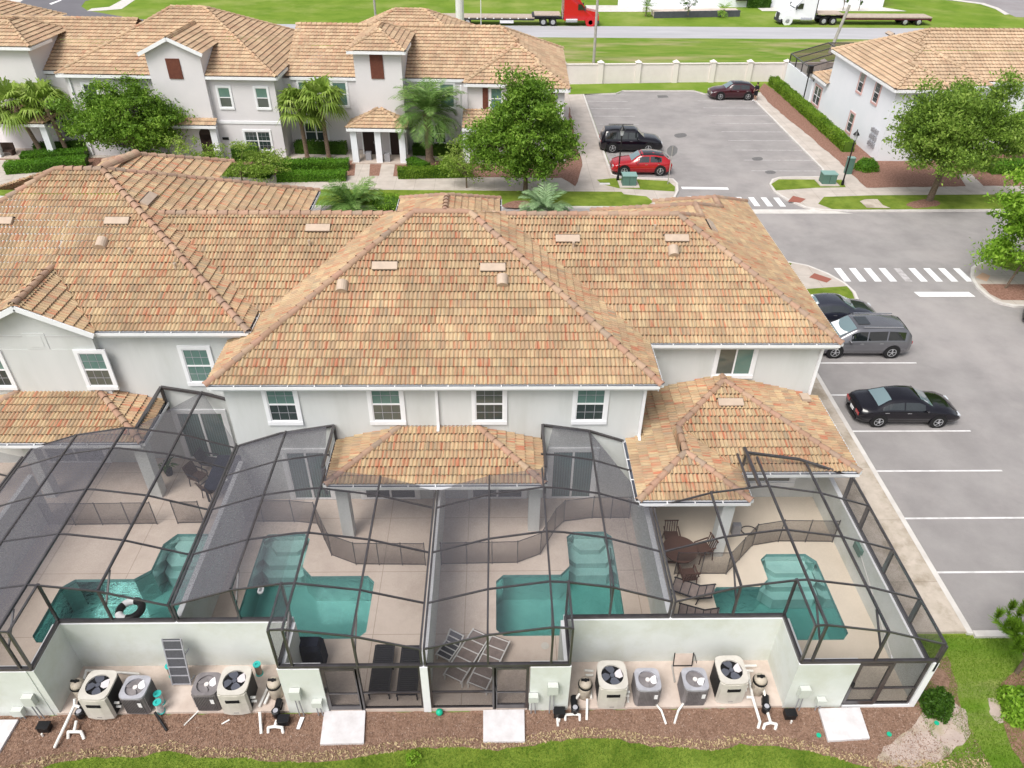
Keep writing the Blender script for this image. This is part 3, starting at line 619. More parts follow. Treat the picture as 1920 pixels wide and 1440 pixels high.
# ---- foreground townhouse row ----
A=thing('townhouse','long townhouse row with buff and red tiled roofs above screened pool patios','townhouse',(0,21.25,0))
S_=.505
ZE=6.1; Z1=6.74; SL1=.46
wl=MB()
wl.box(-9.67,21.25,0,5.36,33.5,6.0); build('wall',wl,'stucco',A)
build('wall',MB().box(5.36,23.85,0,12.65,36.6,6.0),'stucco',A)
build('wall',MB().box(-26,23.7,0,-9.67,36.3,6.62),'stucco',A)
# gable wall of the left wing
gx,gz=-17.02,7.88
build('gable_wall',MB().add([(-22,23.45,5.6),(-14.95,23.45,5.6),(-14.95,23.45,6.72),(gx,23.45,gz-.05),(-19.1,23.45,6.72),(-22,23.45,6.72),(-22,23.71,5.6),(-14.95,23.71,5.6),(-14.95,23.71,6.72),(gx,23.71,gz-.05),(-19.1,23.71,6.72),(-22,23.71,6.72)],[(0,1,2,3,4,5),(1,7,8,2),(2,8,9,3),(3,9,10,4)]),'stucco',A) if False else None
r=Roof(seed=2)
x0,x1,y0=-10.05,5.73,20.9; d=6.8; zr=ZE+S_*d
Ax,Bx,Ry=x0+d,x1-d,y0+d
r.face([(x0,y0),(x1,y0),(Bx,Ry),(Ax,Ry)],ZE,S_); r.face([(x1,y0),(x1,y0+2*d),(Bx,Ry)],ZE,S_); r.face([(x0,y0+2*d),(x0,y0),(Ax,Ry)],ZE,S_); r.face([(x1,y0+2*d),(x0,y0+2*d),(Ax,Ry),(Bx,Ry)],ZE,S_)
r.cap((x0,y0,ZE),(Ax,Ry,zr)).cap((x1,y0,ZE),(Bx,Ry,zr)).cap((Ax,Ry,zr),(Bx,Ry,zr))
# front (street side) projection of the middle
r.hip(-5.0,.13,30.,37.4,6.1,.48,'ENW',caps=False); r.cap((-2.43,32.5,7.33),(-2.43,34.85,7.33)).cap((-2.43,34.83,7.33),(.13,37.4,6.1)).cap((-2.43,34.83,7.33),(-5.,37.4,6.1))
r.make('roof','tile',A)
gutter(A,x0+.05,x1-.05,y0+.03,ZE+.0)
gutter(A,y0+.0,y0+2.6,x1-.03,ZE,'y',1)
for xx in (-5.,.13): gutter(A,35.6,37.4,xx,6.1,'y',-1 if xx<-1 else 1)
build('soffit',MB().box(x0+.1,y0+.1,ZE-.3,x1-.1,21.3,ZE-.24).box(5.3,21.3,ZE-.3,x1-.1,23.8,ZE-.24).box(x0+.1,21.3,ZE-.3,-9.6,23,ZE-.24),'soffit',A)
# long spine and right wing
r=Roof(seed=3); y0=23.5; d=5.54; zr=8.87; sp=(zr-ZE)/d
xe=13.05
r.face([(-9.35,y0),(xe,y0),(xe-d,y0+d),(-14.2,y0+d)],ZE,sp)
r.face([(xe,y0),(xe,37.1),(10.65,34.7),(10.65,33.5),(8.95,31.8),(8.95,30.48),(xe-d,y0+d)],ZE,sp)
r.face([(xe,37.1),(8.25,37.1),(10.65,34.7)],ZE,sp); r.face([(8.25,37.1),(8.25,35.9),(10.65,33.5),(10.65,34.7)],ZE,sp)
r.face([(8.25,35.9),(4.85,35.9),(8.95,31.8),(10.65,33.5)],ZE,sp); r.face([(4.85,35.9),(4.85,34.58),(8.95,30.48),(8.95,31.8)],ZE,sp)
r.face([(4.85,34.58),(-14,34.58),(-14,29.04),(7.51,29.04),(8.95,30.48)],ZE,sp)
zz=lambda dd:ZE+sp*dd
r.cap((xe,y0,ZE),(xe-d,y0+d,zr)).cap((xe-d,y0+d,zr),(-14,y0+d,zr)).cap((xe,37.1,ZE),(10.65,34.7,zz(2.4))).cap((8.95,31.8,zz(4.1)),(10.65,33.5,zz(2.4))).cap((7.51,29.04,zr),(8.95,30.48,zz(4.1))).cap((10.65,34.7,zz(2.4)),(10.65,33.5,zz(2.4))).cap((8.95,31.8,zz(4.1)),(8.95,30.48,zz(4.1))).cap((8.25,37.1,ZE),(10.65,34.7,zz(2.4))).cap((4.85,35.9,ZE),(8.95,31.8,zz(4.1)))
r.make('roof','tile',A)
gutter(A,x1-.0,xe-.05,y0+.03,ZE); gutter(A,y0,37.0,xe-.03,ZE,'y',1)
build('soffit',MB().box(5.36,y0+.1,ZE-.3,xe-.08,23.9,ZE-.24).box(12.6,23.9,ZE-.3,xe-.08,37,ZE-.24),'soffit',A)
# left wing
r=Roof(seed=4); y0=23.35; xe=-9.12; AP=(-16.44,30.66); APz=Z1+SL1*7.32; PL=(-18.4,30.66)
r.face([(-14.66,y0),(xe,y0),AP,(-17.02,30.66),(-17.02,25.98)],Z1,SL1); r.face([(-26,y0),(-19.4,y0),(-17.02,25.98),(-17.02,30.66),PL,(-26,23.4)],Z1,SL1)
r.face([(xe,y0),(xe,36.8),AP],Z1,SL1)
r.cap((xe,y0,Z1),(*AP,APz)).cap((*AP,APz),(*PL,APz)).cap((-24.6,24.4,Z1+.45),(*PL,APz)).cap((xe,36.8,Z1),(*AP,APz))
# front wing peak on the street side
Pk=(-16.05,33.1,9.87)
r.make('roof','tile',A)
r=Roof(seed=5)
yh=lambda x:30.66+.839*(x+16.44); dq=3.1; xq=-16.05+dq; zq=9.87-.46*dq
r.face([(xq,yh(xq)),(xq,33.1+dq),(-16.05,33.1),(-16.05,yh(-16.05))],zq,.46); r.face([(-16.05-dq,33.1+dq),(-16.05-dq,31.2),(-16.05,31.2),(-16.05,33.1)],zq,.46); r.face([(xq,33.1+dq),(-16.05-dq,33.1+dq),(-16.05,33.1)],zq,.46)
r.face([(xe,36.8),(-25.7,36.8),PL,AP],Z1,.547)
r.cap((*AP,APz),Pk,.2); r.cap(Pk,(xq,33.1+dq,zq)); r.cap(Pk,(-16.05-dq,33.1+dq,zq)); r.make('roof','tile',A)
r=Roof(seed=6)
# cross gable over the left wing front wall
gs=.52; gy0=23.1; gyr=Z1+SL1*0
yr=y0+(gz+.07-Z1)/SL1
r.face([(-14.66,26.0),(-14.66,gy0),(gx,gy0),(gx,yr+.3)][::-1] if False else [(-14.66,gy0),(-14.66,23.36),(gx,yr),(gx,gy0)],Z1,gs)
r.face([(-19.4,23.36),(-19.4,gy0),(gx,gy0),(gx,yr)],Z1,gs)
r.cap((gx,gy0,gz+.12),(gx,yr,gz+.12)); r.make('roof','tile',A)
build('gable_wall',MB().add([(-26,23.46,5.9),(-14.95,23.46,5.9),(-14.95,23.46,6.55),(gx,23.46,gz-.1),(-19.15,23.46,6.6),(-26,23.46,6.6),(-26,23.72,5.9),(-14.95,23.72,5.9),(-14.95,23.72,6.55),(gx,23.72,gz-.1),(-19.15,23.72,6.6),(-26,23.72,6.6)],[(0,1,2,3,4,5),(1,7,8,2),(0,6,7,1)]),'stucco',A)
rk=MB(); rk.bar((-14.6,23.06,Z1-.02),(gx,23.06,gz+.0),.05,.2).bar((-19.45,23.06,Z1-.02),(gx,23.06,gz+.0),.05,.2); build('rake_board',rk,'trim',A)
gutter(A,-14.7,xe+.02,y0+.03,Z1); gutter(A,-26,-19.4,y0+.03,Z1); gutter(A,y0,36.8,xe-.03,Z1,'y',1)
build('soffit',MB().box(-26,y0+.1,Z1-.3,xe-.08,23.75,Z1-.24).box(-9.67,23.75,Z1-.3,xe-.08,36.6,Z1-.24),'soffit',A)
v=aty(68,640,23.45); build('wall_panel',MB().box(v.x-.42,23.44,v.z-.35,v.x+.38,23.46,v.z+.35).box(v.x-.28,23.43,v.z-.25,v.x+.24,23.45,v.z+.25),'stucco',A)
# small lower roofs over the patios
def lowroof(seed,faces,caps,gut,sof):
    r=Roof(seed=seed)
    for f in faces: r.face(f,3.3,.27)
    for a,b in caps: r.cap((a[0],a[1],3.3+.27*a[2]),(b[0],b[1],3.3+.27*b[2]),.12)
    r.make('lower_roof','tile',A)
    for g_ in gut: gutter(A,*g_)
    build('soffit',MB().prism(sof,3.04,3.09),'soffit',A)
q=2.37
lowroof(11,[[(-5.95,18.88),(1.65,18.88),(1.65-q,21.25),(-5.95+q,21.25)],[(1.65,18.88),(1.65,21.25),(1.65-q,21.25)],[(-5.95,21.25),(-5.95,18.88),(-5.95+q,21.25)]],
 [((-5.95,18.88,0),(-5.95+q,21.25,q)),((1.65,18.88,0),(1.65-q,21.25,q))],[(-5.93,1.63,18.9,3.28),(18.9,21.2,-5.93,3.28,'y',-1),(18.9,21.2,1.63,3.28,'y',1)],[(-5.85,18.98),(1.55,18.98),(1.55,21.25),(-5.85,21.25)])
lowroof(12,[[(4.8,18.03),(8.65,18.03),(6.725,19.955)],[(8.65,18.03),(8.65,19.42),(6.725,21.345),(6.725,19.955)],[(8.65,19.42),(12.94,19.42),(8.87,23.49),(6.725,21.345)],[(12.94,19.42),(12.94,23.85),(8.87,23.85),(8.87,23.49)],[(4.8,21.25),(4.8,18.03),(6.725,19.955),(6.725,21.345),(8.87,23.49),(8.87,23.85),(5.36,23.85),(5.36,21.25)]],
 [((4.8,18.03,0),(6.725,19.955,1.925)),((8.65,18.03,0),(6.725,19.955,1.925)),((6.725,19.955,1.925),(6.725,21.345,1.925)),((6.725,21.345,1.925),(8.87,23.49,4.07)),((12.94,19.42,0),(8.87,23.49,4.07)),((8.87,23.49,4.07),(8.87,23.85,4.07))],
 [(4.82,8.63,18.05,3.28),(18.05,21.2,4.82,3.28,'y',-1),(8.65,12.92,19.44,3.28),(18.05,19.4,8.63,3.28,'y',1),(19.44,23.8,12.92,3.28,'y',1)],[(4.9,18.13),(8.55,18.13),(8.55,19.52),(12.84,19.52),(12.84,23.85),(5.36,23.85),(5.36,21.25),(4.9,21.25)])
a1=at(100,831,3.3).y; xr=-13.12; q=23.7-a1
lowroof(13,[[(-20.9,a1),(xr,a1),(xr-q,23.7),(-20.9+q,23.7)],[(xr,a1),(xr,23.7),(xr-q,23.7)],[(-20.9,23.7),(-20.9,a1),(-20.9+q,23.7)]],[((xr,a1,0),(xr-q,23.7,q)),((-20.9,a1,0),(-20.9+q,23.7,q))],[(-20.88,xr-.02,a1+.02,3.28),(a1,23.65,xr-.02,3.28,'y',1)],[(-20.8,a1+.1),(xr-.1,a1+.1),(xr-.1,23.7),(-20.8,23.7)])
# upper windows
for i,(a,b,lo_) in enumerate(((-8.19,-7.2,'pane_dark'),(-4.49,-3.46,'pane_mid'),(-.78,.22,'pane_dark'),(2.85,3.87,'pane_dark'))):
    window(A,a,b,4.24,5.78,21.25,lower=lo_,pane=('pane_green','pane_green','pane_mid','pane_green')[i])
window(A,8.58,9.95,4.42,5.8,23.85,kind='slide',pane='pane_mid',lower='pane_green',grid=False)
for a,b,lo_ in ((-15.66,-14.75,'pane_mid'),(-11.9,-10.95,'pane_green'),(-19.5,-18.6,'pane_dark')): window(A,a,b,4.22,5.76,23.45 if a<-15 else 23.7,lower=lo_)
build('wall',MB().box(-26,23.45,0,-14.95,23.72,5.9),'stucco',A)
downspout(A,-2.16,21.25,3.98,5.85); downspout(A,12.55,23.85,3.35,5.85); downspout(A,5.27,21.25,3.5,5.85)
build('splash_block',MB().box(12.05,23.2,3.55,12.4,23.6,3.68),'vent',A)
# sliding doors to the patios and lower windows
def slider(x0,x1,y,z0=.27,z1=2.75,trim=.16,pane='pane_door'):
    f=MB(); f.box(x0-trim,y-.06,z0,x0,y,z1+trim).box(x1,y-.06,z0,x1+trim,y,z1+trim).box(x0,y-.06,z1,x1,y,z1+trim)
    o=build('sliding_door',f,'trim',A); s=MB(); xm=(x0+x1)/2
    s.box(x0,y-.045,z0,x0+.05,y,z1).box(x1-.05,y-.045,z0,x1,y,z1).box(xm-.04,y-.05,z0,xm+.04,y,z1).box(x0+.05,y-.045,z0,x1-.05,y,z0+.08).box(x0+.05,y-.045,z1-.05,x1-.05,y,z1); build('door_frame',s,'white_plastic',o)
    build('pane',MB().box(x0+.05,y-.02,z0+.08,xm-.04,y,z1-.05),pane,o); build('pane',MB().box(xm+.04,y-.022,z0+.08,x1-.05,y,z1-.05),pane,o)
slider(-7.98,-6.5,21.25); slider(2.1,3.7,21.25); slider(-12.9,-11.05,23.7,z1=2.7); slider(-5.2,-3.2,21.25,pane='pane_deep'); slider(-1.0,1.0,21.25,pane='pane_deep')
slider(-18.6,-16.2,23.45,pane='pane_deep')
build('wall',MB().box(5.36,21.25,0,12.65,23.85,3.0),'stucco',A)
slider(5.7,8.0,21.25,pane='pane_deep')
window(A,9.6,11.5,1.1,2.55,21.25,kind='pair',pane='pane_mid',grid=False,trim=.2)
# patio columns
def column(x,y,w_=.42,z1=3.08): build('column',MB().box(x-w_/2,y-w_/2,.25,x+w_/2,y+w_/2,z1),'stucco',A)
for px,py in ((655,1004),(1000,992),(1345,1048),(0,1)): 
    if px: p=at(px,py,.25); column(p.x,max(p.y+.1,18.4 if px>1200 else 19.2))
column(-5.6,19.25,.4) if False else None
p=at(270,925,.25); column(-13.45,a1+.45,.45); column(-17.6,a1+.45,.4); column(-20.3,a1+.45,.4)
# roof vents and pipes
def onroof(px,py,ze,y0,s): # point on a south slope seen at px,py
    d=AR*((px-960)/FPX)+AD*((py-720)/FPX)+AF; t=(ze-s*y0-H)/(d.z-s*d.y); return d*t+Vector((0,0,H))
for px,py in ((722,501),(924,504)): p=onroof(px,py,ZE,20.9,S_); roofvent(A,p.x,p.y,p.z,S_,'S')
for px,py in ((597,430),(1064,450),(1268,449)): p=onroof(px,py,ZE,23.5,.5); roofvent(A,p.x,p.y,p.z,.5,'S',.98)
for px,py in ((221,417),(3,417)): p=onroof(px,py,Z1,23.35,SL1); roofvent(A,p.x,p.y,p.z,SL1,'S')
p=onroof(1369,757,3.3,19.42,.27); roofvent(A,p.x,p.y,p.z,.27,'S')
for px,py,a_,b_,c_ in ((642,541,ZE,20.9,S_),(942,530,ZE,20.9,S_),(1262,475,ZE,23.5,.5),(192,460,Z1,23.35,SL1)): p=onroof(px,py,a_,b_,c_); roofvent(A,p.x,p.y,p.z,c_,'S',kind='hood')
for px,py,a_,b_,c_ in ((581,462,ZE,23.5,.5),(1075,465,ZE,23.5,.5),(1227,433,ZE,23.5,.5),(246,477,Z1,23.35,SL1),(330,505,Z1,23.35,SL1)): p=onroof(px,py,a_,b_,c_); pipevent(A,p.x,p.y,p.z)
roofvent(A,9.15,29.6,ZE+.5*3.9,.5,'E',.95); roofvent(A,-14.4,29.6,Z1+SL1*5.28,SL1,'E',1.1)
# ---------------- patios, pools, yard walls, screen cages ----------------
ZD=.25
DV=[-24.8,-17.2,-9.68,-2.12,5.28,12.78]      # party lines between the patios
def chamf(pts): return pts
POOLS={1:[(-12.35,17.75),(-12.35,18.95),(-12.0,19.45),(-10.75,19.45),(-10.4,19.1),(-10.4,15.1),(-10.7,14.8),(-14.95,14.8),(-15.2,15.05),(-15.2,17.0),(-14.85,17.35),(-12.8,17.35)],
 2:[(-8.75,15.1),(-8.75,19.2),(-8.6,19.4),(-7.25,19.45),(-7.0,19.15),(-7.0,17.85),(-6.6,17.42),(-4.6,17.42),(-4.34,17.15),(-4.34,15.1),(-4.6,14.85),(-8.5,14.85)],
 3:[(2.6,17.8),(2.6,19.2),(2.85,19.45),(4.05,19.45),(4.3,19.2),(4.3,15.1),(4.05,14.9),(.2,14.9),(-.05,15.15),(-.05,17.15),(.2,17.42),(2.25,17.42)],
 4:[(9.62,17.15),(9.62,18.05),(9.9,18.3),(11.35,18.3),(11.65,17.95),(11.65,14.9),(11.4,14.65),(7.75,14.65),(7.5,14.9),(7.5,16.6),(7.7,16.82),(9.25,16.82)]}
def ztop(poly): return poly
COURT=[(-13.15,-6.3),(2.12,8.72)]   # equipment yards cut into the deck from the south
YB=14.02
lab={1:'turquoise pool with a striped ring float inside the far left screen cage',2:'teal L shaped pool with steps at top left, second cage from the left',3:'teal L shaped pool beside the leaning silver loungers, third cage',4:'teal pool with cream deck in the right end screen cage'}
# deck sheets with openings for pools
outer=[(DV[0],12.5),(-13.3,12.5),(-13.3,YB+.1),(-6.15,YB+.1),(-6.15,12.5),(1.97,12.5),(1.97,YB+.1),(5.28,YB+.1),(5.28,23.9),(DV[0],23.9)]
outer4=[(5.28,YB+.1),(8.87,YB+.1),(8.87,12.5),(12.78,12.5),(12.78,23.9),(5.28,23.9)]
def deck(name,out,holes,m):
    polys=[[Vector((p[0],p[1],0)) for p in out]]+[[Vector((p[0],p[1],0)) for p in h] for h in holes]
    flat=[p for q in polys for p in q]; tri=tessellate_polygon(polys)
    mb=MB().add([(p.x,p.y,ZD) for p in flat],[tuple(t) if orient([(p.x,p.y) for p in flat],*t)>0 else tuple(t[::-1]) for t in tri]); struct(name,mb,m)
deck('pool_deck',outer,[POOLS[1],POOLS[2],POOLS[3]],'deck_pink'); deck('pool_deck',outer4,[POOLS[4]],'deck_cream')
tag(build('foundation',MB().box(DV[0],12.6,-1.6,12.7,23.9,-1.55),'pad'),kind='structure')
for a,b in COURT: sheet('equipment_pad',[(a-.1,12.45),(b+.1,12.45),(b+.1,YB+.05),(a-.1,YB+.05)],.10,'pad',th=.2)
for i,P in POOLS.items():
    t=thing('swimming_pool',lab[i],'pool',(sum(p[0] for p in P)/len(P),sum(p[1] for p in P)/len(P),ZD))
    n=len(P); a=sum(P[j][0]*P[(j+1)%n][1]-P[(j+1)%n][0]*P[j][1] for j in range(n)); Q=P if a>0 else P[::-1]
    bot=-1.15; mb=MB(); mb.add([(p[0],p[1],bot) for p in Q],[tuple(x) if orient(Q,*x)>0 else tuple(x[::-1]) for x in tessellate_polygon([[Vector((p[0],p[1],0)) for p in Q]])])
    mb.add([(p[0],p[1],bot) for p in Q]+[(p[0],p[1],.08) for p in Q],[((j+1)%n,j,j+n,(j+1)%n+n) for j in range(n)]); build('basin',mb,'plaster',t)
    mb=MB().add([(p[0],p[1],.08) for p in Q]+[(p[0],p[1],ZD) for p in Q],[((j+1)%n,j,j+n,(j+1)%n+n) for j in range(n)]); build('tile_border',mb,'pool_tile',t)
    W=inset(Q,.012); mb=MB().prism(W,bot+.02,.12); build('water',mb,'water',t)
    # entry steps with cut corners at the far end
    ys=max(p[1] for p in P)-.02; xa=min(p[0] for p in P if p[1]>ys-.4); xb=max(p[0] for p in P if p[1]>ys-.4)
    xl,xh=(xa-.25,xb+.2)
    if i==2: xl,xh=-8.74,-7.02
    if i==1: xl,xh=-12.33,-10.42
    if i==3: xl,xh=2.62,4.28
    if i==4: xl,xh=9.64,11.63
    for k,(dd,zz_) in enumerate(((.62,-.12),(1.0,-.36),(1.35,-.62))):
        c=.22; sp=[(xl,ys),(xl,ys-dd+c+.08),(xl+c+.08,ys-dd),(xh-c,ys-dd),(xh,ys-dd+c),(xh,ys)]
        sp=[(max(min(x,xh-.01),xl+.01),y) for x,y in sp]
        if k==0: sp=[(xl+.3,ys),(xl+.25,ys-.3),(xl+.5,ys-dd+.05),(xh-.45,ys-dd+.05),(xh-.2,ys-.3),(xh-.25,ys)]
        build('step',MB().prism(sp,bot+.03,zz_),'plaster',t)
# yard walls (white-capped stucco)
CAPM='trim'
def ywall(label,segs,h=2.25,th=.2,z0=-.1,cat='wall'):
    t=thing('yard_wall',label,cat,(segs[0][0][0],segs[0][0][1],0))
    w_=MB(); c=MB()
    for a,b in segs:
        x0,x1=sorted((a[0],b[0]));y0,y1=sorted((a[1],b[1]))
        if x1-x0<.01: x0-=th/2;x1+=th/2
        else: y0-=th/2;y1+=th/2
        w_.box(x0,y0,z0,x1,y1,h); c.box(x0-.004,y0-.004,h+.0,x1+.004,y1+.004,h+.025)
    build('wall',w_,'stucco_yard',t); build('wall_cap',c,'trim',t); return t
ywall('pale stucco wall behind the left equipment yard with the leaning lounger',[((-13.25,YB+.1),(-6.2,YB+.1))])
ywall('angled pale wall on the left side of the left equipment yard',[((-13.25,12.46),(-13.25,YB)),((-15.0,12.54),(-13.35,12.54))])
ywall('short pale wall with two meter boxes right of the left equipment yard',[((-6.2,12.64),(-6.2,YB)),((-6.3,12.54),(-5.1,12.54))])
ywall('short pale wall with two meter boxes left of the right equipment yard',[((2.02,12.64),(2.02,YB)),((.95,12.54),(2.12,12.54))])
ywall('pale stucco wall behind the right equipment yard with the small black frame',[((2.02,YB+.1),(8.82,YB+.1))])
ywall('pale wall with meter boxes on the right side of the right equipment yard',[((8.82,12.64),(8.82,YB)),((8.72,12.54),(10.5,12.54))])
for i,x in enumerate(DV[1:5]):
    ywall('high white party wall between the screened patios, '+('first from the left','second from the left','below the middle of the main roof','beside the cream deck')[i],[((x,12.6 if i in (0,2) else YB+.22),(x,21.2 if i in(1,2,3) else 20.5))],h=2.3,th=.16)
ywall('long white wall along the east pavement inside the right end cage',[((12.7,12.6),(12.7,23.8))],h=1.9,th=.16)
tag(build('post',MB().box(DV[3]-.11,12.42,-.05,DV[3]+.11,12.6,2.32),'trim'),'white wall end between the two middle screen cages','post')
tag(build('post',MB().box(12.62,12.42,-.05,12.8,12.6,2.3).box(10.55,12.42,-.05,12.62,12.5,.12),'trim'),'white corner post and sill at the bottom of the right end cage','post')
build('sill',MB().box(-5.05,12.45,-.05,.9,12.55,.16),'trim') if False else tag(build('door_sill',MB().box(-5.05,12.45,-.05,DV[3]-.11,12.56,.16).box(DV[3]+.11,12.45,-.05,.9,12.56,.16),'pad'),kind='structure')
# ---- screen cages ----
def prof(u):  # roof height over distance from the low party line (0..7.5)
    u=max(0,u); k=[(0,3.08),(1.87,3.72),(3.7,4.05),(4.15,4.02),(5.6,3.75),(7.5,3.05)]
    for (a,za),(b,zb) in zip(k[:-1],k[1:]):
        if u<=b: return za+(zb-za)*(u-a)/(b-a)
    return k[-1][1]
def cage(label,xlo,xhi,mir,yfar,cut,doorx=None,rows=None,corner=None,scr='screen'):
    """xlo..xhi span; mir: side whose party line is the long low one; cut=(xc,side): x where the front steps back behind the equipment yard"""
    t=thing('screen_cage',label,'pool cage',((xlo+xhi)/2,16,0),group='dark framed screen cages over the pools')
    W=xhi-xlo
    def Z(x): u=(x-xlo) if not mir else (xhi-x); return prof(u*7.5/W)
    rows=rows or [12.5,14.06,16.0,17.95,19.6]
    xr=[xlo+.04,None,None,None,xhi-.04]
    us=[0,1.87,3.7,5.6,7.5]; X=[(xlo+u*W/7.5) if not mir else (xhi-u*W/7.5) for u in us]; X.sort(); X[0]+=.05; X[-1]-=.05
    xc,side=cut      # front jog
    def front(x): return YB+.08 if ((x<xc-.01) if side=='L' else (x>xc+.01)) else 12.5
    B=.056
    fx=lambda x:(x,front(x))
    for y in rows:
        pts=sorted(set(X+[xc]))
        pts=[x for x in pts if y>=front(x)-.3]
        if y==YB+.04: pass
        for a,b in zip(pts[:-1],pts[1:]):
            yy=y
            za,zb=Z(a),Z(b)
            if y>yfar((a+b)/2)+.05: continue
            build('purlin',MB().bar((a,yy,za),(b,yy,zb),B*.75,B),'bronze',t)
    for x in X+[xc]:
        ys=[y for y in rows if y>=front(x)-.3]; f=front(x)
        if x==xc: build('rafter',MB().bar((x,12.5,Z(x)),(x,YB+.08,Z(x)),B,B),'bronze',t); continue
        yl=yfar(x)
        build('rafter',MB().bar((x,f,Z(x)),(x,yl,Z(x)),B,B*1.6),'bronze',t)
    # front posts, base rail and braces
    zb=2.28
    for x in X+[xc]:
        f=front(x); base=zb
        build('post',MB().bar((x,f,base),(x,f,Z(x)),B*1.1,B*1.3),'bronze',t)
        if 1<X.index(x)+1<5 if x in X else False:
            h=Z(x)-.03
            build('brace',MB().bar((x,f,h-.75),(x,f+.8,h-.04),.05,.05),'bronze',t)
    pts=sorted(set(X+[xc]))
    for a,b in zip(pts[:-1],pts[1:]):
        f=front((a+b)/2)
        build('base_rail',MB().box(a,f-.05,zb,b,f+.05,zb+.1),'bronze',t)
        build('screen_panel',MB().quad((a,f,zb+.1),(b,f,zb+.1),(b,f,Z(b)),(a,f,Z(a))),'screen_side',t)
    build('base_rail',MB().box(xc-.05,12.5,zb,xc+.05,YB+.08,zb+.1),'bronze',t)
    build('post',MB().bar((xc,YB+.08,zb),(xc,YB+.08,Z(xc)),B*1.2,B*1.3),'bronze',t)
    build('screen_panel',MB().quad((xc,12.5,zb+.1),(xc,YB+.08,zb+.1),(xc,YB+.08,Z(xc)),(xc,12.5,Z(xc))),'screen_side',t)
    # roof panels
    for a,b in zip(pts[:-1],pts[1:]):
        f=front((a+b)/2); ya,yb=yfar(a+.02),yfar(b-.02)
        ys=[f]+[y for y in rows if f+.2<y<min(ya,yb)-.2]
        for y0,y1 in zip(ys,ys[1:]+[None]):
            if y1 is None: build('screen_panel',MB().quad((a,y0,Z(a)),(b,y0,Z(b)),(b,yb,Z(b)),(a,ya,Z(a))),scr,t)
            else: build('screen_panel',MB().quad((a,y0,Z(a)),(b,y0,Z(b)),(b,y1,Z(b)),(a,y1,Z(a))),scr,t)
    return t,Z,X
def lowfront(t,spans,door):
    "framed screen wall below the base rail, with a door"
    for a,b in spans:
        build('screen_panel',MB().box(a,12.50,.15,b,12.503,2.28),'screen_side',t); f=MB()
        f.box(a,12.46,.12,a+.06,12.54,2.28).box(b-.06,12.46,.12,b,12.54,2.28).box(a+.06,12.46,.12,b-.06,12.54,.17).box(a+.06,12.47,.93,b-.06,12.53,.98); build('frame',f,'bronze',t)
    a,b=door; o=build('door',MB().box(a,12.44,.14,a+.09,12.5,2.25).box(b-.09,12.44,.14,b,12.5,2.25).box(a+.09,12.44,.14,b-.09,12.5,.33).box(a+.09,12.44,2.16,b-.09,12.5,2.25).box(a+.09,12.45,.95,b-.09,12.49,1.0),'bronze',t)
    build('mesh_panel',MB().box(a+.09,12.475,.33,b-.09,12.478,2.16),'screen_side',o); build('handle',MB().box(a+.02 if a<0 or a>5 else b-.08,12.38,1.15,a+.07 if a<0 or a>5 else b-.03,12.44,1.35),'black_plastic',o)
def yf2(x): return 21.22 if x<-5.93+.0 else 18.85
def yf3(x): return 21.22 if x>1.62 else 18.85
t2,Z2,X2=cage('second cage from the left, peaked over the teal pool with two dark loungers',DV[2],DV[3],True,lambda x:21.22 if x<-5.95 else 18.86,(-6.25,'L'))
t3,Z3,X3=cage('third cage from the left, peaked over the pool with leaning silver loungers',DV[3],DV[4],False,lambda x:21.22 if 1.64<x<4.7 else (18.86 if x<3 else 18.0),(2.07,'R'))
t1,Z1_,X1=cage('left cage over the pool with the ring float',DV[1],DV[2],False,lambda x:23.66 if x>-13.1 else a1-.05,(-13.25,'R')) if False else cage('left cage over the pool with the ring float',DV[1],DV[2],False,lambda x:23.66 if -13.1<x<-10.0 else (21.3 if x>-10.1 else a1-.05),(-13.2,'R'),rows=[12.5,14.06,16.0,17.95,20.0,21.1])
t4,Z4,X4=cage('right end cage over the cream deck and corner pool',DV[4],DV[5],True,lambda x:18.0 if x<8.6 else 19.4,(8.77,'L'),scr='screen_clear')
t0,Z0,X0_=cage('cage at the left edge of the picture beyond the float pool',DV[0],DV[1],True,lambda x:20.6,(-21.,'L'))
# dark upright screen between the two roof levels of the third cage pair
for (tt,xa,ya,yb,Zf) in ((t2,-5.97,18.95,21.2,Z2),(t3,1.66,18.95,21.2,Z3)):
    build('screen_panel',MB().quad((xa,ya,2.9),(xa,yb,2.9),(xa,yb,Zf(xa)),(xa,ya,Zf(xa))),'screen_side',tt)
    build('beam',MB().bar((xa,ya,Zf(xa)),(xa,yb,Zf(xa)),.09,.09).bar((xa,yb,Zf(xa)),(xa,yb,2.8),.08).bar((xa,ya,Zf(xa)),(xa,ya,2.8),.08),'bronze',tt)
build('beam',MB().bar((-9.6,21.2,Z2(-9.6)),(-8.0,21.2,Z2(-8.0)),.08).bar((-8.0,21.2,Z2(-8.0)),(-5.97,21.2,Z2(-5.97)),.08),'bronze',t2)
build('beam',MB().bar((1.66,21.2,Z3(1.66)),(3.4,21.2,Z3(3.4)),.08).bar((3.4,21.2,Z3(3.4)),(4.72,21.2,Z3(4.72)),.08),'bronze',t3)
build('beam',MB().bar((-13.1,23.6,Z1_(-13.1)),(-11.4,23.6,Z1_(-11.4)),.1).bar((-11.4,23.6,Z1_(-11.4)),(-9.95,23.6,Z1_(-9.95)),.1).bar((-13.1,23.6,2.8),(-13.1,23.6,Z1_(-13.1)),.1).bar((-13.1,a1,Z1_(-13.1)),(-13.1,23.6,Z1_(-13.1)),.1),'bronze',t1)
build('screen_panel',MB().quad((-13.1,a1,3.2),(-13.1,23.6,3.2),(-13.1,23.6,Z1_(-13.1)),(-13.1,a1,Z1_(-13.1))),'screen_side',t1)
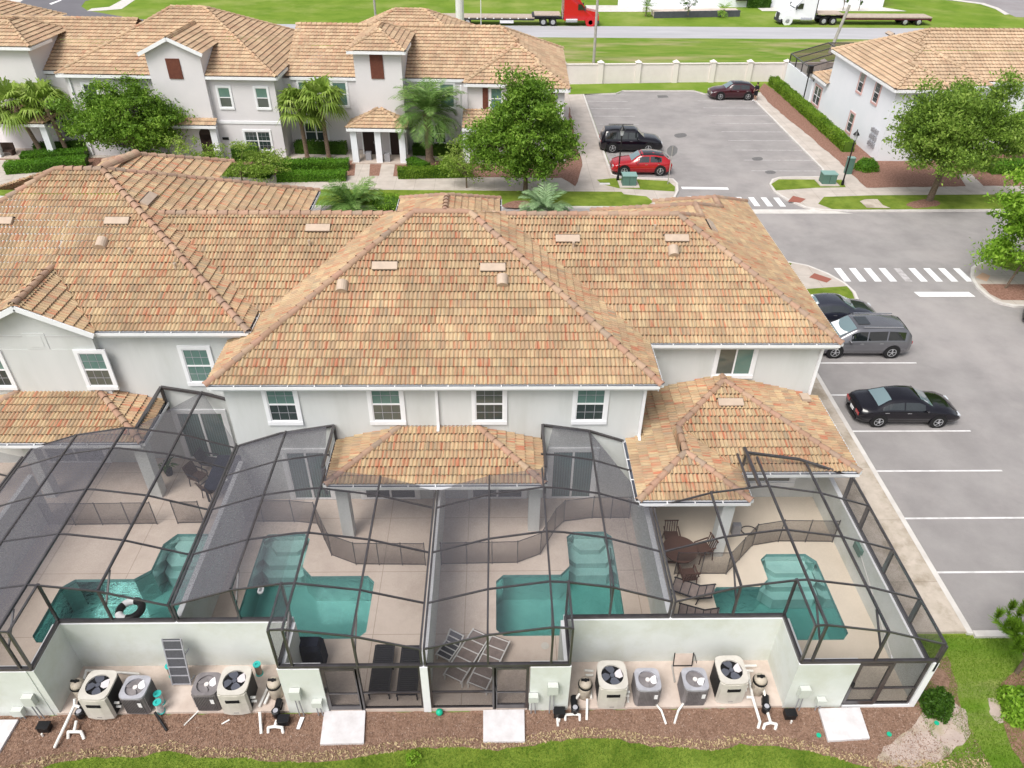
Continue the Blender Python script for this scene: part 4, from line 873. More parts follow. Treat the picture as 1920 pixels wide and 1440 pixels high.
# raised part of the right cage over the lower roof and its east side
pe=[12.5,14.06,16.0,17.95,19.4]
for a,b in zip(pe[:-1],pe[1:]):
    build('screen_panel',MB().quad((12.74,a,1.95),(12.74,b,1.95),(12.74,b,Z4(12.74)),(12.74,a,Z4(12.74))),'screen_side',t4)
for y in pe: build('post',MB().bar((12.74,y,1.9),(12.74,y,Z4(12.74)),.07,.16),'bronze',t4)
build('base_rail',MB().box(12.68,12.5,1.93,12.78,19.4,2.02),'bronze',t4)
build('beam',MB().bar((8.8,18.0,4.0),(8.8,19.95,4.0),.1).bar((8.45,18.0,Z4(8.45)),(8.45,19.6,4.02),.07).bar((8.8,19.7,4.0),(10.7,19.6,Z4(10.7)),.08).bar((10.7,19.6,Z4(10.7)),(12.74,19.4,Z4(12.74)),.08).bar((8.8,19.7,3.3),(8.8,19.7,4.0),.08),'bronze',t4)
lowfront(t2,[(-4.05,DV[3]-.11)],(-5.08,-4.05)); lowfront(t3,[(DV[3]+.11,-.1)],(-.1,.92)); lowfront(t4,[(11.5,12.6)],(10.52,11.5))
build('post',MB().box(-4.1,12.44,.1,-4.0,12.56,2.3),'bronze',t2); build('post',MB().box(-.15,12.44,.1,-.05,12.56,2.3),'bronze',t3)
build('door',MB().box(-16.0,12.44,.1,-15.9,12.52,2.25).box(-15.1,12.44,.1,-15.0,12.52,2.25).box(-15.9,12.44,.1,-15.1,12.52,.3).box(-15.9,12.44,.95,-15.1,12.5,1.02),'bronze',t1)
build('screen_panel',MB().box(-17.2,12.5,.1,-15.1,12.503,2.28),'screen_side',t1)
# ---- child safety fences ----
def sfence(label,pts,h=1.15,step=.95):
    t=thing('safety_fence',label,'pool fence',(pts[0][0],pts[0][1],ZD))
    for (a,b) in zip(pts[:-1],pts[1:]):
        a=Vector((*a,ZD));b=Vector((*b,ZD)); n=max(1,round((b-a).length/step))
        for i in range(n+1):
            p=a.lerp(b,i/n)
            if i<n or b.xy==Vector(pts[-1]): build('pole',MB().bar(p,p+Vector((0,0,h+.05)),.028),'bronze',t)
        top=MB().bar(a+Vector((0,0,h)),b+Vector((0,0,h)),.02).bar(a+Vector((0,0,.06)),b+Vector((0,0,.06)),.02); build('hem',top,'bronze',t)
        build('mesh_panel',MB().quad(a+Vector((0,0,.06)),b+Vector((0,0,.06)),b+Vector((0,0,h)),a+Vector((0,0,h))),'screen_fence',t)
pz=lambda *p:pix(*p,z=ZD)
sfence('brown mesh safety fence across the deck of the second patio',pz((438,979),(552,979),(595,983),(622,1042),(668,1059),(798,1060)))
sfence('brown mesh safety fence bending beside the steps of the third pool',pz((828,1059),(970,1056),(1013,1040),(1040,995),(1057,979),(1110,972),(1179,972)))
sfence('dark mesh safety fence around the round dining table, right patio',pz((1264,1077),(1361,1077),(1410,1024),(1459,1016),(1560,1017)))
sfence('brown mesh safety fence left of its gap in the float pool patio',pz((92,985),(142,985),(295,983)))
sfence('short mesh fence panel right of the gap in the float pool patio',pz((334,982),(383,981)))
# ---------------- far townhouses ----------------
def atx(px,py,x):
    d=AR*((px-960)/FPX)+AD*((py-720)/FPX)+AF; t=x/d.x; return Vector((x,d.y*t,H+d.z*t))
ZL=5.9
def endwing(r,xe,y0,s,inner,ez=ZL,sl=.5):
    "end of a row: three stepped hips that share the gable-side slope; s=+1 interior lies towards +x"
    P=lambda dx,dy:(xe+s*dx,y0+dy); z=lambda d:ez+sl*d
    r.face([P(0,0),P(0,13.6),P(5.54,8.06),P(4.1,6.62),P(4.1,5.3),P(2.4,3.6),P(2.4,2.4)],ez,sl)
    r.face([P(0,0),P(4.8,0),P(2.4,2.4)],ez,sl); r.face([P(4.8,0),P(4.8,1.2),P(2.4,3.6),P(2.4,2.4)],ez,sl)
    r.face([P(4.8,1.2),P(8.2,1.2),P(4.1,5.3),P(2.4,3.6)],ez,sl); r.face([P(8.2,1.2),P(8.2,2.52),P(4.1,6.62),P(4.1,5.3)],ez,sl)
    r.face([P(8.2,2.52),P(inner,2.52),P(inner,8.06),P(5.54,8.06),P(4.1,6.62)],ez,sl)
    r.face([P(0,13.6),P(inner,13.6),P(inner,8.06),P(5.54,8.06)],ez,sl)
    C=lambda a,b,da,db:r.cap((*P(*a),z(da)),(*P(*b),z(db)),.15)
    C((0,0),(2.4,2.4),0,2.4);C((4.8,0),(2.4,2.4),0,2.4);C((2.4,3.6),(2.4,2.4),2.4,2.4);C((2.4,3.6),(4.1,5.3),2.4,4.1);C((8.2,1.2),(4.1,5.3),0,4.1);C((4.1,5.3),(4.1,6.62),4.1,4.1);C((4.1,6.62),(5.54,8.06),4.1,5.54);C((5.54,8.06),(inner,8.06),5.54,5.54);C((0,13.6),(5.54,8.06),0,5.54)
    return r
def fascia(parent,segs,z,m='trim'):
    mb=MB()
    for a,b in segs: mb.bar((a[0],a[1],z-.14),(b[0],b[1],z-.14),.14,.2)
    return build('gutter',mb,m,parent)
AN=(-17.24,59.9,0)
B=thing('townhouse','far grey-pink townhouse row with porches and palms across the road',  'townhouse',AN,R(-1.8))
xe=5.6; y0=59.95
build('wall',MB().box(-60,62.5,-.2,-2.4,73.2,5.75).box(-2.3,61.5,-.2,0.8,73.2,5.75).box(.8,60.3,-.2,5.25,73.2,5.75),'stucco_far',B)
build('wall',MB().box(-33.2,60.2,-.2,-17.1,72.5,6.4),'stucco_far',B)
r=Roof(pitch=.3,nseg=4,amp=.035,expo=.40,seed=21); endwing(r,xe,y0,-1,22.5); r.make('roof','tile_far',B)
r=Roof(pitch=.3,nseg=4,amp=.035,expo=.40,seed=22); r.hip(-33.6,-16.75,59.85,74.0,6.5,.5); r.make('roof','tile_far',B)
r=Roof(pitch=.3,nseg=4,amp=.035,expo=.40,seed=23); r.face([(-62,62.4),(-30,62.4),(-30,68.),(-62,68.)],6.1,.5); r.face([(-30,73.6),(-62,73.6),(-62,68.),(-30,68.)],6.1,.5); r.cap((-62,68.,8.9),(-30,68.,8.9)); 
r.hip(-58,-41.5,64,78,7.3,.5); r.hip(-14,-1.5,66,76,6.9,.5)
r.make('roof','tile_far',B)
# gabled bay on the main wing
g0,g1,gp=-26.3,-22.2,-24.25; zb=8.15; gsl=.45; pk=zb+gsl*(gp-g0+.3)
build('gable_wall',MB().add([(g0,59.75,-.2),(g1,59.75,-.2),(g1,59.75,zb),(gp,59.75,pk-.15),(g0,59.75,zb),(g0,63.5,-.2),(g1,63.5,-.2),(g1,63.5,zb),(gp,63.5,pk-.15),(g0,63.5,zb)],[(0,1,2,3,4),(1,6,7,2),(5,0,4,9)]),'stucco_far',B)
r=Roof(pitch=.3,nseg=4,amp=.035,expo=.40,seed=24); yb_=65.5
r.face([(g0-.3,yb_),(g0-.3,59.4),(gp,59.4),(gp,yb_+1)],zb,gsl); r.face([(g1+.3,59.4),(g1+.3,yb_),(gp,yb_+1),(gp,59.4)],zb,gsl); r.cap((gp,59.4,pk),(gp,yb_,pk),.14); r.make('roof','tile_far',B)
build('rake_board',MB().bar((g0-.35,59.36,zb-.08),(gp,59.36,pk-.03),.06,.25).bar((g1+.35,59.36,zb-.08),(gp,59.36,pk-.03),.06,.25),'trim',B)
build('shutter',MB().box(-24.85,59.69,6.3,-23.8,59.75,7.75),'shutter',B)
# hipped tower over the double porch
build('tower_wall',MB().box(-11.0,61.2,-.2,-7.35,66,8.2),'stucco_far',B)
r=Roof(pitch=.3,nseg=4,amp=.035,expo=.40,seed=25); r.hip(-11.4,-6.95,60.8,67.5,8.25,.5); r.make('roof','tile_far',B)
fascia(B,[((-11.4,60.8),(-6.95,60.8)),((-6.95,60.8),(-6.95,64.))],8.25)
build('shutter',MB().box(-9.75,61.14,6.15,-8.75,61.2,8.0),'shutter',B)
fascia(B,[((-33.6,59.85),(g0,59.85)),((g1,59.85),(-16.75,59.85)),((-16.75,59.85),(-16.75,63.))],6.5)
fascia(B,[((-16.5,62.45),(-11.,62.45)),((-7.35,62.45),(-2.6,62.45)),((-2.6,61.15),(.8,61.15)),((.8,59.95),(5.6,59.95)),((5.6,59.95),(5.6,73.))],ZL); fascia(B,[((-62,62.4),(-33.6,62.4))],6.1)
bw=dict(grid=True,pane='pane_green',lower='pane_dark')
window(B,-21.55,-20.65,4.1,5.6,60.2,pane='pane_green',lower='pane_mid',grid=False); window(B,-18.65,-17.75,4.1,5.6,60.2,pane='pane_green',lower='pane_mid',grid=False)
window(B,-31.95,-31.0,4.1,5.7,60.2,pane='pane_dark',lower='pane_dark'); window(B,-28.4,-27.5,4.1,5.7,60.2,pane='pane_dark')
window(B,-20.15,-18.15,.75,2.25,60.2,kind='pair',pane='pane_dark',grid=True)
window(B,-30.6,-28.6,.75,2.25,60.2,kind='pair',pane='pane_dark',grid=True)
for x in (-37.6,-15.9,-4.6,-13.2): window(B,x,x+1.1,3.7,5.5,62.5,pane='pane_green',lower='pane_green',grid=False)
for x in (-15.9,-6.1,-37.): window(B,x,x+1.8,.8,2.3,62.5,kind='pair',pane='pane_dark',grid=False)
window(B,-.5,.35,3.9,5.5,61.5,pane='pane_green',grid=False); window(B,2.6,3.5,3.9,5.5,60.3,pane='pane_green',grid=False)
build('shutter',MB().box(-1.15,61.44,3.9,-.72,61.5,5.5),'shutter',B); build('shutter',MB().box(4.1,60.24,3.9,4.5,60.3,5.5),'shutter',B)
build('wall_band',MB().box(-22.1,60.14,2.85,-17.1,60.2,3.05),'trim',B); build('plaque',MB().box(-22.0,60.15,1.55,-21.5,60.2,1.75),'dark',B)
build('downspout',MB().box(-32.9,60.05,0,-32.8,60.19,6.2),'trim',B); build('downspout',MB().box(-22.35,59.6,0,-22.25,59.74,2.7),'trim',B); build('downspout',MB().box(-2.9,61.3,0,-2.8,61.44,5.7),'trim',B)
# porches
def porch(x0,x1,yf,yb,z=3.0,cols=(),apex=True,doors=(),seed=30,sl=.42):
    r=Roof(pitch=.3,nseg=4,amp=.035,expo=.40,seed=seed)
    if apex:
        d=min((x1-x0)/2,yb-yf); xm=(x0+x1)/2
        r.face([(x0,yf),(x1,yf),(x1-d,yf+d),(x0+d,yf+d)] if (x1-x0)/2>d+.01 else [(x0,yf),(x1,yf),(xm,yf+d)],z,sl)
        r.face([(x1,yf),(x1,yb),(x1-d,yb),(x1-d,yf+d)],z,sl); r.face([(x0,yb),(x0,yf),(x0+d,yf+d),(x0+d,yb)],z,sl)
        r.cap((x0,yf,z),(x0+d,yf+d,z+sl*d)); r.cap((x1,yf,z),(x1-d,yf+d,z+sl*d)); r.cap((xm,yf+d,z+sl*d),(xm,yb,z+sl*d))
    else: r.face([(x0,yf),(x1,yf),(x1,yb),(x0,yb)],z,sl)
    r.make('porch_roof','tile_far',B); fascia(B,[((x0,yf),(x1,yf))],z)
    build('porch_floor',MB().box(x0+.1,yf+.1,-.1,x1-.1,yb,.22),'porch_floor',B)
    for c in cols: build('column',MB().box(c-.24,yf+.2,.1,c+.24,yf+.65,z-.15),'stucco_white',B)
    build('soffit',MB().box(x0+.05,yf+.1,z-.3,x1-.05,yb,z-.24),'soffit',B)
    for dx in doors:
        o=build('door',MB().box(dx,yb-.08,.22,dx+1.,yb-.02,2.5),'door_dark',B); build('handle',MB().box(dx+.85,yb-.13,1.1,dx+.92,yb-.08,1.3),'chrome',o); build('door_frame',MB().box(dx-.1,yb-.1,.22,dx,yb-.02,2.6).box(dx+1.,yb-.1,.22,dx+1.1,yb-.02,2.6).box(dx,yb-.1,2.5,dx+1,yb-.02,2.6),'trim',o)
porch(-11.7,-7.0,59.0,61.2,cols=(-11.25,-9.35,-7.45),doors=(-10.9,-8.7),seed=31)
porch(-2.7,1.6,59.4,61.5,cols=(-2.4,1.3),apex=False,doors=(-1.0,),seed=32)
porch(-26.4,-21.9,59.1,59.75,cols=(-22.3,),apex=False,doors=(),seed=33,sl=.6)
porch(-40.5,-35.2,58.9,62.5,cols=(-40.,-35.6),doors=(-37.6,),seed=34)
o=build('door',MB().box(-23.6,59.68,.1,-22.6,59.75,2.1).cyl((-23.1,59.68,2.1),(-23.1,59.75,2.1),.5,n=20),'door_dark',B)
for px,py,lb in ((692,299,'small dark side table on the double porch'),(727,302,'dark planter box beside the middle porch column')):
    p=at(px,py,.22); b=build('planter',MB().prism([(p.x-.22,p.y-.2),(p.x+.22,p.y-.2),(p.x+.22,p.y+.2),(p.x-.22,p.y+.2)],.22,.85),'metal_gray'); tag(b,lb,'planter')
p=at(12,290,.2); t=thing('bench','dark wicker bench on the porch at the left picture edge','bench',(p.x,p.y,.2)); build('seat',MB().box(-.7,-.3,.3,.7,.3,.42),'wicker',t,world=False); build('backrest',MB().box(-.7,.2,.42,.7,.3,.9),'wicker',t,world=False)
for s in(-1,1): build('leg',MB().box(s*.62-.05,-.28,0,s*.62+.05,.28,.3),'wicker',t,world=False)
v=aty(44,70,61.); build('tower_wall',MB().box(v.x-5,61.3,-.2,v.x-.6,66,8.1),'stucco_far',B)
r=Roof(pitch=.3,nseg=4,amp=.035,expo=.40,seed=26); r.hip(v.x-5.4,v.x-.1,60.9,67.5,8.15,.5); r.make('roof','tile_far',B); fascia(B,[((v.x-5.4,60.9),(v.x-.1,60.9)),((v.x-.1,60.9),(v.x-.1,64.))],8.15)
# white end house on the right
Cc=thing('townhouse','white stucco townhouse with pink window trim right of the upper car park','townhouse',(31.3,62,0))
build('wall',MB().box(31.3,60.1,-.2,36,73.0,5.75).box(36,61.3,-.2,39.2,73,5.75).box(39.2,62.6,-.2,75,73,5.75),'stucco_white',Cc)
build('wall',MB().box(31.3,73.0,-.2,45,76.5,2.9),'stucco_white',Cc)
r=Roof(pitch=.3,nseg=4,amp=.035,expo=.40,seed=41); endwing(r,30.95,59.7,1,45); r.make('roof','tile_tan',Cc)
r=Roof(pitch=.3,nseg=4,amp=.035,expo=.40,seed=42); r.hip(48,66,60.5,76,6.6,.5); r.make('roof','tile_tan',Cc)
r=Roof(pitch=.3,nseg=4,amp=.035,expo=.40,seed=43); r.face([(31.0,76.8),(31.0,72.7),(32.6,72.7),(32.6,75.2)],2.95,.42); r.face([(46,76.8),(31,76.8),(32.6,75.2),(46,75.2)],2.95,.42); r.cap((31,76.8,2.95),(32.6,75.2,3.6)); r.make('lower_roof','tile_tan',Cc)
fascia(Cc,[((30.95,59.7),(35.7,59.7)),((35.7,60.9),(39.1,60.9)),((39.1,62.2),(75,62.2)),((30.95,59.7),(30.95,73.3))],ZL); fascia(Cc,[((31,72.9),(31,76.8))],2.95)
for ya,yb,za,zb_,kd in ((65.95,66.85,3.95,5.55,'hung'),(62.75,63.65,3.95,5.5,'hung'),(65.95,66.85,.55,2.1,'hung'),(74.1,75.8,.5,2.1,'pair')):
    window(Cc,ya,yb,za,zb_,31.3,face='W',trim=.14,kind=kd,pane='pane_mid',lower='pane_dark',trimm='trim_pink')
window(Cc,40.2,41.2,3.6,5.4,62.6,pane='pane_green',lower='pane_dark'); window(Cc,43.4,44.4,3.6,5.4,62.6,pane='pane_green')
window(Cc,36.8,37.7,3.8,5.5,61.3,pane='pane_green'); window(Cc,32.8,33.8,3.8,5.5,60.1,pane='pane_green')
roofvent(Cc,34.6,70.6,ZL+.5*3.65,.5,'W',1.1)
for k in range(9):
    x=31.15; y=61.0+.42*(k%3); z=.9+.55*(k//3); build('meter',MB().box(31.1,y,z,31.3,y+.22,z+.3),'metal_gray',Cc)
t=thing('yard_wall','white yard wall behind the white townhouse under a dark cage','wall',(31.3,80,0)); build('wall',MB().box(31.2,76.5,-.1,31.45,84.3,2.2),'stucco_white',t)
t=thing('screen_cage','distant dark pool cage behind the white townhouse','pool cage',(36,80,0))
f=MB()
ys_=[76.6,78.5,80.4,82.3,84.2]
for y in ys_: build('post',MB().bar((31.3,y,2.2),(31.3,y,3.1),.1),'bronze',t); build('rafter',MB().bar((31.3,y,3.1),(35,y,4.2),.09).bar((35,y,4.2),(42,y,4.2),.09),'bronze',t)
for x,z in ((31.3,3.1),(35,4.2),(38.5,4.2)): build('purlin',MB().bar((x,76.6,z),(x,84.2,z),.1),'bronze',t)
build('screen_panel',MB().quad((31.3,76.6,3.1),(31.3,84.2,3.1),(35,84.2,4.2),(35,76.6,4.2)).quad((35,76.6,4.2),(35,84.2,4.2),(42,84.2,4.2),(42,76.6,4.2)),'screen_fence',t)
build('screen_panel',MB().quad((31.3,76.6,2.2),(31.3,84.2,2.2),(31.3,84.2,3.1),(31.3,76.6,3.1)),'screen_side',t)
# boundary wall with piers
t=thing('boundary_wall','long pale pink boundary wall with capped piers behind the upper car park','wall',(15,84.3,0))
build('wall',MB().bar((-30,81.6,1.),(38,85.2,1.),.18,2.0),'fence_wall',t)
build('wall_cap',MB().bar((-30,81.6,2.03),(38,85.2,2.03),.3,.08),'fence_post',t)
for i in range(17):
    x=-20+i*3.52 if False else 7.0+ (i-7)*4.05; y=81.6+(x+30)*3.6/68; build('pier',MB().box(x-.28,y-.28,-.1,x+.28,y+.28,2.2).add([(x-.36,y-.36,2.2),(x+.36,y-.36,2.2),(x+.36,y+.36,2.2),(x-.36,y+.36,2.2),(x,y,2.45)],[(0,1,4),(1,2,4),(2,3,4),(3,0,4),(3,2,1,0)]),'fence_post',t)
# long white building at the top
t=thing('warehouse','long low white building at the top edge beyond the road','building',(45,128,0))
build('wall',MB().bar((19,129.,3),(61.5,130.6,3),.3,6.2),'stucco_white',t); build('wall',MB().bar((61.4,130.6,3),(60.5,150,3),.3,6.2),'stucco_white',t)
build('roof',MB().prism([(19,129.1),(61.4,130.7),(60.5,150),(18,150)],6.1,6.3),'trim',t)
build('window',MB().box(37.5,128.9,1.0,39.3,129.7,2.6),'pane_deep',t)
sheet('pavement',[(14,124.5),(35,125.5),(35,130.5),(14,130.)],.03,'kerb'); sheet('pavement',[(41,126.3),(64,127.2),(61,131),(41,130.4)],.03,'kerb')
p0=at(1226,34);p1=at(1386,31); t=thing('retaining_wall','low dark planter wall in front of the white building','planter wall',(p0.x,p0.y,0)); build('wall',MB().bar((p0.x,p0.y,.4),(p1.x,p1.y,.4),.3,.9),'wall_block',t)
sheet('gravel_bed',[(p0.x,p0.y+.2),(p1.x,p1.y+.2),(p1.x,p1.y+2.6),(p0.x,p0.y+2.6)],.7,'pad',th=.6)
# poles
t=tag(build('utility_pole',MB().cyl((11.41,93.,0),(11.3,93.,14),.17,.12),'pole_gray'),'tall grey utility pole beside the red truck','utility pole')
tag(build('utility_pole',MB().cyl((at(866,60).x,104.5,0),(at(866,60).x+.1,104.5,16),.55,.45,14),'pole_white'),'thick white pole in front of the red flatbed trailer','utility pole')
tag(build('utility_pole',MB().cyl((37.9,87.5,0),(43.0,89.0,9.0),.2,.17),'pole_gray'),'leaning grey pole behind the dark cage by the white house','utility pole') if False else tag(build('utility_pole',MB().cyl(tuple(at(1555,100)),tuple(at(1555,100)+Vector((1.2,.4,5.4))),.2,.17),'pole_gray'),'leaning grey pole behind the dark cage by the white house','utility pole')
tag(build('utility_pole',MB().cyl(tuple(at(705,40)),tuple(at(705,40)+Vector((0,0,12))),.16,.13),'pole_gray'),'thin grey pole above the tiled roof, top centre','utility pole')
t=thing('street_light','slim grey street light behind the flatbed trailer','street light',tuple(at(902,50))); build('pole',MB().cyl((0,0,0),(0,0,5.2),.06,.05),'pole_white',t,world=False); build('lamp_head',MB().box(-.9,-.12,5.1,.1,.12,5.22),'pole_white',t,world=False)
# ---------------- vehicles ----------------
def interp(ks,s):
    if s<=ks[0][0]: return ks[0][1]
    for (a,za),(b,zb) in zip(ks[:-1],ks[1:]):
        if s<=b:
            t=(s-a)/(b-a); t=t*t*(3-2*t)*.35+t*.65; return za+(zb-za)*t
    return ks[-1][1]
KIND={
'sedan':dict(L=4.9,W=.93,wb=(.98,3.82),r=.335,belt=[(0,.72),(.5,.92),(1.3,.97),(3.0,.93),(4.2,.85),(4.75,.66),(4.9,.5)],top=[(0,.78),(.12,.98),(.75,1.03),(1.5,1.36),(2.1,1.44),(2.7,1.43),(3.55,1.02),(4.3,.89),(4.75,.70),(4.9,.52)],gh=(.8,3.5),ws=(2.78,3.5),rw=(.82,1.5),side=[(1.02,2.02),(2.08,3.05)],wt=.62),
'suv':dict(L=5.2,W=1.0,wb=(.98,3.98),r=.40,belt=[(0,.95),(.3,1.08),(3.4,1.07),(4.5,1.0),(5.05,.85),(5.2,.6)],top=[(0,1.0),(.1,1.35),(.35,1.78),(1.2,1.86),(2.9,1.82),(3.65,1.22),(4.6,1.1),(5.05,.92),(5.2,.62)],gh=(.12,3.6),ws=(2.98,3.62),rw=(.09,.33),side=[(.4,1.25),(1.32,2.2),(2.27,3.05)],wt=.72),
'cross':dict(L=4.7,W=.94,wb=(.9,3.72),r=.38,belt=[(0,.85),(.35,1.02),(3.0,.98),(4.0,.92),(4.55,.75),(4.7,.5)],top=[(0,.9),(.1,1.12),(.75,1.52),(1.5,1.62),(2.4,1.6),(3.3,1.08),(4.1,.99),(4.55,.82),(4.7,.52)],gh=(.15,3.25),ws=(2.5,3.25),rw=(.2,.72),side=[(.85,1.75),(1.82,2.72)],wt=.66),
'van':dict(L=5.15,W=1.0,wb=(1.0,4.05),r=.365,belt=[(0,.95),(.3,1.05),(3.6,1.0),(4.6,.92),(5.0,.75),(5.15,.5)],top=[(0,1.0),(.12,1.35),(.45,1.68),(1.4,1.76),(3.0,1.72),(4.05,1.12),(4.7,.98),(5.0,.8),(5.15,.52)],gh=(.15,4.0),ws=(3.05,4.0),rw=(.12,.42),side=[(.5,1.4),(1.48,2.45),(2.52,3.35)],wt=.74)}
def car(name,kind,label,loc,rz,paint,roof=None,glass='car_glass',wsg=None,group='parked cars',rim='rim',extra=None):
    """length along +x (front at +x); loc = ground point below the rear bumper centre"""
    K=KIND[kind]; L,W=K['L'],K['W']; t=thing(name,label,'car',loc,rz,group)
    S=sorted(set([0,.05,.12,.3]+[round(i*L/26,3) for i in range(1,26)]+[L-.12,L-.05,L]+[K['gh'][0],K['gh'][1]])); 
    def wid(s):
        e=min(s,L-s); return W*(1-.16*max(0,1-e/.45)**2-.02*(s/L))
    def pt(s):
        w=wid(s); zb=interp(K['belt'],s); zt=max(interp(K['top'],s),zb+.015); g=max(0,min(1,(zt-zb)/.35)); wt=w*.90*(1-g)+K['wt']*W/.95*g
        zl=.20+.12*max(0,1-min(s,L-s)/.4)
        return [(0,zl),(w*.84,zl),(w*.965,zl+.12),(w,.5*(zl+zb)+.05),(w*.985,zb-.06),(w*.955,zb),(wt+.02,zt-.06),(wt-.10,zt-.005),(wt*.5,zt+.02),(0,zt+.028)]
    rings=[pt(s) for s in S]; n=len(rings[0]); V=[];F=[]
    for s,rg in zip(S,rings):
        for y,z in rg: V.append((s,-y,z))
        for y,z in rg[1:-1][::-1]: V.append((s,y,z))
    m=2*n-2
    for i in range(len(S)-1):
        for k in range(m): F.append((i*m+k,(i+1)*m+k,(i+1)*m+(k+1)%m,i*m+(k+1)%m))
    F.append(tuple(range(m))); F.append(tuple(range((len(S)-1)*m,len(S)*m))[::-1])
    body=build('body',MB().add(V,F),paint,t,smooth=True,world=False)
    if roof:
        a=interp; s0,s1=K['rw'][1],K['ws'][0]; mb=MB(); ss=[s0+(s1-s0)*i/8 for i in range(9)]; vs=[]
        for s in ss:
            p=pt(s)
            for y,z in ((-p[6][0],p[6][1]+.012),(-p[7][0],p[7][1]+.012),(0,p[9][1]+.01),(p[7][0],p[7][1]+.012),(p[6][0],p[6][1]+.012)): vs.append((s,y,z))
        mb.add(vs,[(i*5+k,(i+1)*5+k,(i+1)*5+k+1,i*5+k+1) for i in range(8) for k in range(4)]); build('roof',mb,roof,t,smooth=True,world=False)
    for sg in (-1,1):
        for (a,b) in K['side']:
            mb=MB(); vs=[]; q=7
            for i in range(q):
                s=a+(b-a)*i/(q-1); p=pt(s)
                for tt in (.1,.84):
                    y=p[5][0]+(p[6][0]-p[5][0])*tt+.008; z=p[5][1]+(p[6][1]-p[5][1])*tt; 
                    vs.append((s,sg*y,z))
            mb.add(vs,[(2*i,2*i+2,2*i+3,2*i+1) for i in range(q-1)]); build('window',mb,glass,t,world=False)
        # trims, mirrors, handles
        p=pt(K['side'][-1][1]); build('mirror',MB().sph((K['side'][-1][1]+.05,sg*(p[5][0]+.1),p[5][1]+.07),.1,8,6,(.7,1.1,.75)),paint,t,smooth=True,world=False)
        for (a,b) in K['side'][-2:]:
            s=a+.12; p=pt(s); build('handle',MB().box(s,sg*p[4][0]-.012,p[4][1]-.06,s+.2,sg*p[4][0]+.012,p[4][1]-.03),'chrome',body,world=False)
        zz=interp(K['belt'],.1); build('taillight',MB().box(-.02,sg*W*.62-.16,zz-.17,.28,sg*W*.62+.205,zz-.02),'tail_red',t,world=False)
        zz=interp(K['belt'],L-.35); build('headlight',MB().box(L-.38,sg*W*.66-.15,zz-.17,L-.06,sg*W*.66+.15,zz-.05),'head_white',t,world=False)
    for (a,b),gm,nm in ((K['ws'],wsg or glass,'windshield'),(K['rw'],wsg if kind=='sedan' and wsg else glass,'rear_window')):
        mb=MB(); vs=[]; q=6
        for i in range(q):
            s=a+(b-a)*(.06+.88*i/(q-1)); p=pt(s)
            for y,z in ((-p[7][0]*.98,p[7][1]),(-p[8][0],p[8][1]),(0,p[9][1]),(p[8][0],p[8][1]),(p[7][0]*.98,p[7][1])): vs.append((s+(.005 if nm=='windshield' else -.005),y,z+.012))
        mb.add(vs,[(i*5+k,(i+1)*5+k,(i+1)*5+k+1,i*5+k+1) for i in range(q-1) for k in range(4)]); build(nm,mb,gm,t,smooth=True,world=False)
    r_=K['r']
    for wx in K['wb']:
        for sg in (-1,1):
            y=sg*(W*.985)
            build('wheel_arch',MB().cyl((wx,sg*(W-.3),r_+.03),(wx,y+sg*.012,r_+.03),r_+.075,n=24),'black_plastic',t,world=False)
            wh=build('wheel',MB().ring([(r_*.6,-.1),(r_*.95,-.1),(r_,-.07),(r_,.09),(r_*.95,.12),(r_*.66,.12)],(wx,y-sg*.1,r_),(0,sg,0),24),'tyre',t,smooth=False,world=False)
            rm=MB(); rm.ring([(r_*.66,.115),(r_*.66,.128),(r_*.58,.13),(r_*.56,.10)],(wx,y-sg*.1,r_),(0,sg,0),20)
            build('wheel_disc',MB().cyl((wx,y-sg*.1,r_),(wx,y+sg*.0,r_),r_*.57,n=16),'rim_dark',wh,world=False)
            for k in range(5):
                aa=2*PI*k/5+.3; c=Vector((wx,y+sg*.022,r_)); d=Vector((math.cos(aa),0,math.sin(aa))); rm.bar(c+d*.04,c+d*r_*.6,.075,.025)
            rm.cyl((wx,y,r_),(wx,y+sg*.035,r_),.06,n=10); build('rim',rm,rim,wh,world=False)
    zz=interp(K['belt'],.05); build('licence_plate',MB().box(-.035,-.17,zz-.27,-.012,.17,zz-.12),'paper',t,world=False)
    build('grille',MB().box(L-.03,-W*.45,.38,L+.008,W*.45,.58),'black_plastic',t,world=False)
    build('bumper_trim',MB().box(-.02,-W*.6,.22,.1,W*.6,.36),'black_plastic',t,world=False)
    if kind in('suv','van'):
        for sg in (-1,1): build('roof_rail',MB().bar((.7,sg*K['wt']*.97,interp(K['top'],.7)+.07),(2.8,sg*K['wt']*.97,interp(K['top'],2.8)+.07),.035,.05),'chrome' if kind=='van' else 'black_plastic',t,world=False)
    return t
z0=.014
car('parked_car','sedan','black sedan with a pale rear window parked alone beside the end building',(16.3,26.75,z0),R(-1),'car_black',wsg='car_glass_light').scale=(.95,.95,.95)
v=car('parked_car','van','grey minivan with silver roof rails parked between two dark sedans',(21.15,32.35,z0),R(180),'car_gray',wsg='car_glass_light'); v.scale=(.96,.96,.96)
build('sunroof',MB().box(3.0,-.35,1.735,3.55,.35,1.752) if False else MB().add([(2.3,-.38,1.79),(2.3,.38,1.79),(2.95,.38,1.775),(2.95,-.38,1.775)],[(0,3,2,1)]),'car_glass',v,world=False)
build('sunshade',MB().add([(3.3,-.62,1.55),(3.3,.62,1.55),(3.9,.66,1.25),(3.9,-.66,1.25)],[(0,3,2,1)]),'paper',v,world=False)
v=car('parked_car','sedan','dark navy sedan half hidden behind the tiled roof edge, north of the minivan',(15.9,35.15,z0),R(0),'car_navy',wsg='car_glass_light')
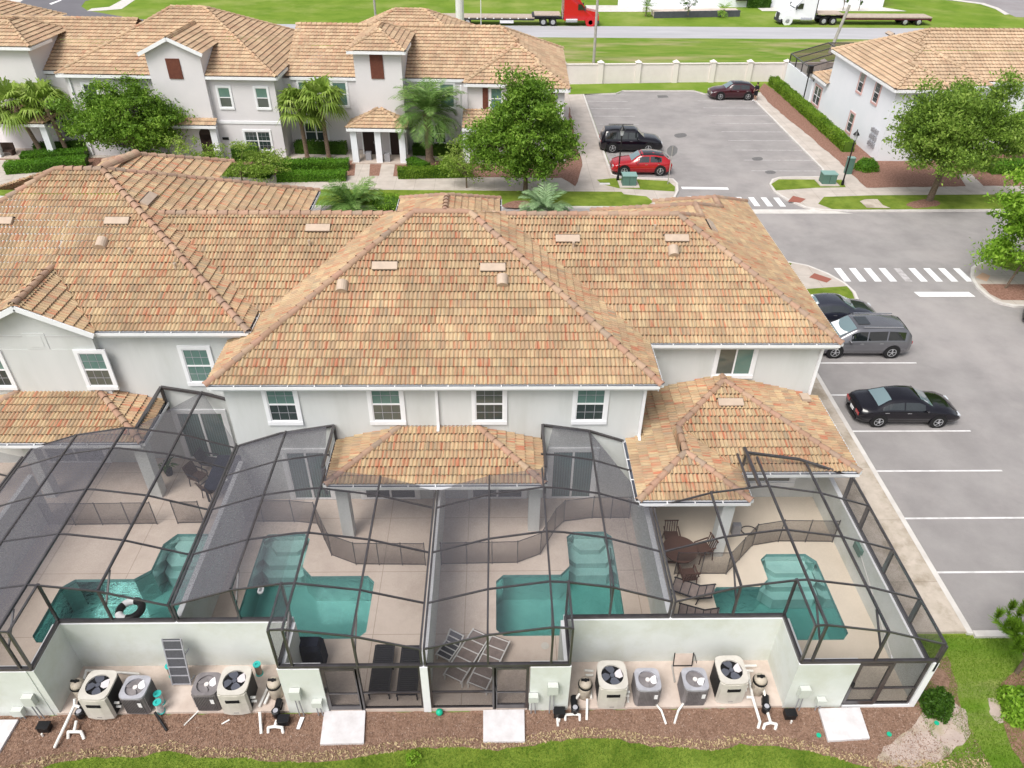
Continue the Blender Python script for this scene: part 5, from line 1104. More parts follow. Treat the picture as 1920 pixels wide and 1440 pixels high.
build('sunshade',MB().add([(.85,-.5,1.1),(.85,.5,1.1),(1.4,.5,1.36),(1.4,-.5,1.36)],[(0,3,2,1)]),'paper',v,world=False)
car('parked_car','cross','dark grey car cut by the right picture edge below the mulch corner',(29.35,35.35,z0),R(-32),'car_gray')
car('parked_car','suv','large black utility car behind the left lamp post in the upper car park',(8.75,63.05,.02),R(-1),'car_black')
car('parked_car','cross','red crossover with black roof beside the green transformer box',(13.7,57.75,.02),R(180),'car_red',roof='car_blackroof',wsg='car_glass_light')
car('parked_car','cross','maroon crossover at the far end of the upper car park beside a person',(26.35,78.75,.02),R(181),'car_maroon',roof='car_blackroof',wsg='car_glass_light')
# trucks
def truck(name,label,x,y,rz,paint,deckm,frm,white):
    t=thing(name,label,'truck',(x,y,0),rz)
    B_=lambda nm,mb,m,par=t,**k:build(nm,mb,m,par,world=False,**k)
    # tractor: front at +x = 0, extends to -x
    prof_=[(-.05,.5),(0,1.1),(-.15,1.75),(-1.75,2.05),(-2.45,2.95),(-2.9,3.55),(-4.9,3.95),(-4.9,.75),(-.2,.75)] if not white else [(-.02,.5),(.0,1.0),(-.2,1.7),(-1.7,2.0),(-2.3,2.85),(-3.0,3.6),(-4.9,4.0),(-4.9,.75),(-.2,.75)]
    mb=MB(); n=len(prof_); P=[]
    for s,w_ in ((-1,1.22),(1,1.22)):
        for px_,pz_ in prof_: P.append((px_,s*(w_ if px_<-1.8 else 1.02),pz_))
    mb.add(P,[tuple(range(n))[::-1],tuple(range(n,2*n))]+[(i,(i+1)%n,(i+1)%n+n,i+n) for i in range(n)]); B_('cab',mb,paint)
    B_('windshield',MB().add([(-1.82,-1.0,2.13),(-1.82,1.0,2.13),(-2.4,1.05,2.9),(-2.4,-1.05,2.9)],[(0,3,2,1)]).tf(Matrix.Translation((.02,0,.02))),'car_glass')
    for s in (-1,1):
        B_('side_window',MB().add([(-2.0,s*1.225,2.1),(-3.0,s*1.225,2.1),(-3.0,s*1.225,2.8),(-2.5,s*1.225,2.8)],[(0,1,2,3)]),'car_glass')
        B_('fender',MB().ring([(.72,-.12),(.72,.12)],(-1.15,s*1.08,.62),(0,1,0),14),paint)
        B_('fuel_tank',MB().cyl((-3.0,s*1.0,.75),(-4.6,s*1.0,.75),.3,n=12),'chrome'); B_('mirror',MB().box(-2.1,s*1.3-.05,2.0,-1.95,s*1.3+.08,2.6),'truck_dark')
        B_('exhaust_stack',MB().cyl((-5.05,s*1.0,1.0),(-5.05,s*1.0,4.2),.09,n=8),'chrome' if not white else 'truck_dark')
    B_('grille',MB().box(-.03,-.6,.7,.03,.6,1.5),'chrome' if not white else 'truck_dark'); B_('bumper',MB().box(-.25,-1.15,.35,.08,1.15,.7),'truck_dark')
    B_('chassis',MB().box(-9.2,-.45,.75,-4.9,.45,1.0),'truck_dark')
    def wheel(wx,s,rr=.52):
        w_=MB().cyl((wx,s*.75,rr),(wx,s*1.18,rr),rr,n=18); o=B_('wheel',w_,'tyre'); build('rim',MB().cyl((wx,s*1.17,rr),(wx,s*1.2,rr),.3,n=14),'chrome',o,world=False)
    for wx in (-1.15,-6.4,-7.75):
        for s in (-1,1): wheel(wx,s)
    # drop-deck trailer
    B_('deck',MB().box(-9.0,-1.28,1.35,-5.4,1.28,1.5),deckm); B_('deck',MB().box(-22.0,-1.28,.98,-9.0,1.28,1.13),deckm)
    B_('frame',MB().box(-9.3,-1.25,.85,-9.0,1.25,1.4).box(-22,-1.2,.72,-9.,-1.05,.97).box(-22,1.05,.72,-9.,1.2,.97).box(-9,-1.2,1.15,-5.6,-1.05,1.34).box(-22.05,-1.2,.55,-21.9,1.2,.97),frm)
    for k in range(22): B_('strap_winch',MB().box(-21.6+k*.57,-1.34,.92,-21.4+k*.57,-1.28,1.05),'trim') if k%2==0 else None
    for wx in (-18.3,-20.3):
        for s in (-1,1): wheel(wx,s,.45)
    B_('tool_box',MB().box(-13.8,-1.2,.35,-11.9,-.8,.75),'white_plastic'); return t
p=at(1122,50); truck('flatbed_truck','red tractor with a long empty drop-deck trailer on the far road',p.x,p.y+1.2,0,'truck_red','trailer_deck','truck_dark',False)
p=at(1460,47); truck('flatbed_truck','white tractor with a maroon drop-deck trailer on the far road',p.x,p.y+1.2,R(181),'truck_white','trailer_deck','trailer_maroon',True)
# ---------------- equipment yards ----------------
def rrect(w,d,r=.08,n=4,cx=0,cy=0):
    P=[]
    for sx,sy,a0 in ((1,-1,-90),(1,1,0),(-1,1,90),(-1,-1,180)):
        for k in range(n+1):
            a=R(a0+90*k/n); P.append((cx+sx*(w/2-r)+r*math.cos(a),cy+sy*(d/2-r)+r*math.sin(a)))
    return P
def fanunit(t,r,z,blade_m='fan',hubm='hub',nb=4,rot=.3,one=None):
    "fan recessed in a round opening"
    for k in range(nb):
        a=rot+2*PI*k/nb; c,s=math.cos(a),math.sin(a); mb=MB(); pts=[]
        for rr,w0,w1 in ((.08,-.06,.05),(r*.55,-.13,.12),(r*.93,-.10,.16)):
            for w_,dz in ((w0,-.03),(w1,.03)): pts.append((c*rr-s*w_,s*rr+c*w_,z-.033+dz*.5))
        mb.add(pts,[(0,2,3,1),(2,4,5,3)]); build('fan_blade',mb,(one if (one and k==0) else blade_m),t,world=False)
    build('fan_hub',MB().cyl((0,0,z-.06),(0,0,z-.012),.07,n=12),hubm,t,world=False)
def topring(w,d,r,z,zt_,rim=.05,cr=.09):
    "lid with a round opening: flat ring between a rounded rectangle and a circle"
    n=32; out=[]; inn=[]
    for k in range(n):
        a=2*PI*k/n; c,s=math.cos(a),math.sin(a); q=5.; m=(abs(c)**q+abs(s)**q)**(-1/q); out.append((c*m*w/2,s*m*d/2)); inn.append((c*r,s*r))
    vs=[(x,y,z) for x,y in out]+[(x,y,z) for x,y in inn]+[(x,y,z-.3) for x,y in inn]+[(x,y,z-.07) for x,y in out]
    return MB().add(vs,[(k,(k+1)%n,n+(k+1)%n,n+k) for k in range(n)]+[(n+k,n+(k+1)%n,2*n+(k+1)%n,2*n+k) for k in range(n)]+[(3*n+k,3*n+(k+1)%n,(k+1)%n,k) for k in range(n)]),out
def condenser(label,x,y,rz,bm='ac_gray',tm='ac_top',rot=.4,s=1.):
    w=d=.76*s; h=.88; t=thing('air_conditioner',label,'air conditioner',(x,y,.1),rz,'grey air conditioning condensers on the pads')
    body=MB().prism(rrect(w-.03,d-.03,.11),.02,h-.07)
    build('casing',body,bm,t,world=False)
    lv=MB()
    for k in range(13):
        u=-w/2+.1+k*(w-.2)/12; lv.box(u-.006,-d/2-.012,.08,u+.006,-d/2+.02,h-.1); lv.box(-w/2-.006,u-.006,.08,-w/2+.03,u+.006,h-.1); lv.box(w/2-.03,u-.006,.08,w/2+.006,u+.006,h-.1)
    build('louvre',lv,'ac_gray',t,world=False)
    lid,_=topring(w,d,.285*s,h,h); build('lid',lid,tm,t,world=False); build('well',MB().cyl((0,0,h-.3),(0,0,h-.055),.284*s,n=28),'ac_gray',t,world=False) if False else build('well',MB().quad(*[(.284*s*math.cos(2*PI*k/24),.284*s*math.sin(2*PI*k/24),h-.06) for k in range(24)]),bm,t,world=False)
    fanunit(t,.28*s,h,'ac_gray','hub',3,rot+PI,'white_plastic'); build('label_plate',MB().box(w*.22,-d/2-.018,.45,w*.36,-d/2-.012,.66),'white_plastic',t,world=False); return t
def heatpump(label,x,y,rz,rot=.2):
    w,d,h=.88,.9,1.06; t=thing('heat_pump',label,'heat pump',(x,y,.1),rz,'cream pool heat pumps with black sides')
    build('casing',MB().prism(rrect(w-.06,d-.04,.06),.02,h-.08),'hp_black',t,world=False)
    fp=[(-w/2+.01,-d/2+.10),(-w/2+.05,-d/2),(-.15,-d/2-.045),(.15,-d/2-.045),(w/2-.05,-d/2),(w/2-.01,-d/2+.10)]
    build('front_panel',MB().prism(fp,.02,h-.07),'hp_cream',t,world=False)
    lid,_=topring(w,d+.06,.335,h,h); build('lid',lid,'hp_cream',t,world=False)
    build('well',MB().quad(*[(.33*math.cos(2*PI*k/24),.33*math.sin(2*PI*k/24),h-.06) for k in range(24)]),'hole',t,world=False)
    fanunit(t,.33,h,'fan','fan',4,rot,'fan_light')
    build('control_panel',MB().box(-.2,-d/2-.06,h-.40,.2,-d/2-.04,h-.27),'hole',t,world=False); build('badge',MB().box(-.07,-d/2-.055,.12,.07,-d/2-.045,.14),'ac_gray',t,world=False)
    for dz in (.25,.45): build('port',MB().cyl((w/2-.03,-.2,dz),(w/2+.12,-.2,dz),.04,n=8),'pvc',t,world=False)
    return t
G0=lambda px,py,z=.1:at(px,py,z)
def front(px,py,d): p=G0(px,py); return p.x,p.y+d/2
x,y=front(195,1347,.86); heatpump('tilted cream heat pump with algae stains, leftmost of the left yard',x-.05,y+.02,R(-2))
x,y=front(266,1340,.74); condenser('grey condenser beside the stained cream heat pump, left yard',x-.1,y,R(-2),rot=3.6)
x,y=front(391,1334,.74); condenser('dull grey condenser with rusty top between the lounger and a heat pump',x+.02,y,0,tm='ac_gray',rot=3.5)
x,y=front(445,1339,.86); heatpump('cream heat pump at the right end of the left yard',x,y+.03,R(1),.35)
x,y=front(1146,1328,.86); heatpump('cream heat pump at the left end of the right yard',x,y+.03,0,.2)
x,y=front(1212,1325,.74); condenser('light grey condenser with a white label beside the leftmost heat pump of the right yard',x,y,0,rot=3.1)
x,y=front(1300,1324,.74); condenser('grey condenser in front of the small black frame, right yard',x,y,0,rot=2.7)
x,y=front(1367,1318,.86); heatpump('cream heat pump between a condenser and the tan filter, right yard',x,y+.03,R(1),.25)
def filt(label,px,py,s=1.):
    p=G0(px,py); t=thing('pool_filter',label,'pool filter',(p.x,p.y,.1),0,'tan pool filter tanks')
    build('tank',MB().ring([(.17,0),(.2,.03),(.2,.42),(.2,.55)],(0,0,0),(0,0,1),18),'filter_tan',t,smooth=True,world=False)
    build('clamp_band',MB().ring([(.22,0),(.225,.03),(.22,.06)],(0,0,.55),(0,0,1),18),'black_plastic',t,world=False)
    build('dome',MB().ring([(.2,0),(.19,.08),(.13,.15),(.05,.18)],(0,0,.61),(0,0,1),18),'filter_tan',t,smooth=True,world=False)
    build('valve_knob',MB().box(-.14,-.03,.79,.1,.03,.84).cyl((0,0,.76),(0,0,.82),.06,n=8),'black_plastic',t,world=False); return t
filt('tan filter tank against the left wall of the left yard',158,1305); filt('tan filter tank in the right corner of the left yard',520,1303); filt('tan filter tank near the left corner of the right yard',1095,1303); filt('tan filter tank in the right corner of the right yard',1418,1296)
def pump(label,px,py,rz=0):
    p=G0(px,py); t=thing('pool_pump',label,'pump',(p.x,p.y,.1),rz,'black pool pumps')
    build('strainer',MB().ring([(.11,0),(.12,.2),(.10,.22)],(0,-.1,.02),(0,0,1),14),'black_plastic',t,world=False); build('lid',MB().ring([(.13,0),(.13,.03),(.08,.05)],(0,-.1,.24),(0,0,1),8),'black_plastic',t,world=False); build('lid_window',MB().cyl((0,-.1,.285),(0,-.1,.30),.075,n=14),'ac_top',t,world=False)
    build('motor',MB().ring([(.06,0),(.1,.02),(.1,.3),(.06,.33)],(0,.02,.16),(0,1,0),12).box(-.1,.08,.0,.1,.3,.06),'black_plastic',t,world=False); return t
pump('black pump in front of the left filter tank',154,1338,R(20)); pump('black star lidded pump at the right end of the left yard',521,1336); pump('black pump left of the leftmost heat pump, right yard',1077,1330); pump('silver and black pump below the right filter tank',1434,1328,R(-15))
def pipes(label,paths,r=.035,m='pvc',nm='pipe_run',cat='pipes'):
    mb=None; t=thing(nm,label,cat,tuple(Vector(paths[0][0])))
    for pa in paths: build('pipe',MB().tube([Vector(q) for q in pa],r,8),m,t)
    return t
def pp(px,py,z): return tuple(at(px,py,z))
pipes('white pipes from the left yard down into the mulch',[[pp(140,1310,.5),pp(140,1322,.35),pp(103,1400,.12),pp(103,1400,.0)],[pp(140,1322,.35),pp(150,1326,.35)],[pp(143,1352,.2),pp(139,1372,.15),pp(128,1372,.15),pp(128,1385,.02)],[pp(139,1372,.15),pp(152,1372,.15),pp(158,1386,.02)]],.045)
pipes('white pipe along the back wall of the left yard',[[pp(157,1275,.25),pp(162,1257,.3),pp(240,1262,.3),pp(262,1264,.3)]],.04)
pipes('white pipes around the black star lidded pump',[[pp(514,1280,.3),pp(496,1320,.2)],[pp(505,1283,.2),pp(486,1325,.15)],[pp(487,1335,.25),pp(490,1376,.02)],[pp(519,1350,.2),pp(515,1362,.12),pp(503,1364,.12),pp(503,1374,0)],[pp(515,1362,.12),pp(529,1364,.12),pp(531,1375,0)]],.045)
pipes('white pipes around the pump at the left end of the right yard',[[pp(1094,1290,.35),pp(1078,1313,.3)],[pp(1112,1258,.2),pp(1096,1257,.3)],[pp(1112,1266,.2),pp(1098,1266,.2)],[pp(1104,1273,.25),pp(1109,1310,.15)],[pp(1101,1310,.3),pp(1100,1350,.0)],[pp(1078,1339,.15),pp(1060,1340,.15),pp(1060,1351,0)],[pp(1078,1339,.15),pp(1087,1340,.15),pp(1087,1351,0)],[pp(1045,1345,.05),pp(1046,1362,.02)],[pp(1173,1255,.15),pp(1176,1290,.15),pp(1178,1318,.1)]],.04)
pipes('white pipes and valves in the right corner of the right yard',[[pp(1427,1275,.4),pp(1436,1310,.3)],[pp(1418,1248,.2),pp(1390,1249,.2)],[pp(1412,1258,.2),pp(1390,1258,.2)],[pp(1403,1262,.2),pp(1411,1307,.3),pp(1425,1353,.12),pp(1421,1366,0)],[pp(1411,1307,.3),pp(1399,1307,.3)],[pp(1438,1332,.2),pp(1445,1355,.12),pp(1434,1358,.12),pp(1431,1367,0)],[pp(1445,1355,.12),pp(1456,1358,.12),pp(1453,1368,0)]],.045)
pipes('pair of white drain pipes running into the mulch from the right yard condensers',[[pp(1228,1318,.2),pp(1240,1332,.1),pp(1249,1358,.03)],[pp(1282,1318,.2),pp(1272,1332,.1),pp(1264,1357,.03)]],.035)
pipes('thin white hose loops beside the left yard condenser',[[pp(372,1320,.3),pp(380,1325,.2),pp(370,1335,.08),pp(345,1360,.03)],[pp(380,1322,.3),pp(392,1330,.15)]],.02)
pipes('dark pipe end lying over the pad edge, left yard',[[pp(290,1335,.25),pp(300,1350,.1),pp(313,1370,.04)]],.04,'black_plastic')
def meterbox(label,px,py,sz=(.3,.42)):
    p=aty(px,py,12.42); t=thing('meter_box',label,'meter box',tuple(p)); build('box',MB().box(-sz[0]/2,-.16,-sz[1]/2,sz[0]/2,0,sz[1]/2),'box_gray',t,world=False); build('lid',MB().box(-sz[0]/2-.01,-.175,-sz[1]/2+.06,sz[0]/2+.01,-.16,sz[1]/2+.01),'box_gray',t,world=False)
    build('conduit',MB().cyl((-.06,-.08,-sz[1]/2),(-.05,-.08,-p.z+.02),.018,n=6),'metal_gray',t,world=False); build('conduit',MB().cyl((.04,-.08,-sz[1]/2),(.08,-.08,-p.z+.02),.018,n=6),'metal_gray',t,world=False)
meterbox('grey meter box upper left of the left yard entrance, next to dark conduits',58,1308); meterbox('lower grey meter box at the far left wall',37,1330,(.3,.3))
meterbox('grey meter box left of the second cage door, upper one',555,1297); meterbox('small lower grey meter box beside the second cage door',596,1314,(.28,.26))
meterbox('grey meter box right of the third cage door, upper one',1036,1287); meterbox('small lower grey meter box just right of the third cage door',1000,1304,(.28,.28))
meterbox('grey meter box on the wall left of the right end cage door',1506,1293); meterbox('small pale meter box beside the right end cage door',1537,1310,(.26,.24))
for px,py,lb in ((85,1365,'black control box lying in the mulch at far left'),(533,1352,'black box on a white stake in the mulch beside the star lidded pump'),(1048,1338,'black box in the mulch left of the right yard'),(1480,1341,'black box on a white stake in the mulch right of the right yard')):
    p=at(px,py,.1); t=thing('control_box',lb,'box',(p.x,p.y,0)); build('box',MB().box(-.16,-.12,.05,.16,.1,.26),'black_plastic',t,world=False); build('lid',MB().box(-.175,-.135,.26,.175,.115,.29),'black_plastic',t,world=False); build('stake',MB().cyl((.0,-.2,.0),(0,-.2,.14),.03,n=6),'pvc',t,world=False)
# filter cartridges
def cart(label,px,py,m='pleat',h=.5):
    p=G0(px,py); t=thing('filter_cartridge',label,'filter cartridge',(p.x,p.y,.1),0,'used filter cartridges with turquoise caps')
    n=36; vs=[];fs=[]
    for z in (.03,h-.03):
        for k in range(n): rr=.095 if k%2 else .08; vs.append((rr*math.cos(2*PI*k/n),rr*math.sin(2*PI*k/n),z))
    for k in range(n): fs.append((k,(k+1)%n,n+(k+1)%n,n+k))
    build('pleats',MB().add(vs,fs),m,t,world=False); build('cap',MB().ring([(.04,h-.02),(.115,h-.02),(.12,h+.01),(.05,h+.012),(.045,h-.05)],(0,0,0),(0,0,1),20),'teal',t,world=False); build('cap',MB().cyl((0,0,0),(0,0,.03),.115,n=16),'teal',t,world=False)
    build('core',MB().cyl((0,0,h-.1),(0,0,h-.06),.05,n=12),'hole',t,world=False)
cart('brown cartridge with turquoise cap left of the leaning lounger',324,1266); cart('brown cartridge with turquoise cap under the back wall, left yard right end',487,1263); cart('cartridge behind the leaning lounger slats',343,1266); cart('white cartridge standing behind another beside the condenser',303,1318,'pleat_white'); cart('white cartridge with turquoise cap at the pad edge, nearest of the left yard',303,1334,'pleat_white')
# lounger leaning upright on the wall
def lounger(name,label,loc,rx=0,rz=0,fm='frame_silver',sm='sling',L=1.85,W=.62,back=None,group=None,legs=True,slats=False,tilt=None):
    t=thing(name,label,'sun lounger',loc,rz,group)
    if tilt is not None: t.rotation_euler=tilt
    f=lambda nm,mb,m:build(nm,mb,m,t,world=False)
    hb=L*.62; bz=.32; ba=R(back or 0); top=(0,hb+(L-hb)*math.cos(ba),bz+(L-hb)*math.sin(ba))
    for s in(-1,1):
        f('side_rail',MB().bar((s*W/2,0,bz),(s*W/2,hb,bz),.035,.05),fm); f('side_rail',MB().bar((s*W/2,hb,bz),(s*W/2,top[1],top[2]),.035,.05),fm)
        if legs:
            for yy in (.12,hb+.05): f('leg',MB().bar((s*W/2,yy,bz),(s*W/2,yy-.05,0),.035),fm)
    for i in ([] if slats else range(6)): yy=L*(.03+i*.188); z_=bz if yy<=hb else bz+(yy-hb)*math.sin(ba); y_=yy if yy<=hb else hb+(yy-hb)*math.cos(ba); f('cross_bar',MB().bar((-W/2,y_,z_+.012),(W/2,y_,z_+.012),.03,.03),fm)
    f('seat',MB().add([(-W/2+.03,.03,bz-.005),(W/2-.03,.03,bz-.005),(W/2-.03,hb,bz-.005),(-W/2+.03,hb,bz-.005),(-W/2+.03,.03,bz+.008),(W/2-.03,.03,bz+.008),(W/2-.03,hb,bz+.008),(-W/2+.03,hb,bz+.008)],[(0,3,2,1),(4,5,6,7),(0,1,5,4),(2,3,7,6)]),sm)
    f('backrest',MB().add([(-W/2+.03,hb,bz-.005),(W/2-.03,hb,bz-.005),(W/2-.03,top[1],top[2]-.005),(-W/2+.03,top[1],top[2]-.005),(-W/2+.03,hb,bz+.008),(W/2-.03,hb,bz+.008),(W/2-.03,top[1],top[2]+.008),(-W/2+.03,top[1],top[2]+.008)],[(0,3,2,1),(4,5,6,7),(0,1,5,4),(2,3,7,6)]),sm)
    if slats:
        for k in range(26):
            yy=.04+k*L/26; z_=bz if yy<hb else bz+(yy-hb)*math.sin(ba); f('slat',MB().box(-W/2+.02,yy,z_+.01,W/2-.02,yy+.05,z_+.026),sm)
    return t
p=at(352,1262,.1); lounger('sun_lounger','grey sling lounger leaning upright against the wall in the left yard',(p.x,p.y-.15,.12),tilt=(R(78),0,0),L=1.85,W=.56,legs=True,fm='ac_top')
# small black framed panel leaning in the right yard
p0=at(1262,1249,.1); t=thing('framed_panel','small black frame leaning against the wall of the right yard','frame',(p0.x,p0.y,.1)); 
fr=lambda a,b:build('frame',MB().bar(a,b,.03),'black_plastic',t,world=False)
fr((0,0,.02),(.6,0,.02)); fr((0,0,.0),(.04,.22,.5)); fr((.6,0,0),(.64,.22,.5)); fr((.04,.22,.5),(.64,.22,.5)); build('leg',MB().bar((.64,.22,.5),(.78,.1,0),.015).bar((.1,.2,.42),(.1,.3,0),.015),'black_plastic',t,world=False); build('panel',MB().quad((.02,.01,.03),(.6,.01,.03),(.63,.22,.49),(.05,.22,.49)),'pad',t,world=False)
tag(build('stick',MB().cyl(pp(1260,1247,.14),pp(1265,1279,.14),.025),'pole_gray'),'dark stick lying on the pad left of the small black frame','stick')
# door slabs
for poly,lb in ((((608,1333),(685,1332),(682,1393),(600,1395)),'white concrete step slab below the second cage door'),(((906,1331),(983,1330),(984,1390),(906,1390)),'white concrete step slab below the third cage door'),(((1535,1328),(1612,1326),(1631,1384),(1553,1389)),'skewed white step slab below the right end cage door'),(((-60,1350),(34,1349),(-2,1410),(-100,1412)),'white step slab cut by the left picture edge')):
    q=pix(*poly,z=.1); tag(build('step_slab',MB().prism(q,-.05,.10),'slab_white'),lb,'step slab')
p=at(824,1336,.1); t=thing('garden_light','round green hose ball light in the mulch under the middle post','garden light',(p.x,p.y,0)); build('ball',MB().sph((0,0,.12),.11,12,8),'lid_green',t,smooth=True,world=False); build('leg',MB().cyl((0,0,-.02),(0,0,.06),.05).cyl((.1,.02,0),(.06,.0,.1),.02).cyl((-.1,.02,0),(-.06,0,.1),.02),'black_plastic',t,world=False)
for px,py,lb in ((1535,1379,'green round valve lid beside the skewed slab'),(1667,1377,'green round valve lid right of the skewed slab'),(1756,1356,'green round valve lid in the bare sand')):
    p=at(px,py,.02); tag(build('valve_lid',MB().cyl((p.x,p.y,.0),(p.x,p.y,.05),.07,n=12),'lid_green'),lb,'valve lid'); 
p=at(563,1350,.1); tag(build('utility_marker',MB().add([(p.x-.07,p.y-.25,.03),(p.x+.03,p.y-.25,.03),(p.x+.1,p.y+.1,.05),(p.x-.02,p.y+.1,.05),(p.x-.07,p.y-.25,.07),(p.x+.03,p.y-.25,.07),(p.x+.1,p.y+.1,.09),(p.x-.02,p.y+.1,.09)],[(3,2,1,0),(4,5,6,7),(0,1,5,4),(1,2,6,5),(2,3,7,6),(3,0,4,7)]),'white_plastic'),'small white tag lying in the mulch under the meter boxes','tag')
p=at(423,1354,.03); tag(build('pipe_offcut',MB().cyl((p.x-.1,p.y-.06,.03),(p.x+.1,p.y+.07,.04),.025),'pvc'),'short white pipe offcut lying on the mulch, left yard','pipe')
# ---------------- patio furniture ----------------
gl='dark slatted sun loungers and silver loungers on the middle patios'
p=at(712,1310,ZD); lounger('sun_lounger','left one of two dark slatted loungers behind the low screen',(p.x,p.y-.08,ZD),fm='lounger_dark',sm='lounger_dark',slats=True,L=1.72,W=.6,group=gl)
p=at(764,1312,ZD); lounger('sun_lounger','right one of two dark slatted loungers behind the low screen',(p.x,p.y-.08,ZD),fm='lounger_dark',sm='lounger_dark',slats=True,L=1.72,W=.6,group=gl)
p=at(845,1285,ZD); lounger('sun_lounger','silver framed lounger lying skewed beside the middle party wall',(p.x+.05,p.y,ZD),rz=R(-28),L=1.9,back=0,sm='cushion',group=gl)
p=at(893,1300,ZD); lounger('sun_lounger','silver framed lounger lying skewed right of its twin, third patio',(p.x,p.y,ZD),rz=R(-24),L=1.9,back=0,sm='cushion',group=gl)
p=at(830,1245,ZD); lounger('patio_chair','grey sling lounge chair behind the skewed silver loungers',(p.x,p.y,ZD),rz=R(-30),L=1.0,W=.5,back=45)
# covered grill
p=at(583,1248,ZD); t=thing('grill','grill under a dark rounded cover at the front of the second patio','grill',(p.x+.0,p.y+.12,ZD)); build('cover',MB().add([(-.48,-.25,0),(.48,-.25,0),(.48,.25,0),(-.48,.25,0),(-.45,-.24,.9),(.45,-.24,.9),(.45,.24,.9),(-.45,.24,.9),(-.36,-.17,1.1),(.36,-.17,1.1),(.36,.17,1.1),(-.36,.17,1.1)],[(0,1,5,4),(1,2,6,5),(2,3,7,6),(3,0,4,7),(4,5,9,8),(5,6,10,9),(6,7,11,10),(7,4,8,11),(8,9,10,11)]),'cloth_blue',t,world=False); build('base',MB().box(-.4,-.2,0,.4,.2,.05),'black_plastic',t,world=False)
# dining set by the float pool
p=at(418,885,ZD+.74); t=thing('patio_table','long table with dark blue top beside the party wall of the float pool patio','table',(p.x,p.y,ZD)); build('tabletop',MB().box(-.5,-1.0,.7,.5,1.0,.75),'cloth_blue',t,world=False)
for sx in(-1,1):
    for sy in(-1,1): build('leg',MB().box(sx*.42-.03,sy*.9-.03,0,sx*.42+.03,sy*.9+.03,.7),'lounger_dark',t,world=False)
tag(build('napkin',MB().sph((p.x+.2,p.y-.5,ZD+.79),.12,10,6,(1.3,.8,.35)),'white_plastic'),'small white cloth on the dark blue patio table','cloth')
def chair(name,label,loc,rz,m='wicker',fm='lounger_dark',w=.52,wood=False,group=None):
    t=thing(name,label,'chair',loc,rz,group); f=lambda nm,mb,mm:build(nm,mb,mm,t,world=False)
    f('seat',MB().box(-w/2,-w/2,.42,w/2,w/2,.46),m)
    if wood:
        for k in range(6): u=-w/2+.04+k*(w-.08)/5; f('slat',MB().bar((u,w/2,.46),(u,w/2+.1,.92),.03,.02),m)
        f('top_rail',MB().bar((-w/2,w/2+.1,.92),(w/2,w/2+.1,.92),.04),m)
    else: f('backrest',MB().add([(-w/2,w/2-.02,.46),(w/2,w/2-.02,.46),(w/2,w/2+.14,.95),(-w/2,w/2+.14,.95),(-w/2,w/2+.02,.46),(w/2,w/2+.02,.46),(w/2,w/2+.18,.95),(-w/2,w/2+.18,.95)],[(0,1,2,3),(7,6,5,4),(3,2,6,7),(1,5,6,2),(0,3,7,4)]),m)
    for sx in (-1,1):
        for sy in (-1,1): f('leg',MB().bar((sx*(w/2-.02),sy*(w/2-.02),.42),(sx*(w/2),sy*(w/2+.02),0),.03),fm)
        f('armrest',MB().bar((sx*w/2,-w/2,.64),(sx*w/2,w/2+.05,.66),.045,.03),fm); f('arm_post',MB().bar((sx*w/2,-w/2,.44),(sx*w/2,-w/2,.64),.03),fm)
    return t
gc='brown chairs at the dark blue table'
p=at(376,908,ZD); chair('patio_chair','brown wicker chair pulled out to the left of the blue table',(p.x,p.y,ZD),R(65),group=gc)
p=at(400,930,ZD); chair('patio_chair','brown wicker chair at the near end of the blue table',(p.x,p.y,ZD),R(150),group=gc)
p=at(397,880,ZD); chair('patio_chair','dark chair behind the pulled out one, tucked to the blue table',(p.x,p.y,ZD),R(80),'lounger_dark',group=gc)
p=at(1275,1030,ZD+.72); t=thing('patio_table','round reddish wood table under the small hipped roof, right patio','table',(p.x,p.y,ZD)); build('tabletop',MB().cyl((0,0,.7),(0,0,.74),.62,n=28),'wood_red',t,world=False); build('pedestal',MB().cyl((0,0,0),(0,0,.7),.06),'wood_red',t,world=False); build('foot',MB().bar((-.4,0,.03),(.4,0,.03),.07).bar((0,-.4,.03),(0,.4,.03),.07),'wood_red',t,world=False)
gw='slatted wooden chairs round the reddish table'
chair('patio_chair','slatted wooden chair behind the round reddish table',(p.x-.1,p.y+.85,ZD),0,'wood_red','wood_red',wood=True,group=gw)
chair('patio_chair','slatted wooden chair turned away right of the round reddish table',(p.x+.95,p.y+.25,ZD),R(-70),'wood_red','wood_red',wood=True,group=gw)
chair('patio_chair','slatted wooden chair in front of the round reddish table',(p.x+.15,p.y-.9,ZD),R(185),'wood_red','wood_red',wood=True,group=gw)
p=at(1270,1120,ZD); lounger('sun_lounger','brown sling lounger at the party wall, right patio, back one',(p.x-.15,p.y+.35,ZD),rz=R(-115),fm='lounger_dark',sm='cushion',L=1.5,W=.6,back=35)
p=at(1275,1150,ZD); lounger('sun_lounger','brown sling lounger at the party wall, right patio, near one',(p.x-.15,p.y-.1,ZD),rz=R(-110),fm='lounger_dark',sm='cushion',L=1.4,W=.6,back=35)
p=at(1378,1000,ZD); t=thing('hose_reel','small grey hose reel with a loop of hose beside the column, right patio','hose reel',(p.x,p.y,ZD)); build('stand',MB().box(-.15,-.1,0,.15,.1,.5),'metal_gray',t,world=False)
lp=[(.55+.3*math.cos(a),.1+.22*math.sin(a),.05) for a in [2*PI*k/14 for k in range(15)]]; build('hose',MB().tube(lp,.02,6),'black_plastic',t,world=False)
p=at(10,845,1.9); t=thing('hose_reel','coiled hose on the wall at the far left patio','hose reel',(-19.6,21.2,1.5)); 
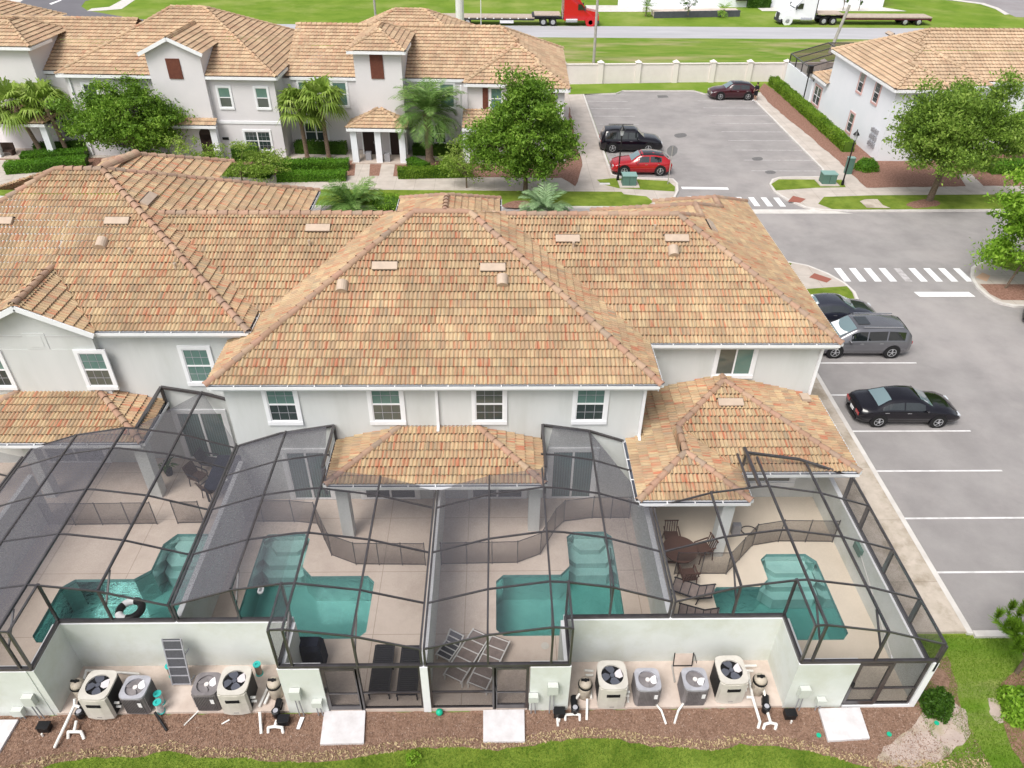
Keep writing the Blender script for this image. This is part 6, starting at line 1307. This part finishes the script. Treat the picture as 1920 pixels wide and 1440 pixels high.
build('hose',MB().tube([(.35*math.cos(a)*(1-k*.02),-.05,.35*math.sin(a)*(1-k*.02)) for k,a in enumerate([2*PI*k/14 for k in range(30)])],.025,6),'black_plastic',t,world=False)
# wall brush on its pole inside the right cage
t=thing('pool_brush','green pool brush on a long pole leaning along the east white wall','pool brush',(12.6,17.,1.4)); a0=Vector((12.58,13.9,.5)); a1_=Vector((12.58,17.2,1.55))
build('pole',MB().cyl(a0,a1_,.014),'frame_silver',t); build('brush_head',MB().box(12.5,17.1,1.45,12.62,17.6,1.75),'green_box',t); build('handle',MB().cyl(a0,a0-Vector((0,.15,.05)),.025),'white_plastic',t)
# ring float
p=at(246,1148,.14); t=thing('ring_float','black and white striped swim ring floating in the far left pool','swim ring',(p.x,p.y+.02,.16))
n,m=24,10
for seg in range(6):
    vs=[];fs=[]; ks=range(seg*4,seg*4+5)
    for k in ks:
        a=2*PI*k/n+.5
        for j in range(m): b=2*PI*j/m; vs.append(((.36+.13*math.cos(b))*math.cos(a),(.36+.13*math.cos(b))*math.sin(a),.09+.13*math.sin(b)))
    fs=[(i*m+j,(i+1)*m+j,(i+1)*m+(j+1)%m,i*m+(j+1)%m) for i in range(4) for j in range(m)]
    build('stripe',MB().add(vs,fs),'white_plastic' if seg in(1,3) else 'black_plastic',t,smooth=True,world=False)
p=at(489,1107,.15); t=thing('chlorine_float','small white floating dispenser in the second pool','pool float',(p.x,p.y,.13)); build('float',MB().prism(rrect(.2,.3,.09),0,.06),'white_plastic',t,world=False); build('grille',MB().box(-.05,-.08,.06,.05,.08,.065),'metal_gray',t,world=False)
p=at(1022,1211,ZD); tag(build('skimmer_lid',MB().cyl((p.x,p.y,ZD),(p.x,p.y,ZD+.012),.13,n=20),'hp_cream'),'round cream skimmer lid on the deck of the third patio','lid')
p=at(1308,998,ZD); 
# potted plants on the left patio
for px,py,lb in ((318,850,'dark potted plant by the sliding door of the float pool patio'),):
    p=at(px,py+40,ZD); t=thing('potted_plant',lb,'plant',(p.x,p.y,ZD)); build('pot',MB().ring([(.12,0),(.18,.3),(.16,.3)],(0,0,0),(0,0,1),12),'dark',t,world=False)
    mb=MB(); rr=random.Random(5)
    for k in range(26):
        a=rr.uniform(0,2*PI); l=rr.uniform(.3,.6); mb.add([(0,0,.3),(l*.5*math.cos(a+.2),l*.5*math.sin(a+.2),.6),(l*math.cos(a),l*math.sin(a),.55),(l*.5*math.cos(a-.2),l*.5*math.sin(a-.2),.6)],[(0,1,2,3)])
    build('foliage',mb,'leaf_dark',t,world=False)
# ---------------- street furniture and person ----------------
def lamp(label,px,py):
    p=at(px,py,.12); t=thing('lamp_post',label,'street lamp',(p.x,p.y,.12),0,'black lantern lamp posts by the upper car park')
    build('pole',MB().ring([(.11,0),(.11,.25),(.06,.45),(.045,3.3),(.045,3.35)],(0,0,0),(0,0,1),12),'lamp_black',t,world=False)
    build('lantern',MB().ring([(.09,0),(.17,.38),(.17,.4)],(0,0,3.45),(0,0,1),8),'lamp_glass',t,world=False); build('cap',MB().ring([(.24,0),(.16,.12),(.05,.26),(.02,.4)],(0,0,3.85),(0,0,1),10),'lamp_black',t,world=False); build('collar',MB().ring([(.05,0),(.11,.1)],(0,0,3.35),(0,0,1),10),'lamp_black',t,world=False)
lamp('black lantern post in front of the big black car',1158,338); lamp('black lantern post beside the right green transformer box',1579,347)
p=at(1252,345,.12); t=thing('stop_sign','grey back of an octagonal sign beside the red crossover','traffic sign',(p.x,p.y,.12)); build('post',MB().box(-.03,-.03,0,.03,.03,2.9),'pole_gray',t,world=False)
build('sign_face',MB().add([(.42*math.cos(PI/8+k*PI/4),.035,2.55+.42*math.sin(PI/8+k*PI/4)) for k in range(8)]+[(.42*math.cos(PI/8+k*PI/4),.05,2.55+.42*math.sin(PI/8+k*PI/4)) for k in range(8)],[tuple(range(8)),tuple(range(8,16))[::-1]]+[(k,(k+1)%8,8+(k+1)%8,8+k) for k in range(8)]),'sign_gray',t,world=False)
def tbox(label,px,py):
    p=at(px,py,.12); t=thing('transformer_box',label,'transformer box',(p.x,p.y,.12)); build('base',MB().box(-.75,-.5,-.02,.75,.9,.06),'concrete',t,world=False); build('cabinet',MB().prism(rrect(1.05,.8,.03,cy=.2),.06,.78),'green_box',t,world=False); build('lid',MB().prism(rrect(1.12,.88,.03,cy=.2),.78,.84),'green_box_top',t,world=False); build('door_seam',MB().box(-.01,-.215,.12,.01,-.2,.74),'dark',t,world=False)
tbox('green transformer box left of the car park entry, by the lamp post',1179,348); tbox('green transformer box right of the car park entry',1552,345)
p=at(1589,325,.13); t=thing('utility_box','tall narrow green utility box at the end of the hedge','utility box',(p.x,p.y,.13)); build('cabinet',MB().box(-.25,-.2,0,.25,.2,1.25),'green_box',t,world=False); build('lid',MB().box(-.27,-.22,1.25,.27,.22,1.3),'green_box_top',t,world=False)
tag(build('utility_cover',MB().prism(pix((1125,343),(1143,343),(1144,346),(1124,346),z=.14),.12,.15),'slab_white'),'white rectangular cover in the grass left of the transformer box','cover')
p=at(1508,194,.1); t=thing('lamp_post','plain black pole by the white yard wall','pole',(p.x-.2,p.y,.1)); build('pole',MB().cyl((0,0,0),(0,0,2.9),.06),'lamp_black',t,world=False); build('lantern',MB().box(-.22,-.22,2.9,.22,.22,3.6),'lamp_black',t,world=False)
# standing person beside the maroon car
p=at(1415,189,.12)
def person(label,loc,rz):
    J=dict(pel=(0,0,.95),chest=(0,.02,1.32),neck=(0,.02,1.5),headb=(0,0,1.56),head=(0,-.02,1.68),headt=(0,0,1.76),ls=(-.17,.02,1.43),le=(-.24,.0,1.15),lw=(-.2,-.14,.95),lh=(-.19,-.2,.88),rs=(.17,.02,1.43),re=(.23,-.03,1.16),rw=(.15,-.24,1.08),rh=(.12,-.32,1.08),lhip=(-.09,0,.9),lk=(-.1,-.02,.5),la=(-.11,.03,.09),lt=(-.12,-.13,.03),rhip=(.09,0,.9),rk=(.11,-.05,.5),ra=(.12,.0,.09),rt=(.14,-.16,.03))
    rad=dict(pel=.14,chest=.15,neck=.055,headb=.07,head=.095,headt=.075,ls=.06,le=.042,lw=.03,lh=.035,rs=.06,re=.042,rw=.03,rh=.035,lhip=.09,lk=.06,la=.04,lt=.035,rhip=.09,rk=.06,ra=.04,rt=.035)
    E_=[('pel','chest'),('chest','neck'),('neck','headb'),('headb','head'),('head','headt'),('chest','ls'),('ls','le'),('le','lw'),('lw','lh'),('chest','rs'),('rs','re'),('re','rw'),('rw','rh'),('pel','lhip'),('lhip','lk'),('lk','la'),('la','lt'),('pel','rhip'),('rhip','rk'),('rk','ra'),('ra','rt')]
    ks=list(J); t=thing('person',label,'person',loc,rz)
    me=bpy.data.meshes.new('body'); me.from_pydata([J[k] for k in ks],[(ks.index(a),ks.index(b)) for a,b in E_],[]); o=bpy.data.objects.new('body',me); COL.objects.link(o); o.parent=t; me.materials.append(MT['skin'])
    s=o.modifiers.new('s','SKIN'); 
    for k,v in zip(ks,me.skin_vertices[0].data): v.radius=(rad[k],rad[k]*.85)
    me.skin_vertices[0].data[0].use_root=True
    o.modifiers.new('ss','SUBSURF').levels=1; o.modifiers['ss'].render_levels=2
    build('shirt',MB().ring([(.19,0),(.175,.2),(.19,.42),(.19,.5),(.08,.56)],(0,.01,.93),(0,0,1),14).cyl((-.17,.02,1.45),(-.25,0,1.15),.075,.065).cyl((.17,.02,1.45),(.24,-.03,1.15),.075,.065),'shirt_black',t,world=False)
    build('shorts',MB().ring([(.18,0),(.19,.12)],(0,0,.84),(0,0,1),14).cyl((-.09,0,.92),(-.11,-.02,.55),.105,.10).cyl((.09,0,.92),(.12,-.03,.55),.105,.10),'shirt_black',t,world=False)
    build('hair',MB().sph((0,.015,1.71),.105,12,8,(1,1.05,.95)),'hair',t,smooth=True,world=False)
    for s in (-1,1): build('shoe',MB().prism(rrect(.1,.27,.045,cx=s*.125,cy=-.07),0,.07),'white_plastic',t,world=False)
person('person in black shirt and shorts standing behind the maroon car',(p.x,p.y,.12),R(-60))
# ---------------- vegetation ----------------
def leaves(centres,size,rs,flat=.0,aspect=.5,droop=0):
    "numpy leaf quads (rhombs) at the given centres"
    n=len(centres); C=np.array(centres); th=rs.uniform(0,2*PI,n); ph=np.arccos(rs.uniform(-1+flat,1,n)) if flat else np.arccos(rs.uniform(-1,1,n))
    sz=size*rs.uniform(.6,1.35,n)[:,None]
    nrm=np.stack([np.sin(ph)*np.cos(th),np.sin(ph)*np.sin(th),np.cos(ph)],1)
    a=np.cross(nrm,rs.normal(size=(n,3))); a/=np.linalg.norm(a,axis=1)[:,None]+1e-9; b=np.cross(nrm,a)
    if droop: a[:,2]-=droop; a/=np.linalg.norm(a,axis=1)[:,None]
    V=np.stack([C-a*sz,C+b*sz*aspect,C+a*sz,C-b*sz*aspect],1).reshape(-1,3)
    return V,np.arange(4*n,dtype=np.int32)
def npmesh(name,V,idx,m,parent,k=4,world=True):
    if world and parent: V=V-np.array(origin(parent))
    me=bpy.data.meshes.new(name); me.vertices.add(len(V)); me.vertices.foreach_set('co',V.astype(np.float32).ravel()); me.loops.add(len(idx)); me.loops.foreach_set('vertex_index',idx)
    nf=len(idx)//k; me.polygons.add(nf); me.polygons.foreach_set('loop_start',np.arange(0,nf*k,k,dtype=np.int32)); me.polygons.foreach_set('loop_total',np.full(nf,k,dtype=np.int32)); me.update()
    me.materials.append(MT[m]); o=bpy.data.objects.new(name,me); COL.objects.link(o)
    if parent: o.parent=parent
    return o
def tree(name,label,base,cz,rx,ry,rz_,n,leaf,m,seed,trunk_h,nclump=70,tr=.16,cat='tree',cx=0,cy=0,group=None,cone=0):
    rs=np.random.RandomState(seed); t=thing(name,label,cat,base,0,group); c0=np.array([cx,cy,cz-base[2]])
    cl=[]
    while len(cl)<nclump:
        u=rs.normal(size=3); u/=np.linalg.norm(u); r=rs.uniform(.35,1.)**.6
        p=u*r
        if p[2]<-.75: continue
        wob_=1+.2*math.sin(3*math.atan2(u[1],u[0])+seed)+.14*math.sin(5*u[2]+seed*2)+.1*math.sin(7*math.atan2(u[1],u[0])+2*seed)
        k=1-cone*max(0,p[2])
        cl.append((c0+p*np.array([rx*k,ry*k,rz_])*wob_*.9,rs.uniform(.45,1.35)))
    P=[];per=n//nclump
    for c,s in cl:
        sg=np.array([rx,ry,rz_*.62])*.115*s
        q=rs.normal(size=(int(per*s),3))*sg+c; q=q[q[:,2]>.5]; P.append(q)
    # twiggy sprays beyond the outline
    for k in range(nclump//2):
        u=rs.normal(size=3); u/=np.linalg.norm(u); u[2]=abs(u[2])*.8-.2; L_=rs.uniform(.9,1.22); m_=int(per*.35)
        tt=rs.uniform(.72,L_,m_)[:,None]; P.append(c0+u*tt*np.array([rx,ry,rz_])+rs.normal(size=(m_,3))*.09)
    P=np.concatenate(P); V,I=leaves(P,leaf,rs,aspect=.42); npmesh('crown',V,I,m,t,world=False)
    mb=MB().cyl((0,0,-.15),(cx*.2,cy*.2,trunk_h*.6),tr*1.25,tr,10).cyl((cx*.2,cy*.2,trunk_h*.6),(cx*.4,cy*.4,trunk_h+.3),tr,tr*.75,10); build('trunk',mb,'bark',t,world=False)
    lb=MB(); st=Vector((cx*.3,cy*.3,trunk_h*.85))
    for i in range(16):
        c=Vector(cl[i*nclump//16][0]); mid=st.lerp(c,.5)+Vector((0,0,.25)); lb.cyl(st,mid,tr*.42,tr*.24,6).cyl(mid,c,tr*.24,tr*.07,5)
    build('limb',lb,'bark',t,world=False); return t
def pb(px,py,z=.12): p=at(px,py,z); return (p.x,p.y,z)
tree('oak_tree','dark green bushy oak before the gabled bay of the far row',pb(262,308),3.5,4.1,3.4,3.2,34000,.12,'leaf_mid',3,1.6,100,cx=-.1)
tree('elm_tree','tall green elm at the corner of the far row with its trunk in the verge',pb(985,364),4.5,3.7,3.2,3.9,42000,.12,'leaf_mid',5,1.7,150,cone=.45)
tree('oak_tree','olive green spreading oak on the verge before the white house',pb(1742,376),5.1,4.5,3.8,3.4,46000,.12,'leaf_olive',8,2.6,170,tr=.2,cx=.6)
tree('young_tree','bright green young tree on the mulch corner at the right edge',pb(1884,540),4.3,3.3,2.9,3.7,32000,.115,'leaf_bright',12,2.3,80,tr=.06,cx=1.6)
tree('crape_myrtle','wispy white flowering tree in front of the far row porch path',pb(875,352),2.2,2.2,1.6,1.9,2600,.09,'leaf_wisp',14,1.0,34,tr=.06)
tree('crape_myrtle','wispy yellow green shrub tree behind the left tiled ridge',pb(455,342),1.6,4.0,1.6,1.5,7500,.09,'leaf_wisp',17,.6,60,tr=.06)
tree('olive_shrub','thin pale shrub between the dark oak and the ridge',pb(355,345),2.2,1.4,1.2,2.2,1500,.09,'leaf_wisp',19,1.2,24,tr=.05)
# white blossom on the porch-side tree
def bush(name,label,px,py,r,h,m,n,seed,z=.12,leaf=.06,cat='bush',group=None,sx=1.,inner=True):
    p=at(px,py,z); t=thing(name,label,cat,(p.x,p.y,z),0,group); rs=np.random.RandomState(seed)
    u=rs.normal(size=(n,3)); u/=np.linalg.norm(u,axis=1)[:,None]; u[:,2]=np.abs(u[:,2])*1.0
    k=1+.12*np.sin(5*np.arctan2(u[:,1],u[:,0])+seed)+rs.normal(size=n)*.07; P=u*k[:,None]*np.array([r*sx,r,h]); P[:,2]+=.02
    V,I=leaves(P,leaf,rs); npmesh('foliage',V,I,m,t,world=False)
    if inner: build('shade_core',MB().sph((0,0,h*.42),1,12,8,(r*sx*.82,r*.82,h*.5)),'leaf_dark',t,world=False)  # dark sphere behind the leaves, colours in the bush's shaded depth
    return t
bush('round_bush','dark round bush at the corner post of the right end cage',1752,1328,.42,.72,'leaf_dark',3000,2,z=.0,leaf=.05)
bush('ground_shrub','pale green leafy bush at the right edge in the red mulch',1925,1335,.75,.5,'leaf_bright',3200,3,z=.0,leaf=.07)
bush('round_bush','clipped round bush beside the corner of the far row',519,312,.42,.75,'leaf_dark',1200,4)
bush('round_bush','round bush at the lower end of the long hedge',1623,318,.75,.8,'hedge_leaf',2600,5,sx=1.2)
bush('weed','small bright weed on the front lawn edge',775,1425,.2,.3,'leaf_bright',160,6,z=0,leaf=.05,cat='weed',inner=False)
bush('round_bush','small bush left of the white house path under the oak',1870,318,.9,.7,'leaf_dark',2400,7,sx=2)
def hedge(label,pts,w,h,m,n,seed,z=.12,leaf=.055,group='clipped hedges'):
    "box hedge following a poly line"
    pts=[Vector(p) for p in pts]; t=thing('hedge',label,'hedge',(pts[0].x,pts[0].y,z),0,group); rs=np.random.RandomState(seed); core=MB(); P=[]
    tot=sum((b-a).length for a,b in zip(pts[:-1],pts[1:]))
    for a,b in zip(pts[:-1],pts[1:]):
        L_=(b-a).length; d=(b-a).normalized(); nn=Vector((-d.y,d.x)); core.bar((a.x,a.y,z+h*.46),(b.x,b.y,z+h*.46),w*.86,h*.9)
        k=int(n*L_/tot); u=rs.uniform(-.03,L_+.03,k); f=rs.uniform(size=k); ar=np.array([w,h,h]); ar=np.cumsum(ar/ar.sum())
        s=np.where(f<ar[0],rs.uniform(-1,1,k),np.where(f<ar[1],-1,1)); hh=np.where(f<ar[0],1.,rs.uniform(.03,1,k))
        wv=1+.05*np.sin(u*2.3+seed)+rs.normal(size=k)*.05
        X=a.x+d.x*u+nn.x*s*w/2*wv; Y=a.y+d.y*u+nn.y*s*w/2*wv; Z_=z+hh*h*(1+.05*np.sin(u*1.7+seed*3)+rs.normal(size=k)*.04); P.append(np.stack([X,Y,Z_],1))
    V,I=leaves(np.concatenate(P),leaf,rs); npmesh('foliage',V,I,m,t); build('shade_block',core,'leaf_dark',t); return t  # dark filler box behind the leaves, shaded inside put in as colour
def pw(*p): return [tuple(at(x,y,.12)[:2]) for x,y in p]
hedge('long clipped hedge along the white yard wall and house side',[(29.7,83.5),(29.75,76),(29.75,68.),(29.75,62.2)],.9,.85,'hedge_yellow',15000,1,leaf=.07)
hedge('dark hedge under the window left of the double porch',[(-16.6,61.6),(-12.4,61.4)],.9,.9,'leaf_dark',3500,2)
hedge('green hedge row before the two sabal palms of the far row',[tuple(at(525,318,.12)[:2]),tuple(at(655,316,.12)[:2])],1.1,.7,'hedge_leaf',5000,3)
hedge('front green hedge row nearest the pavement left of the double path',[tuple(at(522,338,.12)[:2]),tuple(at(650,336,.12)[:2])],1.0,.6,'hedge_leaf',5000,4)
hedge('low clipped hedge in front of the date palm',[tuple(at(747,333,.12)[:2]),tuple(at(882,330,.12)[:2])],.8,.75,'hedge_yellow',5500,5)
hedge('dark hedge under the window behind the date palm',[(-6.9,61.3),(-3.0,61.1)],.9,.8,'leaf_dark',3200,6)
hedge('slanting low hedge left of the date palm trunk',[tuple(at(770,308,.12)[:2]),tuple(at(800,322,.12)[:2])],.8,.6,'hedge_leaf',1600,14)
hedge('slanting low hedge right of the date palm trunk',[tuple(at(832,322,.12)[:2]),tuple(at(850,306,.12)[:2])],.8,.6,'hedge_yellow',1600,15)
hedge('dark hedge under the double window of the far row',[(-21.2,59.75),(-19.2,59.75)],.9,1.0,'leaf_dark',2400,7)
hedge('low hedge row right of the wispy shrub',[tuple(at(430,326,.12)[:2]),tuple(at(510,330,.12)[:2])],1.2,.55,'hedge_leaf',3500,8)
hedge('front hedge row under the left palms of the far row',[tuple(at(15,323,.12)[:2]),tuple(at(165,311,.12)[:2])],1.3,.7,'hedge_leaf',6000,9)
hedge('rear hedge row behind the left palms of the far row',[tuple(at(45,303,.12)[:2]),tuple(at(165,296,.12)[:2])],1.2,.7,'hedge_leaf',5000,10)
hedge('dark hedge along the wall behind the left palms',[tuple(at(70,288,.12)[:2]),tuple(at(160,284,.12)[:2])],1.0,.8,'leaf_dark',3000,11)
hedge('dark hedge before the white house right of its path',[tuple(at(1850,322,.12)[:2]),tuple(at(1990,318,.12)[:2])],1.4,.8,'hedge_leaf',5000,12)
# palms
def fanpalm(label,base,h,R_,seed,m='palm_olive',nf=30,lean=(0,0),group='sabal palms of the far row',fr=.95,name='fan_palm',tr=.17):
    rs=np.random.RandomState(seed); t=thing(name,label,'palm',base,0,group); top=np.array([lean[0],lean[1],h])
    if h>.6: build('trunk',MB().ring([(tr*1.3,0),(tr,.4),(tr*.92,h*.6),(tr*1.15,h)],(0,0,0),(lean[0],lean[1],h),12),'palm_bark',t,world=False)
    V=[]
    for i in range(nf):
        az=rs.uniform(0,2*PI); el=rs.uniform(-.55,1.35); d=np.array([math.cos(az)*math.cos(el),math.sin(az)*math.cos(el),math.sin(el)]); pl=R_*rs.uniform(.35,.55); hub=top+d*pl
        side=np.cross(d,[0,0,1.]); side/=np.linalg.norm(side)+1e-9; up=np.cross(side,d)
        V.append(np.array([top-side*.02,top+side*.02,hub+side*.015,hub-side*.015]))
        nb=20
        for k in range(nb):
            a=(k/(nb-1)-.5)*3.6; b=d*math.cos(a)+side*math.sin(a); L_=R_*fr*rs.uniform(.5,.72); w_=.075
            mid=hub+b*L_*.55+up*.05; tip=hub+b*L_+np.array([0,0,-L_*rs.uniform(.25,.6)]); pr=np.cross(b,up); pr/=np.linalg.norm(pr)+1e-9
            V.append(np.array([hub,mid-pr*w_,mid-pr*w_,mid+pr*w_])); V.append(np.array([mid-pr*w_,tip,tip,mid+pr*w_]))
    V=np.concatenate(V); npmesh('crown',V,np.arange(len(V),dtype=np.int32),m,t,world=False); return t
def datepalm(label,base,h,R_,seed,m='palm_leaf',nf=46,tr=.28,name='date_palm',group=None,nl=34,elr=(-.45,1.4)):
    rs=np.random.RandomState(seed); t=thing(name,label,'palm',base,0,group)
    if h>.5: build('trunk',MB().ring([(tr*1.6,0),(tr*1.15,.35),(tr,h*.5),(tr*1.1,h*.85),(tr*1.5,h)],(0,0,0),(0,0,1),14),'palm_bark',t,world=False)
    V=[]; top=np.array([0,0,h])
    for i in range(nf):
        az=rs.uniform(0,2*PI); el=rs.uniform(*elr); L_=R_*rs.uniform(.85,1.1); hd=np.array([math.cos(az),math.sin(az),0]); pts=[]
        for k in range(nl+1):
            s=k/nl; ang=el-1.5*s*s; pts.append((s,ang))
        p=top.copy(); q=[p.copy()]
        for k in range(nl): a=pts[k][1]; p=p+(hd*math.cos(a)+np.array([0,0,math.sin(a)]))*L_/nl; q.append(p.copy())
        side=np.cross(hd,[0,0,1.])
        for k in range(nl):
            pr=side*.018; V.append(np.array([q[k]-pr,q[k]+pr,q[k+1]+pr,q[k+1]-pr]))
            if k<3: continue
            l=.62*R_/2.4*math.sin(PI*(k/nl)**.8)+.12; dr=(q[k+1]-q[k]); dr/=np.linalg.norm(dr)
            for sg in(-1,1):
                b=side*sg*.8+dr*.6+np.array([0,0,-.25+rs.uniform(-.1,.25)]); tip=q[k]+b*l; V.append(np.array([q[k]-dr*.03,q[k]+b*l*.5-dr*.04,tip,q[k]+b*l*.5+dr*.04]))
    V=np.concatenate(V); npmesh('crown',V,np.arange(len(V),dtype=np.int32),m,t,world=False); return t
fanpalm('sabal palm with leaning trunk, leftmost of the pair at the left edge',pb(82,292),4.0,2.4,1,lean=(-.9,0)); fanpalm('sabal palm, right one of the pair at the left edge',pb(130,292),3.9,2.4,2,lean=(-.5,0))
fanpalm('sabal palm, left one of the pair before the recessed far wall',pb(577,299),4.0,2.2,3,lean=(-.1,0)); fanpalm('sabal palm, right one of the pair before the recessed far wall',pb(617,298),4.5,2.3,4,lean=(-.1,0))
datepalm('big date palm with stout trunk between the porches of the far row',pb(806,303),3.9,3.5,5,nf=56)
datepalm('low clumping palm rising behind the left tiled ridge',pb(662,395),.3,2.7,6,nf=40,name='shrub_palm',elr=(-.1,1.3))
datepalm('silvery low palm behind the middle ridge near the elm',pb(1020,398),.3,2.3,7,'agave',22,name='shrub_palm',elr=(.1,1.2))
fanpalm('bright fan palm beside the white house porch at the right edge',pb(1905,300),3.2,1.9,8,'leaf_bright',22,group=None,name='fan_palm')
bush('round_bush','yellow green bush at the foot of the low clumping palm',728,392,.9,1.0,'leaf_bright',2200,9,sx=1.5)
datepalm('small palm against the pale planter in front of the white building, left',pb(1211,30,0),1.2,1.7,9,'leaf_mid',16,.1,nl=14); datepalm('small palm against the pale planter in front of the white building, right',pb(1356,32,0),1.0,1.6,10,'leaf_bright',14,.1,nl=14)
tree('bare_shrub','reddish thin shrub in the dark planter',pb(1290,27,.7),2.2,1.6,1.2,1.2,500,.1,'mulch_leaf' if 'mulch_leaf' in MT else 'leaf_dark',31,.8,14,tr=.05)
tree('thin_tree','thin dark shrub against the white building, left of the lorry gap',pb(1580,20,0),2.0,1.0,.8,1.6,420,.12,'leaf_dark',32,.8,10,tr=.05); tree('thin_tree','thin dark shrub against the white building, nearest the trailer',pb(1610,20,0),2.0,.9,.8,1.6,420,.12,'leaf_dark',33,.8,10,tr=.05)
hedge('dark shrub block against the white building above the lawn',[tuple(at(1400,14,0)[:2]),tuple(at(1442,14,0)[:2])],1.2,2.2,'leaf_dark',900,16,z=0,leaf=.16,group=None)
# young pine at the right edge: upright candles with needles
def pine(label,base,seed):
    rs=np.random.RandomState(seed); t=thing('pine_tree',label,'pine',base); build('trunk',MB().cyl((0,0,0),(0,0,4.2),.07,.03,8),'bark',t,world=False)
    V=[]; tips=[]; br=MB()
    for k in range(34):
        z=rs.uniform(.5,4.0); a=rs.uniform(0,2*PI); L_=(4.6-z)*.36*rs.uniform(.5,1.05); e=np.array([math.cos(a)*L_,math.sin(a)*L_,z+L_*.35]); br.cyl((0,0,z),tuple(e),.02,.01,5); tips.append((np.array([0,0,z]),e))
        tips.append((e,e+np.array([0,0,.4])))
    tips.append((np.array([0,0,3.8]),np.array([0,0,4.75])))
    for a,b in tips:
        m_=260; s=rs.uniform(.25,1.,m_)[:,None]; P=a+(b-a)*s; d=(b-a)/np.linalg.norm(b-a); q=rs.normal(size=(m_,3)); q=q/np.linalg.norm(q,axis=1)[:,None]*.14+d*.14; w_=np.cross(q,rs.normal(size=(m_,3))); w_/=np.linalg.norm(w_,axis=1)[:,None]; w_*=.013
        V.append(np.stack([P-w_,P+w_,P+q+w_*.3,P+q-w_*.3],1).reshape(-1,3))
    V=np.concatenate(V); npmesh('needles',V,np.arange(len(V),dtype=np.int32),'pine_leaf',t,world=False); build('branch',br,'bark',t,world=False); return t
p=at(1905,1262,0); pine('young bright pine with upright shoots at the right edge',(p.x-.0,p.y,0),3)
p=at(1975,1200,0); pine('second young pine mostly outside the right edge',(p.x+.3,p.y+.6,0),4)
# grass blades on the near lawn, mulch chips and straw
rs=np.random.RandomState(11)
E2=np.array(sorted(edge)); 
def yedge(x): return np.interp(x,E2[:,0],E2[:,1])
n=90000; X=rs.uniform(-14.8,15.8,n); Y=rs.uniform(10.0,12.2,n); keep=Y<yedge(X)-.02+rs.normal(size=n)*.05; X,Y=X[keep],Y[keep]; n=len(X)
a=rs.uniform(0,2*PI,n); h=rs.uniform(.04,.10,n); w_=.007
b0=np.stack([X-np.cos(a)*w_,Y-np.sin(a)*w_,np.full(n,0.)],1); b1=np.stack([X+np.cos(a)*w_,Y+np.sin(a)*w_,np.full(n,0.)],1); l=rs.normal(size=(n,2))*.03; tp=np.stack([X+l[:,0],Y+l[:,1],h],1)
V=np.stack([b0,b1,tp],1).reshape(-1,3); o=npmesh('grass',V,np.arange(len(V),dtype=np.int32),'blade',None,3); tag(o,kind='stuff')
# grass right of the cages, thinner
n=34000; X=rs.uniform(12.9,17.0,n); Y=rs.uniform(10.2,14.95,n); X=np.where(rs.uniform(size=n)<.0,X,X)
a=rs.uniform(0,2*PI,n); h=rs.uniform(.03,.09,n)
pt_=[(x_,y_) for x_,y_ in zip(X,Y)]
def near(px,py,r): q=at(px,py); return (X-q.x)**2+(Y-q.y)**2<r*r
bad=near(1775,1320,.33)|near(1780,1380,.42)|near(1740,1400,.4)|near(1700,1400,.4)|near(1860,1330,.25)|(X>at(1890,1330).x-.1*(Y-12))&(Y<13.0)|near(1752,1330,.5)|near(1758,1270,.35)|near(1765,1350,.3)
X,Y,a,h=[q[~bad] for q in (X,Y,a,h)]; n=len(X)
b0=np.stack([X-np.cos(a)*.008,Y-np.sin(a)*.008,np.full(n,0.)],1); b1=np.stack([X+np.cos(a)*.008,Y+np.sin(a)*.008,np.full(n,0.)],1); l=rs.normal(size=(n,2))*.03; tp=np.stack([X+l[:,0],Y+l[:,1],h],1)
V=np.stack([b0,b1,tp],1).reshape(-1,3); tag(npmesh('grass',V,np.arange(len(V),dtype=np.int32),'hedge_yellow',None,3),kind='stuff')
def chips(name,n,m,ylo,yhi,sz,seed,xr=(-15,14.2)):
    rs=np.random.RandomState(seed); X=rs.uniform(*xr,n); Y=rs.uniform(ylo,12.4,n) if yhi is None else yedge(X)+rs.uniform(ylo,yhi,n); sd_=at(1770,1360); k=(Y>yedge(X))&(Y<12.4)&(((X-sd_.x)**2+(Y-sd_.y)**2>.75*rs.uniform(.35,1.3,n))|(rs.uniform(size=n)<.12)); X,Y=X[k],Y[k]; n=len(X)
    C=np.stack([X,Y,rs.uniform(.015,.045,n)],1); V,I=leaves(C,sz,rs,flat=1.2,aspect=.35); tag(npmesh(name,V,I,m,None),kind='stuff')
chips('mulch_chips',42000,'chip',10.2,None,.024,21); chips('mulch_chips',12000,'mulch',10.2,None,.03,22); chips('dry_grass',5000,'straw',-.08,.30,.05,23)
# weathered power lines crossing the street side
for z_,yy in ((9.0,90.),(9.6,90.)):
    mb=MB(); pts=[(x,yy+.02*x,z_+.00035*(x-5)**2) for x in range(-70,12,8)]
    for a_,b_ in zip(pts[:-1],pts[1:]): mb.cyl(a_,b_,.018,n=5)
    tag(build('power_line',mb,'lamp_black'),'thin dark cable crossing above the road at top left'+(', lower of two' if z_<9.2 else ', upper of two'),'cable')
